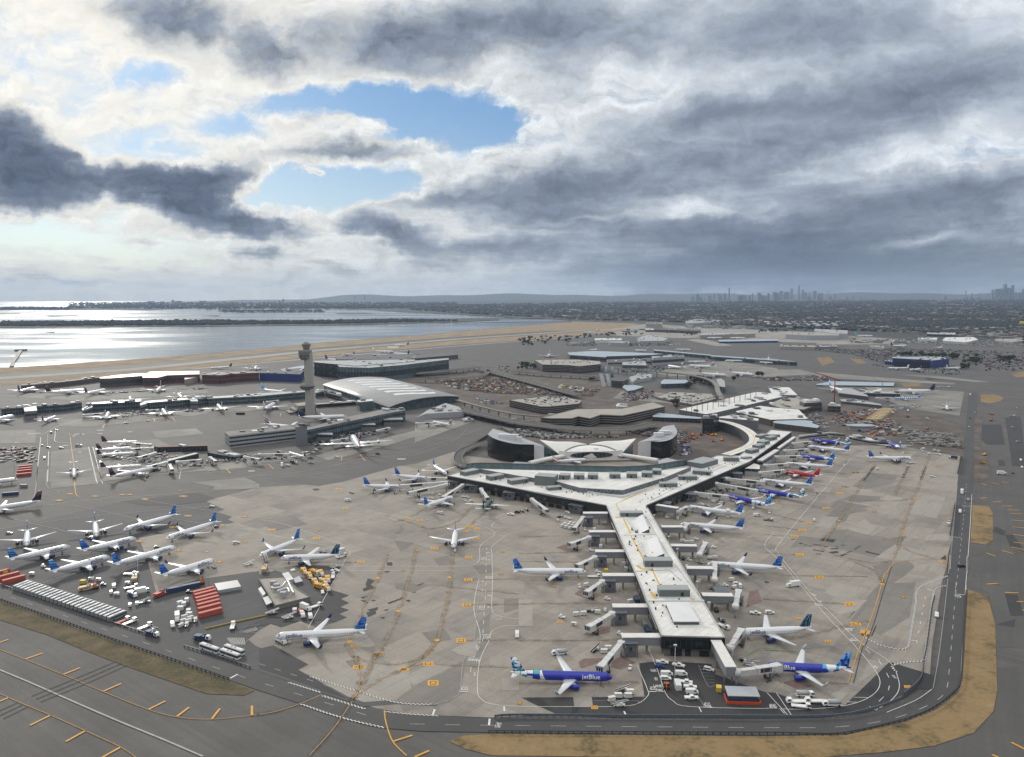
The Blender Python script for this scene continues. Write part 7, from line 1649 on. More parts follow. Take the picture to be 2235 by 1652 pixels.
barrier('long blue grey barrier between the near car park and the road',PL('F',(2030,1240),'G',(0,1228),(1000,1236),(2235,1240),'H',(400,1240),(700,1222),(1000,1150),(1200,1065)),SLATE,SLATE,1.4,3,.9); barrier('slatted blue barrier on the road corner',PL('H',(1200,1065),(1300,980),(1355,900),(1372,750)),DGREY,SLATE,2.6,1.6,1.6); barrier('dark barrier at the foot of the chequered lane',PL('H',(1372,750),(1400,600),(1440,300),(1466,190)),DKRAIL,DKRAIL,1.3)
barrier('dark post and rail barrier between the near road and the grass',PL('F',(1980,1366),'G',(0,1368),(1200,1376),(2235,1380),'H',(400,1388),(700,1378),(1200,1262),(1450,1160),(1640,1012),(1690,900),(1714,500),(1738,140)),DKRAIL,DKRAIL,1.1); barrier('dark barrier left of the upper perimeter road',PL('D',(1598,600),(1640,330)),DKRAIL,DKRAIL,2.2,2.5,1.8); barrier('dark fence left of the farther perimeter road',PL('M',(1520,1480),(1560,1300)),DKRAIL,DKRAIL,2.2,2.5,1.6)
# ================================================================ THE REST OF THE AIRPORT
def viaduct(label,c,pts,w,z,mat_,name='viaduct',cat='elevated road',pier=22,para=1.0,th=1.4):
 q = curve(PL(c,*pts,z=z),6); o = q[0].copy(); o.z = .4; t = thing(name,label,cat,o); q = [p - o for p in q]; n = len(q); L = []
 for i,p in enumerate(q):
  d = (q[min(i + 1,n - 1)] - q[max(i - 1,0)]); d.z = 0; d.normalize(); nn = Vector((-d.y,d.x,0)) * w / 2; u = Vector((0,0,1))
  L.append([p + nn - u * th,p - nn - u * th,p - nn + u * para,p - nn * .93 + u * para,p - nn * .93,p + nn * .93,p + nn * .93 + u * para,p + nn + u * para])
 MB().rings(L,0,False).build('deck',mat_,t); m = MB()
 m.ribbon([Vector((p.x,p.y)) for p in q],w * .9,z - .4 + .02); m.build('roadway',CONCD if cat != 'elevated road' else MATS['road asphalt'],t)
 m = MB()
 for p in resample(q,pier)[1:]: m.box(p.x - .8,p.x + .8,p.y - .8,p.y + .8,0,z - .4 - th)
 if m.v: m.build('piers',CONCD,t)
 return t
def garage(label,c,top,ref,levels,roof=CONCR):
 z = hgt(c,*ref); F_ = [Vector((p.x,p.y)) for p in PL(c,*top,z=z)]; k = sum(F_,Vector((0,0))) / len(F_); t = thing('parking_garage',label,'parking garage',(k.x,k.y,.3)); q = [p - k for p in F_]; z -= .3
 MB().prism(offset(q,-1.2),0,z - .3,0).build('core',mat('painted garage shade',(.03,.03,.032),.9),t)  # solid core, its near-black colour standing for shade between the decks
 for i in range(1,levels + 1):
  h = z * i / levels; m = MB(); m.prism(q,h - .35,h,0,mtop=1); o = m.build('deck',[CONCD,roof],t); m = MB(); strip(m,offset(q,-.1),.3,h - .4,h + .7,True); m.build('parapet',CONCD,o)
 return z + .3
B = bld
# control tower
p = P('J',1108,838,.3); s_ = 1 / 7.45
T = thing('control_tower','tall concrete control tower with two round galleries, left of the arched roof hall','control tower',p); zt = lambda y: (838 - y) / 7.3
MB().rings([[(sx * a,sy * b,z) for sx,sy in ((-1,-.6),(-.6,-1),(.6,-1),(1,-.6),(1,.6),(.6,1),(-.6,1),(-1,.6))] for z,a,b in ((0,6.1,5.8),(20,5.8,5.3),(62,5.6,5.0),(zt(190),5.4,4.8))],0,False).build('shaft',mat('tower concrete',(.36,.35,.32),.85,.1,.1),T)
for nm,prof,x,m_ in [('lower_gallery',[(6,zt(575)),(9,zt(560)),(10.5,zt(545)),(10.5,zt(528)),(8.5,zt(518)),(8.5,zt(512))],-3,CONCD),('office_drum',[(6,zt(262)),(8.7,zt(235)),(9.3,zt(180)),(9.5,zt(165)),(8.4,zt(158))],-4.6,CONCD),('cab',[(4.2,zt(160)),(4.4,zt(145)),(5.2,zt(132)),(6.1,zt(108)),(6.2,zt(100)),(5.2,zt(95)),(3.6,zt(92)),(3.4,zt(84)),(2,zt(80))],-2.6,CONCD)]:
 o = MB().lathe(prof,16,0,x,0).build(nm,m_,T)
 for a,b in ({'lower_gallery': [(545,534)],'office_drum': [(228,212),(200,184)],'cab': [(128,112)]}[nm]):
  r = 10.62 if nm == 'lower_gallery' else 9.5 if nm == 'office_drum' else 6.0; r0 = r - (.35 if nm != 'lower_gallery' else 0) + .05; MB().lathe([(r0 - (.9 if nm == 'cab' else .55 if nm == 'office_drum' else 0),zt(a)),(r0 + (.12 if nm == 'cab' else 0),zt(b))],16,0,x,0).build('window_band',GLASS,o)
for pts,ref in [([(850,790),(880,812),(1165,790),(1120,765)],(880,835,812)),([(888,755),(945,785),(1165,760),(1120,725)],(945,840,785)),([(935,715),(975,742),(1165,725),(1100,695)],(975,840,742))]: B('stepped_block','stepped concrete base block of the control tower, %s tier' % ('lowest','middle','top')[('lowest','middle','top').index({790: 'lowest',755: 'middle',715: 'top'}[pts[0][1]])],'J',pts,ref,CONCW,CONCR,nb=1)
# arched hall
za = hgt('J',1930,810,745); a,b,c_ = P('J',1930,745,za),P('J',1255,515,za),P('K',470,352,za)
H4 = thing('terminal_hall','large hall with a pale arched metal roof and ribbed skylights right of the control tower','terminal',(a.x,a.y,.3)); u,v = b - a,c_ - a; N = 14
arc = lambda f: 7.5 * sin(pi * f) ** .8 * (1 - .25 * f)
m = MB(); R0 = [v * (i / N) + Vector((0,0,za - .3 + arc(i / N))) for i in range(N + 1)]
m.rings([[q + w for q in R0] + [q + w - Vector((0,0,.8)) for q in R0[::-1]] for w in (u * -.03,u * 1.03)],0,True); m.build('arched_roof',METROOF,H4)
for sgn,w in ((0,Vector()),(1,u)):
 m = MB(); q = [Vector((p.x,p.y,p.z - .9)) + w for p in R0]; m.add([Vector((p.x,p.y,0)) for p in q] + q,[(i,i + 1,N + 2 + i,N + 1 + i) for i in range(N)]); m.build('end_glazing',TEAL,H4)
m = MB(); strip(m,[Vector((0,0)),Vector((u.x,u.y))],.5,0,za - 1); strip(m,[Vector((v.x,v.y)),Vector((u.x + v.x,u.y + v.y))],.5,0,za - 1); m.build('side_wall',TEAL,H4)
for k in range(7):
 f0 = .12 + k * .12; m = MB(); w0,w1 = u * f0,u * (f0 + .05); I = range(4,12)
 m.add([R0[i] + lerp(w0,w1,0) + u * (.05 * sin(i * .5)) + Vector((0,0,.25)) for i in I] + [R0[i] + w1 + u * (.05 * sin(i * .5)) + Vector((0,0,.9 if i % 2 else .6)) for i in I],[(i,i + 1,9 + i,8 + i) for i in range(7)]); m.build('skylight',W_WALL,H4)
# rows of plain buildings: name | label | crop | outline of the roof | foot-and-top reference | wall | roof | window rows
BM = dict(L=LGREY,G=GREYW,D=DGREY,W=W_WALL,C=CONCW,c=CONCD,T=TEAL,B=BLACKW,N=NAVY,R=RUST,S=STEEL); RM = dict(w=W_ROOF,c=CONCR,g=GRAVEL,d=DROOF,m=METROOF,b=BLUROOF,p=M_PALE,r=RUST)
def brows(txt):
 for ln in txt.strip().split('\n'):
  n,l,c,pts,ref,wm,rm,nb = [s.strip() for s in ln.split('|')]; v = list(map(float,pts.split())); r = tuple(map(float,ref.split()))
  B(n,l,c,list(zip(v[::2],v[1::2])),r if len(r) > 1 else r[0],BM[wm],RM[rm],nb=int(nb),units=rm != 'b' and 'sloping' not in l and 'cabin' not in n)
brows('''pier_building|grey three storey block with dark window rows at the end of the near left pier|J|185 1020 235 1065 945 985 1000 955 880 945|240 1195 1065|L|g|3
pier_building|tall blank grey stair block joining the two left piers|J|945 965 965 970 1072 950 1055 930|960 1180 968|G|g|0
pier_building|long grey pier with glass sides running to the arched hall|J|1072 980 1075 1000 1990 810 2130 790 2130 770 1950 765 1500 860|1130 1125 985|T|g|2
pier_building|blue glass pier block with a taller left end|I|0 760 20 770 700 725 880 700 860 690 60 735|30 850 770|T|d|2
pier_building|long low glass pier behind the parked wide airliners, left half|I|905 770 980 720 1520 690 1520 670 990 705|980 810 722|T|m|2
pier_building|long low glass pier behind the parked wide airliners, right half|I|1560 690 1600 705 2235 655 2400 640 2235 635|1600 790 705|T|m|2
pier_building|glass pier section left of the control tower foot|J|0 645 0 660 540 635 1050 590 1050 575 480 610|300 720 640|T|m|2
pier_building|glass link right of the control tower foot|J|1160 575 1165 600 1260 580 1250 560|1200 650 590|T|m|1
check_in_block|dark glass block under the eave of the arched hall|J|1250 560 1300 605 1440 640 1450 610 1300 560|1440 690 640|B|d|1
check_in_block|teal glass corner pavilion in front of the arched hall|J|1610 680 1640 700 1790 685 1770 665|1640 800 700|T|w|0
covered_bridge|long dark enclosed bridge between the tower foot and the arched hall|J|1165 715 1170 725 1605 695 1605 685|1500 735 700|B|m|0
pier_building|low grey annex beside the arched hall|K|0 590 60 560 130 510 330 430 470 470 530 520 120 545|60 620 560|L|m|0
pier_building|grey flat roofed annex with white roof vents|K|180 510 200 545 520 530 510 490 440 480|200 580 545|G|d|0
service_shed|small concrete shed at the end of the far left apron|K|500 595 530 620 640 605 600 590|530 640 620|C|c|0
pier_building|low dark pier with a reddish roof at left|I|1660 1175 1700 1185 2235 1170 2235 1160|1760 1240 1182|B|r|1
pier_building|low white roofed pier at left among the tunnels|I|1800 1320 1810 1335 2140 1250 2100 1245|1810 1390 1335|D|w|1
pier_building|low dark pier below the grey three storey block|J|0 1240 40 1250 260 1290 420 1260 180 1225|260 1330 1290|B|d|1
terminal_building|new terminal's dark glass flank behind the control tower|J|1140 255 1150 270 1600 310 2235 260 2235 240 1500 250|1400 440 290|B|m|2
terminal_building|new terminal's long dark striped hall far right of the tower|J|1380 220 1400 240 2150 245 2160 235 2700 190 2600 175 1700 190|2150 285 240|S|d|0
terminal_building|new terminal's grey roofed front with teal corner glazing|J|1400 300 1420 320 1740 330 2100 300 2600 240 2600 225 1750 290|1740 470 320|T|m|1
terminal_building|dark navy clad wing of the unfinished terminal|J|560 375 560 385 1000 400 1040 360 1000 330|700 470 385|N|d|0
terminal_building|white and blue folded roof beside the navy wing|J|785 345 820 370 1040 340 1040 305|820 400 370|N|b|0
unfinished_terminal|open steel frame with a long pale roof at far left|I|225 510 235 520 700 480 1070 435 1060 425 690 470|240 570 518|S|c|0
unfinished_terminal|dark steel shell with a sloping pale roof|I|1070 435 1080 442 1210 440 1600 410 1590 390 1480 390 1250 410|1080 540 442|S|m|1
unfinished_terminal|shell with red steel edges and a pale blue roof panel|I|1530 425 1540 435 1700 435 1800 410 2150 400 2150 362 1790 368 1710 370 1610 372|1600 520 430|R|b|1
unfinished_terminal|white wrapped block on red and dark decks|I|1985 440 1990 455 2130 430 2150 400 2050 400|1990 510 450|C|m|0
unfinished_terminal|red edged decks just left of the navy wing|J|-60 390 -60 405 140 410 260 395 555 380 555 370 120 375|140 500 405|R|c|2
terminal_building|large far terminal with a curved pale roof|N|420 580 440 600 750 620 760 612 1150 600 1250 590 900 575 640 565|750 660 620|D|b|1
terminal_building|grey glazed front wing of the far terminal with the curved roof|N|1145 612 1160 625 1430 610 1420 600|1200 690 625|L|m|1
terminal_building|low grey hall in front of the far curved roof|N|760 640 770 660 1140 650 1140 625|770 690 660|L|d|1
far_pier|blue grey far pier, left length|N|1160 552 1170 562 1650 605 1660 598|1170 590 562|T|b|1
far_pier|blue grey far pier, right length|N|1650 602 1660 612 2235 650 2400 660 2235 640|1660 645 612|T|b|1
warehouse|long pale hangar with roof vents far right of centre|N|1545 410 1560 430 2040 415 2040 408|1560 460 425|C|m|0
hangar|stepped white hangar far behind the airfield|N|1440 310 1450 325 1610 320 1760 310 1720 293 1480 292|1450 342 325|L|m|0
office_block|pale far office block with upright ribs|N|1097 322 1097 328 1240 332 1240 322|1100 365 328|C|c|0
warehouse|long flat white shed left of the striped far roofs|N|655 458 660 470 890 470 890 455|660 498 470|W|w|0
warehouse|smaller pale vaulted shed in front of the long flat one|N|780 485 785 492 955 498 950 484|785 520 492|L|m|0
hangar|far hangar with a saw tooth roof and blue edge|N|1020 455 1040 480 1250 478 1285 460 1180 432 1110 430|1040 500 478|L|m|0
warehouse|low far shed with a long white stripe of roof|N|1090 375 1095 382 1350 390 1345 378|1095 400 382|D|w|0
cargo_hall|long dark cargo shed beyond the tree line|N|1160 370 1170 380 1560 395 1570 380 1400 372|1170 405 382|S|d|0
cargo_hall|long blue roofed cargo pier on the far right|N|1720 470 1730 485 2235 478 2235 465|1730 500 485|N|b|0
hangar|large pale blue and white hangar far right|O|430 598 432 612 640 640 715 640 715 612|640 690 640|L|m|0
hangar|low pale blue doored wing of the far right hangar|O|180 632 182 645 365 655 640 655 640 640 430 630|182 685 645|L|c|0
warehouse|low tan wall like shed beside the far taxiway|O|130 740 132 750 430 755 430 742|132 778 750|C|c|0
warehouse|grey roofed shed joined to the tan one by the far taxiway|O|435 748 437 755 625 752 622 742|437 772 755|G|m|0
warehouse|tan shed on its own by the far taxiway|O|905 742 907 748 1030 762 1028 745|907 768 748|C|c|0
hangar|white roofed hangar right of the far white airliner|O|1535 690 1540 700 1740 715 1840 690 1800 670 1560 672|1540 722 700|L|w|0
warehouse|low white roofed building left of the white roofed hangar|O|1322 675 1325 685 1480 690 1490 675|1325 705 685|W|w|0
warehouse|bluish striped office far right behind the airfield|O|1395 632 1400 642 1640 650 1645 630|1400 662 642|T|m|1
warehouse|tan warehouse at the far right frame side|O|1985 685 1990 698 2140 712 2235 700 2235 682|1990 715 698|C|c|0
warehouse|brick red low building far right|O|1975 560 1978 570 2130 580 2130 562|1978 590 570|S|d|0
billboard_building|bright yellow box building at the right frame edge|O|2195 536 2196 542 2300 542 2300 534|2198 588 542|C|c|0
hall|grey domed hall beside the power plant|K|2235 -10 2235 20 2500 25 2480 -20|2400 60 20|D|m|0
plant_building|white roofed hall beside the blue cooling units|L|75 150 110 205 140 180 320 150 315 120 180 120|140 215 180|L|m|0
plant_building|dark curved roofed hall below the white roofed one|L|0 260 60 300 130 290 230 255 130 235 20 235|130 320 290|D|b|0
cooling_plant|blocky pale blue cooling plant giving off steam|L|415 200 420 225 720 215 720 205 690 180 450 175|600 270 222|T|b|2
long_terminal|long white roofed terminal with masts along its edge|L|610 500 900 550 1020 530 1730 360 1650 330 1440 310|900 600 550|G|w|0
glass_bridge|long glazed bridge from the garage to the long white roofed terminal|L|325 565 330 580 840 600 860 585 400 535|700 640 595|B|b|1
link_tower|dark glazed link tower at the end of the glazed bridge|L|860 590 865 600 980 600 1040 580 1000 560 870 570|900 760 600|B|d|3
terminal_wing|grey clad wing behind the sweeping curved roof|L|1040 580 1050 590 1460 620 1470 600 1200 555|1460 730 620|G|w|0
terminal_shell|wide pale roof of the terminal under construction with an oval hole|L|1220 520 1240 530 1600 610 2000 600 1900 500 1640 480 1480 460|1600 680 612|S|w|0
terminal_shell|light blue decked roof of the terminal under construction|L|1620 630 1640 645 2100 700 2130 675 2040 645 2060 630 1800 580|2000 750 690|S|b|0
terminal_shell|upper roof deck of the terminal under construction cluttered with plant|L|1580 440 1700 480 1950 500 2150 430 2100 390 1750 370|1950 560 500|S|c|1
terminal_shell|tall open steel corner of the terminal under construction|L|1910 410 1960 430 2150 420 2110 390|2150 520 420|S|c|2
flat_roof|flat pale roof beyond the long terminal|L|1570 255 1620 340 1890 345 1800 262|1640 370 340|G|w|0
gate_pier|curved grey roofed gate pier with square windows at the construction edge|L|1900 775 1905 790 2000 775 2235 750 2400 760 2235 740|1905 830 790|L|c|1
gate_pier|farther gate pier with sloping grey roofs|M|200 550 240 600 560 640 540 620 400 560 320 545|400 660 620|D|m|0
gate_pier|long low gate pier beside the striped airliner|M|250 670 270 690 700 735 690 720 400 665|400 720 690|D|m|1
gate_pier|low grey gate pier behind the teal tailed airliner|M|480 590 490 600 900 610 900 595 700 585|600 640 605|D|m|1
terminal_shell|scaffolded shell at the left of the construction yard|M|120 720 130 740 260 745 255 720|200 810 742|S|c|2
ring_wall|white canopied gate link at the near edge of the construction yard|M|340 1060 360 1070 560 1110 800 1130 800 1118 540 1080|560 1150 1108|L|w|1
garage_office|white office tower on the wide garage roof|K|2165 445 2175 465 2290 470 2280 440|2175 530 465|L|w|1
site_cabin|long blue grey site fence wall beyond the far gates|M|0 505 0 515 830 525 840 490 160 475|400 525 512|D|b|0
hangar|big bright blue hangar with a wide dark door at right|O|1100 840 1102 850 1425 868 1440 872 1590 855 1500 838|1425 935 868|N|m|0
hangar_annex|small blue annex left of the big blue hangar|O|1033 870 1035 880 1100 885 1100 866|1035 905 880|N|m|0''')
hg = [o for o in scene.objects if o.get('label','').startswith('big bright blue hangar')][0]; q = PL('O',(1112,930),(1420,940),z=.4); MBd = MB(); strip(MBd,[Vector((p.x - hg.location.x,p.y - hg.location.y - .6)) for p in q],.5,0,14); MBd.build('door',BLACKW,hg)
yb = [o for o in scene.objects if o.get('label','').startswith('bright yellow')][0]
for ch in yb.children: ch.data.materials[0] = YLC
# oval roof and steam
p = P('M',478,1000,.4); t = thing('oval_pavilion','small oval pavilion with a pale blue roof in the construction yard','pavilion',p); MB().rings([[(17 * cos(2 * pi * k / 20) * f,9 * sin(2 * pi * k / 20) * f,z) for k in range(20)] for z,f in ((0,.9),(5,.9),(5.2,1.05),(6,1.05))],0,False).build('wall',LGREY,t); MB().rings([[(17 * cos(2 * pi * k / 20) * f,9 * sin(2 * pi * k / 20) * f,z) for k in range(20)] for z,f in ((6,.95),(6.4,.9))],0).build('roof',BLUROOF,t)
# parking decks
Z1 = garage('concrete garage full of parked cars on its roof, with a spiral ramp at its corner','K',[(1010,400),(1350,470),(1440,472),(1620,455),(1770,440),(1800,405),(1600,365),(1400,360),(1100,390)],(1350,545,470),4)
Z2 = garage('wide zigzag fronted garage with an empty pale roof','K',[(1350,590),(1465,600),(1690,600),(1760,578),(1890,600),(2000,560),(2235,570),(2700,470),(2560,420),(2235,490),(1740,495)],(1690,700,600),4)
Z3 = garage('far concrete garage in front of the big curved roof','N',[(135,645),(205,685),(435,690),(520,700),(710,680),(700,655),(500,640),(300,640)],(435,750,690),5)
garage('low open deck full of white topped cars beyond the wide garage','L',[(350,365),(600,420),(760,450),(1010,390),(960,330),(520,310)],(600,440,420),2)
# winged hall
O_ = P('K',1905,1045,.5); S = 10.5
def tw(x,y,k): return Vector(((x - 1905) / S,y,max((1045 - k) / 10.3 - y * .21,.05)))
TW = thing('winged_hall','white concrete hall with two sweeping wing roofs and an eye shaped window','terminal',O_,R_(3)); SHELL = mat('white concrete shell',(.74,.73,.70),.6,.10,.15)
def bez(a,b,c,n=10): return [a * (1 - t) ** 2 + b * 2 * t * (1 - t) + c * t * t for t in [i / n for i in range(n + 1)]]
def sheet3(m,A,B_,rows_=6,bulge=0.0,th=.6):
 n = len(A); g = [[lerp(A[i],B_[i],j / rows_) + Vector((0,0,bulge * sin(pi * j / rows_) * sin(pi * (i + .5) / n))) for i in range(n)] for j in range(rows_ + 1)]
 k = len(g); vs = [p for r in g for p in r]; dn = [p - Vector((0,0,th)) for p in vs]; N_ = len(vs); f = [(j * n + i,j * n + i + 1,(j + 1) * n + i + 1,(j + 1) * n + i) for j in range(k - 1) for i in range(n - 1)]
 m.add(vs + dn,f + [tuple(N_ + q for q in r[::-1]) for r in f],0,True); e = list(range(n)) + [j * n + n - 1 for j in range(1,k)] + [(k - 1) * n + i for i in range(n - 2,-1,-1)] + [j * n for j in range(k - 2,0,-1)]
 m.add(vs + dn,[(e[i],N_ + e[i],N_ + e[(i + 1) % len(e)],e[(i + 1) % len(e)]) for i in range(len(e))])
for s in (-1,1):
 X = lambda x: 1905 + s * (x - 1905)
 seam = bez(tw(X(1575),6,985),tw(X(1700),14,880),tw(X(1890),22,882)); edge = bez(tw(X(1368),26,812),tw(X(1620),34,850),tw(X(1890),26,868))
 m = MB(); sheet3(m,seam if s < 0 else seam[::-1],edge if s < 0 else edge[::-1],8,3.2); m.build('wing_roof',SHELL,TW); m = MB(); m.tube([p + Vector((0,-.3,.5)) for p in seam],.55,6); m.build('seam',GREYW,TW)
 m = MB(); a,b = tw(X(1585),8,985),tw(X(1400),25,860); m.add([Vector((a.x,a.y,.1)),Vector((b.x,b.y + 2,.1)),b + Vector((0,0,-1.2)),a],[(0,1,2,3)]); m.build('side_glazing',TEAL,TW)
arch = bez(tw(1575,6,985),tw(1700,14,880),tw(1905,22,882))[:-1] + bez(tw(1905,22,882),tw(2110,14,880),tw(2235,6,985)); low = [tw(1575 + 660 * i / 20,0 + 3 * abs(i - 10) / 10,950 + 60 * (abs(i - 10) / 10) ** 2) for i in range(21)]
m = MB(); sheet3(m,low,arch,6,1.5); m.build('front_vault',SHELL,TW)
m = MB(); strip(m,[Vector((-33,7)),Vector((-24,1.5)),Vector((0,-.5)),Vector((24,1.5)),Vector((33,7))],1.0,0,9.0); m.build('front_wall',SHELL,TW)
m = MB(); m.add([(22 * cos(2 * pi * k / 28),-1.15 + 1.2 * abs(cos(2 * pi * k / 28)),5.0 + 3.6 * sin(2 * pi * k / 28) * (1 if sin(2 * pi * k / 28) > 0 else .8)) for k in range(28)],[tuple(range(28))]); m.build('eye_window',GLASS,TW)
vs,fs,w_ = text_mesh('TWA'); m = MB(); m.add([(2.3 + v.x * 1.5,.9 + v.y * .9,10.6 + v.y * 1.6) for v in vs],fs); m.build('lettering',BLACKW,TW); m = MB(); m.box(-46,46,-2,-1.3,0,1.2); m.build('terrace_wall',SHELL,TW)
def hotel(label,c,front,back,hs):
 F_ = curve(PL(c,*front,z=.4),4); Bk = [Vector((p.x,p.y,.4)) for p in curve(PL(c,*back,z=(hs[0] + hs[1]) / 2),3)]; n = len(F_); h = [lerp(hs[0],hs[1],i / (n - 1)) for i in range(n)]; h += [lerp(hs[1],hs[0],i / (len(Bk) - 1)) for i in range(len(Bk))]; o = F_[0].copy(); t = thing('curved_hotel',label,'hotel',o); q = [p - o for p in F_ + Bk]
 MB().prism(q,0,h,0,mtop=1).build('wall',[W_WALL,LGREY],t); m = MB(); L = [Vector((p.x,p.y)) for p in offset(q,.12)][:n]
 m.add([(p.x,p.y,.3) for p in L] + [(p.x,p.y,z + .4) for p,z in zip(L,h)],[(i,i + 1,n + i + 1,n + i) for i in range(n - 1)]); m.build('black_glass_face',mat('black mirror glass',(.010,.011,.013),.15),t)
 k = sum(q,Vector()) / len(q)
 for dx,w,hh in ((-9,5,3.2),(3,6,4),(11,3,2)):
  d = (q[n - 1] - q[0]).normalized(); p = k + d * dx; MB().box(p.x - w,p.x + w,p.y - 2.5,p.y + 2.5,hs[1] - 1,max(hs) + hh - 1.2).build('rooftop_unit',W_WALL,t)
hotel('curved black glass hotel block left of the winged hall','K',[(785,1000),(850,1035),(960,1060),(1100,1074),(1285,1066)],[(1390,868),(1200,815),(1000,765),(840,735)],(23,17.5)); hotel('curved black glass hotel block right of the winged hall','L',[(305,1015),(420,1030),(520,1015),(575,975),(590,935)],[(555,690),(440,700),(385,745),(300,792),(170,832)],(16.5,21))
for lab,c,pts in [('white tubular walkway left of the winged hall','K',[(1620,1000),(1400,1040),(1230,1080)]),('white tubular walkway right of the winged hall','L',[(-40,985),(150,1015),(385,1050)])]:
 q = curve(PL(c,*pts,z=4),5); t = thing('tube_walkway',lab,'walkway',(q[0].x,q[0].y,.4)); MB().tube([p - Vector((q[0].x,q[0].y,.4)) for p in q],2.2,10).build('tube',SHELL,t); m = MB()
 for p in q[2::4]: p = p - q[0]; m.box(p.x - .4,p.x + .4,p.y - .4,p.y + .4,0,2)
 m.build('supports',CONCW,t)
for lab,c,pts,ref in [('grey low link roof at the left tube walkway','K',[(1020,1095),(1080,1060),(1225,1070),(1220,1112)],5.5),('grey low link roof at the right tube walkway','L',[(385,1050),(390,1085),(600,1050),(480,1020)],5.5)]: B('link_pavilion',lab,c,pts,ref,DGREY,LGREY)
# elevated roads and the people mover
for lab,c,pts,w,z in [('wide curved elevated road in front of the two garages','K',[(500,500),(900,590),(1250,655),(1700,700),(2100,712),(2235,710),(2400,690),(2560,650)],15,8),('second elevated road just behind the curved one','K',[(480,470),(800,560),(1000,610),(1250,640),(1500,680)],9,6),('elevated road crossing the construction ground diagonally','K',[(700,60),(900,110),(1060,155),(1300,215),(1560,290),(1760,340)],14,7),('curving ramp at upper left of the construction ground','K',[(0,170),(300,175),(620,150),(760,115),(800,60)],10,7),('low viaduct below the far garage','K',[(1050,85),(1400,118),(1800,140),(2300,190)],10,6),('curving ramp round the left hotel block','K',[(800,850),(640,885),(510,945),(465,1010),(480,1070),(560,1105)],9,5),('elevated road at the dark glass terminal front','K',[(0,110),(200,95),(500,65),(700,35)],16,8)]: viaduct(lab,c,pts,w,z,CONCW)
for lab,c,pts in [('people mover guideway curving past the garage full of cars','K',[(460,395),(760,478),(1080,545),(1400,572),(1480,540)]),('people mover guideway curving in from the far terminals','L',[(1075,385),(1030,300),(1000,215),(900,165),(700,125),(400,95),(0,60),(-300,20)])]: viaduct(lab,c,pts,8,12,CONCD,'guideway','people mover track',26,.6,1.0)
B('station','white roofed people mover station at the end of the long terminal','L',[(1010,175),(1045,250),(1110,260),(1100,190),(1060,165)],(1060,330,260),TEAL,METROOF)
# sweeping curved roof
q = curve(PL('L',(1010,620),(1150,645),(1300,700),(1400,770),(1420,840),(1360,900),(1240,950),(1120,990),z=11.5),6); o = q[0].copy(); o.z = .4; t = thing('curved_connector','long sweeping curved connector with a white roof and dark glass side','connector',o); q = [p - o for p in q]; m = MB(); strip(m,q,10,0,11); m.build('wall',DGREY,t); m = MB(); strip(m,q,10.6,11.05,11.6); m.build('roof',W_ROOF,t); m = MB(); m.ribbon(q,.8,11.63); m.build('roof_walkway',MATS['roof walkway yellow'],t)
for i in range(14):   # masts of the long white roof
 x,y = lerp(690,1440,i / 13),lerp(505,325,i / 13); z = 14; p = P('L',x,y,z); t = thing('roof_mast','slim dark mast in the row along the long white roofed terminal','mast',(p.x,p.y,.4),0,'masts of the long terminal'); MB().tube([(0,0,0),(0,0,23)],.4,5).build('pole',DGREY,t); m = MB(); m.tube([(-6,0,21),(0,0,23),(6,-2,21)],.25,4); m.build('stay',DGREY,t)
for c,x,y,yt,lab in [('K',2060,150,40,'left of two slanted grey plant chimneys'),('K',2125,150,45,'right of two slanted grey plant chimneys')]:
 p = P(c,x,y,.4); t = thing('chimney',lab,'chimney',p); MB().cyl(0,0,0,hgt(c,x,y,yt),3,10,r1=2.6).build('stack',mat('blue grey stack',(.22,.29,.33),.6),t)
for x in (2045,2110):
 p = P('K',x,250,.4); t = thing('sloping_duct','slanted grey slab leaning against the power plant, %s one' % ('left' if x < 2100 else 'right'),'power plant',p); MB().hull8([(-5,-3,0),(3,-3,0),(3,0,0),(-5,0,0)][::1],[(-9,9,22),(-3,9,22),(-3,12,22),(-9,12,22)]).build('slab',LGREY,t)
B('power_plant','brown latticed power plant block behind the slanted slabs','K',[(2110,165),(2120,190),(2235,195),(2300,175),(2200,150)],(2120,260,190),STEEL,DROOF,nb=3)
rc_ = thing('tower_crane','red crane over the construction yard at right','crane',P('M',190,700,.4)); m = MB(); m.tube([(0,0,0),(0,0,34)],.9,4); m.build('mast',REDP,rc_); m = MB(); m.tube([(8,0,34),(-30,0,46)],.8,4); m.build('jib',REDP,rc_)
t = thing('approach_pier','long wooden approach light pier with a cross end in the bay','pier',P('I',140,300,-2)); q = [P('I',x,y,1.5) - Vector((t.location.x,t.location.y,-2)) for x,y in ((125,312),(140,260),(185,200),(222,140))]
m = MB(); strip(m,q,9,0,3.5); m.build('walkway',STEEL,t); q2 = [P('I',x,y,1.5) - Vector((t.location.x,t.location.y,-2)) for x,y in ((165,131),(285,128))]; m = MB(); strip(m,q2,26,0,3.5); m.build('cross_arm',STEEL,t)
for lab,pts in [('farther railway trestle across the bay',[(870,697),(1000,695.5),(1120,694.5),(1190,693.5)]),('nearer railway trestle across the bay',[(990,705),(1090,703.5),(1180,702.5),(1248,702)])]: viaduct(lab,'W',pts,12,4,CONCD,'trestle','railway bridge',60,1,2)
B('screen_wall','tall black screen wall running down to the left hotel block','K',[(572,880),(575,884),(650,855),(790,765),(785,760)],(572,920,880),BLACKW,BLACKW,cat='wall')
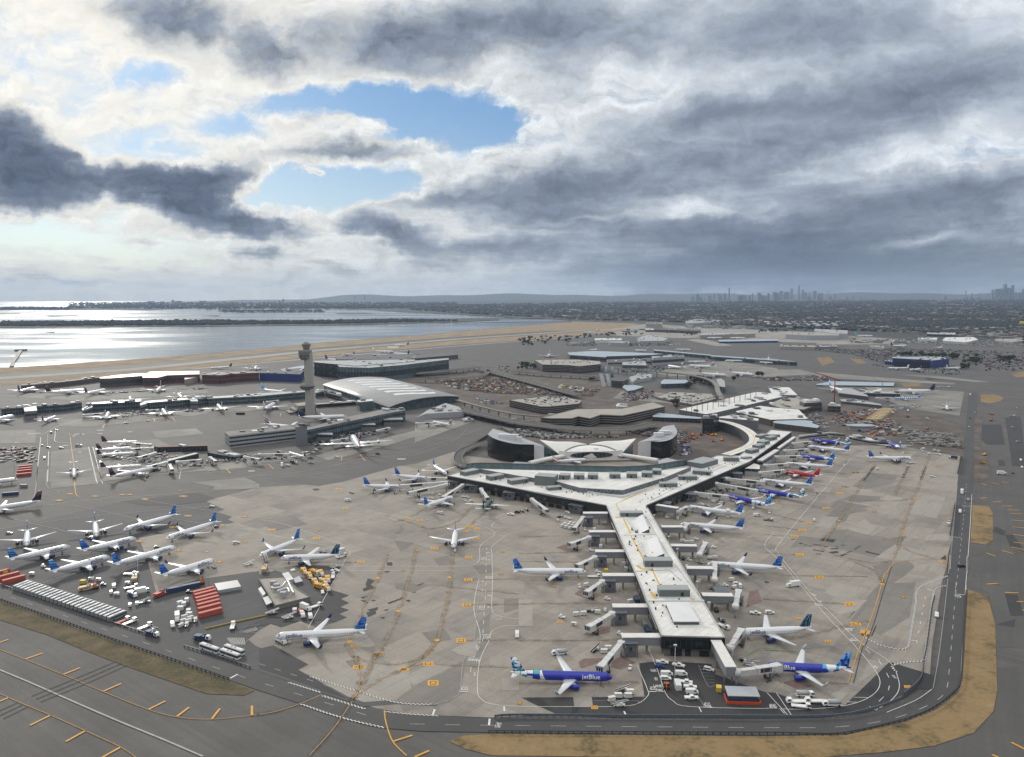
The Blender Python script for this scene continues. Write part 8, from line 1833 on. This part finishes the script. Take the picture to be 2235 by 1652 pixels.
# boarding tunnels of the other piers
for lab,c,a,b_ in [('white tunnel at the left pier to the farthest dark red finned airliner','I',(1620,1150),(1450,1140)),('white tunnel at the left pier to the second dark red finned airliner','I',(1640,1185),(1430,1200)),('white tunnel at the left pier to the third dark red finned jet','I',(1670,1240),(1500,1290)),('white tunnel at the left pier above the nearest dark red finned airliner','I',(1790,1340),(1600,1390)),('long white tunnel at the left pier pointing right','I',(1910,1335),(2140,1320)),('white tunnel at the left pier parked among baggage carts','I',(1830,1370),(1850,1420)),('white tunnel left of the grey three storey block','J',(30,1290),(85,1330)),('white tunnel below the grey three storey block, left one','J',(400,1280),(545,1310)),('white tunnel below the grey three storey block, right one','J',(560,1255),(860,1255)),('white tunnel docked at the double deck airliner','J',(1340,1110),(1500,1090)),('white tunnel at the right end of the grey pier','J',(1830,1000),(1950,975)),('white tunnel of the glass pier, at the wide white airliner','I',(900,830),(1090,820)),('white tunnel of the glass pier beside yellow bars','I',(1580,780),(1690,780)),('white tunnel left of the tower foot','J',(640,690),(750,680)),('white tunnel at the low annex','K',(20,640),(180,640)),('white tunnel to the striped airliner','M',(650,650),(800,655))]: bridge(lab,None,(c,a,b_),group='boarding bridges of other piers')
for lab,c,pts,ref in [('grey boarding hall jutting from the grey pier, nearest the double deck airliner','J',[(1150,1030),(1165,1045),(1350,1050),(1350,1030)],(1165,1120,1045)),('grey boarding hall jutting from the middle of the grey pier','J',[(1600,930),(1615,945),(1815,945),(1800,925)],(1615,1010,945)),('grey boarding hall jutting from the right of the grey pier','J',[(1890,875),(1900,890),(2110,885),(2095,865)],(1900,960,890)),('boarding hall on stilts at the left glass pier','I',[(255,760),(265,800),(400,790),(390,740)],(265,890,800)),('boarding hall beside the wide white airliner at the glass pier','I',[(880,770),(890,790),(1000,750),(985,730)],(890,870,790)),('boarding hall in the middle of the glass pier','I',[(1505,715),(1515,735),(1590,710),(1560,690)],(1515,820,735)),('boarding hall at the right of the glass pier','I',[(2045,670),(2055,690),(2135,690),(2120,660)],(2055,770,690))]: B('boarding_hall',lab,c,pts,ref,GREYW,LGREY,bands=[(5,7.5)],group='boarding halls of other piers')
# ================================================================ TREES, TOWN, CITY, AIR
rr = random.Random(11)
def inpoly(x,y,q):
 r = False
 for (a,b),(c,d) in zip(q,q[1:] + q[:1]):
  if (b > y) != (d > y) and x < (c - a) * (y - b) / (d - b) + a: r = not r
 return r
def spots(c,pts,n):
 xs,ys = [p[0] for p in pts],[p[1] for p in pts]; out = []
 while len(out) < n:
  x,y = rr.uniform(min(xs),max(xs)),rr.uniform(min(ys),max(ys))
  if inpoly(x,y,pts): out.append(P(c,x,y,.4))
 return out
LEAF = [mat('leaves ' + k,col,.9,.4,.5) for k,col in (('dark',(.028,.045,.022)),('mid',(.045,.065,.028)),('olive',(.075,.075,.03)))]; BARK = mat('bark',(.06,.05,.04),.9)
def tree(seed,h,m):
 def f():
  r = random.Random(seed); t = thing('tree','tree','tree'); k = MB(); k.tube([(0,0,0),(.1,0,h * .3),(-.1,.1,h * .62)],[.32,.24,.1],5)
  for a in range(4): k.tube([(0,0,h * .3),(h * .2 * cos(a * 1.6),h * .2 * sin(a * 1.6),h * .6)],[.14,.05],4)
  k.build('trunk',BARK,t); k = MB()
  cl = [(r.gauss(0,h * .2),r.gauss(0,h * .2),h * r.uniform(.42,.9),h * r.uniform(.1,.19)) for _ in range(14)]
  for i in range(520):
   cx,cy,cz,cr = r.choice(cl); d = Vector((r.gauss(0,1),r.gauss(0,1),r.gauss(0,.8))).normalized() * cr * r.uniform(.6,1.15); p = Vector((cx,cy,cz)) + d; s = h * r.uniform(.025,.055); a = Vector((r.gauss(0,1),r.gauss(0,1),r.gauss(0,1))).normalized() * s; b = a.cross(Vector((r.gauss(0,1),r.gauss(0,1),1)).normalized()).normalized() * s
   k.add([p - a - b,p + a - b,p + a + b,p - a + b],[(0,1,2,3)])
  k.build('crown',m,t); return t
 return f
TREES = [Proto(tree(1,10,LEAF[0])),Proto(tree(2,12,LEAF[1])),Proto(tree(3,8,LEAF[0])),Proto(tree(4,9,LEAF[2]))]
for c,pts,n,lab in [('N',[(0,470),(200,445),(420,450),(450,490),(300,500),(60,540),(0,530)],46,'leafy tree in the wooded strip left of the far curved terminal'),('N',[(440,445),(760,425),(1080,415),(1080,435),(760,450),(450,470)],34,'leafy tree in the hedge like line beyond the far terminals'),('N',[(1280,405),(1540,405),(1540,445),(1280,430)],14,'leafy tree left of the long pale hangar'),('L',[(740,180),(860,175),(960,230),(950,280),(760,240)],16,'dark tree in the clump beside the people mover track'),('L',[(1190,160),(1240,160),(1250,210),(1190,210)],3,'dark tree near the pale far apron'),('L',[(1430,145),(1520,150),(1520,170),(1430,165)],4,'dark tree beside the far car park'),('L',[(680,265),(760,268),(740,290),(680,285)],4,'small tree beside the cooling plant'),('L',[(530,450),(600,450),(620,520),(560,500)],5,'reddish brown tree at the end of the glazed bridge'),('K',[(1110,40),(1290,50),(1300,90),(1110,80)],10,'tree left of the far concrete garage'),
     ('M',[(850,190),(1550,215),(1550,240),(1440,240),(850,205)],34,'dark tree behind the big blue hangar'),('M',[(1560,220),(1750,200),(1770,330),(1560,370)],28,'tree right of the big blue hangar'),('M',[(1920,240),(2110,240),(2110,330),(2080,300)],12,'tree among the curving roads at right'),('K',[(1880,170),(1960,180),(1960,210),(1880,200)],5,'tree left of the slanted slabs'),('O',[(0,610),(420,600),(420,625),(0,635)],20,'tree along the road behind the far right hangar'),('O',[(640,590),(1180,610),(1180,632),(720,625)],22,'tree right of the far right hangar'),('N',[(2050,395),(2235,390),(2235,415),(2050,415)],14,'tree above the long pale hangar')]:
 for p in spots(c,pts,n): s = rr.uniform(.7,1.25); rr.choice(TREES[:3] if 'reddish' not in lab else TREES[3:]).put(p,rr.uniform(0,6),lab,lab.replace('tree','trees',1),sc=(s,s,s * rr.uniform(.85,1.15)))
# parked and moving cars that nothing tells apart
for c,pts,n,z,lab in [('K',[(1110,395),(1400,365),(1600,370),(1780,410),(1440,465),(1340,462)],60,Z1,'car parked on the roof of the garage full of cars'),('N',[(200,650),(500,645),(690,660),(520,690),(230,680)],30,Z3,'car parked on the roof of the far concrete garage'),('K',[(640,380),(780,390),(960,440),(760,450)],30,.42,'car in the sunken car park by the guideway'),('L',[(600,860),(680,880),(760,950),(700,1010),(620,1000),(640,930)],26,.42,'car on the road behind the right-hand hotel block'),('K',[(880,30),(1010,30),(1040,100),(930,90)],24,.42,'car on the road above the diagonal elevated road'),('L',[(420,380),(600,400),(760,430),(960,380),(900,335),(520,325)],60,None,'car on the low open deck')]:
 for p in spots(c,pts,n):
  k = ('car',rr.choice('wwskkb')); VP_.setdefault(k,KIND['car'](VM[k[1]])); zz = z if z is not None else hgt('L',600,440,420); d = ray(*[0,0]) if 0 else None; t_ = (zz - CAM_H) / (.4 - CAM_H); p = Vector((p.x * t_,p.y * t_,zz)); VP_[k].put(p,rr.choice((.9,.9 + pi / 2)) + rr.uniform(-.05,.05),lab,'cars: ' + lab)
for kind,cols,c,pts,n,lab in [('exc','oyo','K',[(300,200),(1000,190),(1300,260),(1200,330),(500,290)],26,'excavator on the central construction ground'),('box20','WWrGYB','K',[(200,180),(1000,200),(1900,280),(1750,330),(1200,300),(400,300)],45,'site container on the central construction ground'),('boxtruck','www','K',[(200,180),(1000,200),(1900,280),(1750,330),(1200,300),(400,300)],20,'truck on the central construction ground'),('exc','oyR','L',[(740,770),(1000,770),(1100,830),(900,880),(720,830)],12,'excavator behind the right-hand hotel block'),('box20','WrrB','M',[(500,820),(900,940),(900,1060),(560,1050),(300,860)],26,'site container in the right-hand construction yard'),('exc','oyo','M',[(280,820),(540,800),(560,900),(300,930)],9,'excavator left of the tan trailers'),('flat','wgw','M',[(540,780),(1000,790),(960,820),(560,830)],10,'flatbed truck beyond the tan trailers'),('boxtruck','www','N',[(1280,470),(1440,520),(900,520),(700,525)],14,'truck in front of the saw tooth hangar')]:
 for p in spots(c,pts,n):
  k = (kind,rr.choice(cols)); VP_.setdefault(k,KIND[kind](VM[k[1]])); VP_[k].put(p,rr.uniform(0,6.3),lab,lab.replace(KW[kind].split()[-1],KW[kind].split()[-1] + 's',1))
# what nobody could count: small gear, rubble, dense parked rows far off
CL = [mat('dull white gear',(.36,.36,.355),.7),GRYE,mat('far car dark',(.03,.032,.036),.6),mat('dull tan gear',(.22,.17,.11),.8),mat('dull orange gear',(.20,.075,.03),.8),mat('weathered brown',(.085,.065,.052),.9),mat('far car red',(.13,.04,.035),.6),CONCD]
def clutter(name,zones,hmax=3.0):
 m = MB()
 for c,pts,n,sz,cols in zones:
  for p in spots(c,pts,n):
   a = rr.choice((0.9,2.47)) + rr.gauss(0,.25); l,w,h = sz * rr.uniform(.5,1.6),sz * rr.uniform(.3,.7),rr.uniform(.5,hmax); m.box(-l / 2,l / 2,-w / 2,w / 2,0,h,rr.choice(cols),Matrix.Translation(p) @ Matrix.Rotation(a,4,'Z'))
 o = m.build(name,CL); o['kind'] = 'stuff'
clutter('site_clutter',[('K',[(100,150),(700,190),(1000,170),(1500,300),(2000,280),(1900,360),(1300,340),(900,330),(500,290)],2200,4,[0,1,2,3,4,5,5,5,7]),('K',[(900,700),(1250,730),(2100,790),(2235,800),(1400,820),(1100,780)],500,4,[0,1,2,5,7]),('K',[(500,560),(900,610),(1340,660),(1300,640),(900,580)],260,4,[0,1,2,4,7]),('L',[(0,720),(380,700),(680,740),(720,850),(600,880)],500,4,[1,2,5,7,6]),('L',[(0,330),(340,300),(340,380),(0,420)],260,4,[0,1,2,6]),('M',[(260,800),(560,790),(900,950),(920,1070),(600,1060),(150,920)],600,5,[0,1,2,3,4,5,7]),('M',[(900,1000),(1500,1050),(1550,1200),(1000,1150)],400,5,[5,7,7,1]),('L',[(1500,400),(1950,380),(2200,640),(2235,800),(2150,760),(1900,560)],300,4,[0,1,7,5])],2.2)
clutter('far_parked_vehicles',[('N',[(420,500),(640,490),(700,525),(420,525)],240,5,[0,1,2]),('N',[(900,500),(1290,490),(1440,500),(1290,520),(900,525)],300,5,[0,1,2]),('O',[(380,780),(1200,770),(2000,790),(1900,830),(1560,800),(1000,890),(760,820)],2200,5,[0,1,1,2,7,6,2]),('O',[(1250,700),(2235,700),(2235,760),(1250,730)],700,7,[0,1,7]),('O',[(1800,800),(2235,800),(2235,960),(1900,960)],400,5,[0,1,2,6]),('L',[(1530,160),(2235,140),(2235,190),(1530,190)],300,5,[0,1,2,6]),('L',[(0,60),(420,60),(400,100),(0,100)],160,5,[0,1,2]),('N',[(1100,690),(1300,700),(1250,740),(1100,730)],120,4,[0,1,2]),('O',[(900,905),(1700,940),(1700,1000),(1300,980)],160,5,[0,1,2])],2.6)
clutter('far_small_sheds',[('N',[(900,385),(1540,380),(1540,405),(900,405)],60,22,[0,1,7,5]),('N',[(1440,330),(2235,340),(2235,385),(1440,370)],150,24,[0,0,1,7]),('O',[(0,570),(700,575),(1300,590),(2235,600),(2235,690),(1300,655),(720,600),(0,600)],420,26,[0,1,7,5,1]),('O',[(700,690),(1300,690),(1300,730),(700,720)],60,12,[0,1,7]),('N',[(440,500),(640,480),(640,500),(440,520)],20,16,[0,1])],7)
clutter('apron_gear',[('J',[(1080,1120),(1500,1040),(1900,990),(1950,1010),(1500,1130),(1150,1190)],150,3.5,[0,1,2,2]),('I',[(900,870),(1500,800),(2235,780),(2235,800),(1500,850),(900,900)],120,4,[0,1,2,2]),('I',[(1100,1290),(1700,1260),(2235,1330),(2235,1400),(1700,1400)],130,3.5,[0,1,2,2]),('J',[(0,1330),(500,1270),(900,1230),(850,1300),(300,1360)],80,3,[0,1,2]),('I',[(0,1200),(380,1200),(380,1350),(0,1350)],110,4,[0,1,2,6]),('L',[(1420,1260),(1780,1160),(1800,1230),(1500,1330),(700,1480),(700,1440)],110,2.5,[0,0,1,2]),('L',[(1880,940),(2235,800),(2235,860),(1800,1060)],60,2.5,[0,1,2]),('M',[(800,740),(1150,740),(1000,780),(780,770)],60,4,[0,1]),('M',[(1240,530),(1460,530),(1460,545),(1240,545)],30,5,[0,7]),('I',[(100,590),(1200,610),(2235,545),(2235,560),(1200,590)],110,5,[0,1,2])],2.2)
# far town: houses and tree crowns as one mass each
HC = [mat('house ' + str(i),c,.8) for i,c in enumerate([(.22,.21,.20),(.15,.11,.095),(.11,.105,.10),(.36,.36,.36),(.07,.065,.062)])]
TOWN = [(900,677),(1000,684),(1090,689),(1213,694),(1250,697),(1420,704),(1700,718),(2235,750),(2500,760),(2500,655),(1800,659),(1300,662),(900,668)]
m = MB(); mt = MB(); ICO = [(0,0,1),(.89,0,.45),(.28,.85,.45),(-.72,.53,.45),(-.72,-.53,.45),(.28,-.85,.45),(.72,.53,-.2),(-.28,.85,-.2),(-.89,0,-.2),(-.28,-.85,-.2),(.72,-.53,-.2)]; ICF = [(0,1,2),(0,2,3),(0,3,4),(0,4,5),(0,5,1),(1,6,2),(2,7,3),(3,8,4),(4,9,5),(5,10,1),(6,7,2),(7,8,3),(8,9,4),(9,10,5),(10,6,1)]
def blob(p,s,mi): mt.add([(p.x + x * s * rr.uniform(.7,1.3),p.y + y * s * rr.uniform(.7,1.3),p.z + s * .35 + z * s * rr.uniform(.6,1.0)) for x,y,z in ICO],ICF,mi,False)
from mathutils import noise as nz
def town_spot(built=True):
 while 1:
  x,y = rr.uniform(880,2480),655 + 100 * rr.random() ** 1.7
  if inpoly(x,y,TOWN) and not inpoly(x,y,[(1290,700),(1420,705),(1560,714),(2235,752),(2235,735),(1700,716),(1400,700)]):
   q = P('W',x,y,0); f = nz.noise((q.x / 900,q.y / 700,3)) + .5 * nz.noise((q.x / 260,q.y / 260,8))
   if (f > -.05) == built or rr.random() < .22: return q
for i in range(11000):
 p = town_spot(); k = 1 + p.y / 9000; a = rr.uniform(0,3.1); l,w,h = rr.uniform(8,20) * k,rr.uniform(7,12) * k,rr.uniform(5,9) * k
 if rr.random() < .05: l *= 4; w *= 3
 m.box(-l / 2,l / 2,-w / 2,w / 2,0,h,rr.choice((0,1,2,4,4,2,3)),Matrix.Translation(p) @ Matrix.Rotation(a,4,'Z'))
o = m.build('far_town_houses',HC); o['kind'] = 'stuff'
for i in range(19000):
 p = town_spot(False); k = 1 + p.y / 7000; blob(p,rr.uniform(5,10) * k,rr.randrange(3))
ISL = [(0,712),(420,710),(792,706),(1000,701),(900,698),(620,701),(310,703),(0,706)]
for i in range(2600):
 while 1:
  x,y = rr.uniform(-100,1000),rr.uniform(696,714)
  if inpoly(x,y,ISL): break
 blob(P('W',x,y,0),rr.uniform(6,14) * (1.25 if x < 500 else .9),rr.randrange(3))
for i in range(2500): x = rr.uniform(-100,1000); blob(P('W',x,rr.uniform(661,674) if x > 150 else rr.uniform(673,676),0),rr.uniform(14,26),rr.randrange(3))
for i in range(160): x = rr.uniform(480,705); blob(P('W',x,rr.uniform(677.5,681),0),rr.uniform(8,16),rr.randrange(3))
o = mt.build('far_woods',[mat('far leaves ' + str(i),c,.95) for i,c in enumerate([(.012,.019,.021),(.018,.026,.028),(.027,.033,.032)])]); o['kind'] = 'stuff'
# white storage tanks and the skyline, each a thing
for i in range(26):
 x,y = 20 + 26 * i + rr.uniform(-5,5),556 + 14 * (i % 3) + rr.uniform(-3,3); p = P('O',x,y,.3); MB().lathe([(0,13),(14,12),(15,11.5),(15,0)][::-1],12).build('storage_tank',W_WALL,None,label='white storage tank in the far tank farm',cat='storage tank',group='far white storage tanks').location = p
CITY = [mat('skyscraper ' + str(i),c,.5) for i,c in enumerate([(.14,.175,.22),(.18,.21,.25),(.28,.30,.32)])]  # lightened bluish tones, part of the distance haze put into the colour
def scraper(c,x,yb,yt,w,lab,grp,mi=0,taper=1.0,base=None):
 p = P(c,x,yb,0); z = hgt(c,x,yb,yt); k = p.y / FPX / (CROPS[c][2] if c != 'W' else 1) * (KP if c != 'W' else 1) * w / 2; o = MB().hull8([(-k,-k,0),(k,-k,0),(k,k,0),(-k,k,0)],[(-k * taper,-k * taper,z),(k * taper,-k * taper,z),(k * taper,k * taper,z),(-k * taper,k * taper,z)]).build('skyscraper',CITY[mi],None,label=lab,cat='skyscraper',group=grp); o.location = p; return o
LC,LE = 'skyscraper in the far city skyline right of centre','skyscraper in the far skyline at the right edge'
for x,yt,w in [(1505,103,10),(1575,110,14),(1635,85,12),(1685,75,10),(1722,78,12),(1745,85,10),(1775,70,20),(1900,90,22),(1922,80,12),(1942,86,34),(1990,85,14),(2015,70,10),(2070,65,28),(2100,85,14),(2150,72,14),(2205,58,28),(2230,84,12)]: scraper('N',x,141,yt,w,LC,'city skyline',rr.randrange(2))
scraper('N',1540,141,78,24,'broad dark slab standing apart at the left end of the city skyline',None); scraper('N',1813,141,22,10,'very slender tallest tower in the left half of the city skyline',None); scraper('N',1857,141,62,7,'slim pale tower beside the tallest slender one',None,2)
for x,yt,w in [(35,292,12),(85,285,30),(115,290,14),(140,272,22),(170,285,14),(192,280,26),(230,250,18),(325,262,14),(350,285,20),(385,280,10),(428,272,26),(480,292,34),(540,272,4),(600,300,18)]: scraper('O',x,345,yt,w,LC,'city skyline',rr.randrange(2))
o = scraper('O',290,345,222,24,'tallest tapering tower of the city skyline',None,2,.6)
for x,yt,w in [(1730,270,6),(1785,290,8),(1850,290,8),(1960,262,14),(1997,255,24),(2030,252,20),(2097,245,20),(2165,290,14),(2195,285,12),(2225,255,18)]: scraper('O',x,345,yt,w,LE,'right edge skyline',rr.randrange(2))
scraper('O',2065,345,215,22,'left one of the two tallest towers at the right edge of the skyline',None); scraper('O',2130,345,222,24,'right one of the two tallest towers at the right edge of the skyline',None,0,.7)
for i in range(46): x = rr.uniform(1480,1900) if i < 30 else rr.uniform(2060,2235); scraper('W',x,656.5,rr.uniform(645,652),rr.uniform(2,6),'low block at the foot of the far skyline','low blocks of the skyline',rr.randrange(2))
for x,yt,w in [(735,264,14),(770,266,18),(845,265,16),(930,257,30),(1000,259,20),(1065,250,12),(1100,256,30),(1180,261,16),(1250,255,34),(1340,261,12),(1380,260,18),(1430,261,22),(1490,262,10),(1655,259,7),(1718,252,6),(1745,243,8),(1860,256,6)]: scraper('Q',x,272,yt,w,'apartment block on the far spit beyond the bay','blocks on the far spit')
for x in (775,797):
 for s in (-1,1): scraper('W',x + s * 1.2,657,644,.9,'leg of the pale suspension bridge towers on the far horizon','suspension bridge towers')
# low hills closing the land side
m = MB(); pts = []
for i in range(161):
 x = 640 + (2700 - 640) * i / 160; q = P('W',x,655,0); d = q.normalized() * 25500; hh = (70 + 60 * min(1,max(0,(x - 640) / 120)) * (1 if x < 1200 else .75)) + 25 * sin(i * .21) + 14 * sin(i * .53 + 1); hh *= min(1,max(0,(x - 660) / 80)); pts.append((d,hh))
m.add([(d.x * .93,d.y * .93,.5) for d,h in pts] + [(d.x,d.y,.5 + h) for d,h in pts] + [(d.x * 1.05,d.y * 1.05,.5) for d,h in pts],[(i,i + 1,162 + i,161 + i) for i in range(160)] + [(161 + i,162 + i,323 + i,322 + i) for i in range(160)],0,True); structure('hills',m,M_FAR)
# ---------------------------------------------------------------- haze
hm = bpy.data.materials.new('haze'); hm.use_nodes = True; t = NT(hm.node_tree); t.n.clear(); v = t.node('ShaderNodeVolumePrincipled'); v.inputs['Color'].default_value = (.50,.64,.86,1); v.inputs['Density'].default_value = HAZE; v.inputs['Anisotropy'].default_value = .25; o = t.node('ShaderNodeOutputMaterial'); t.l.new(v.outputs[0],o.inputs['Volume'])
hz = MB().box(-32000,32000,-1200,29500,-3,640).build('haze',hm); hz['kind'] = 'stuff'
scene.cycles.volume_bounces = 1
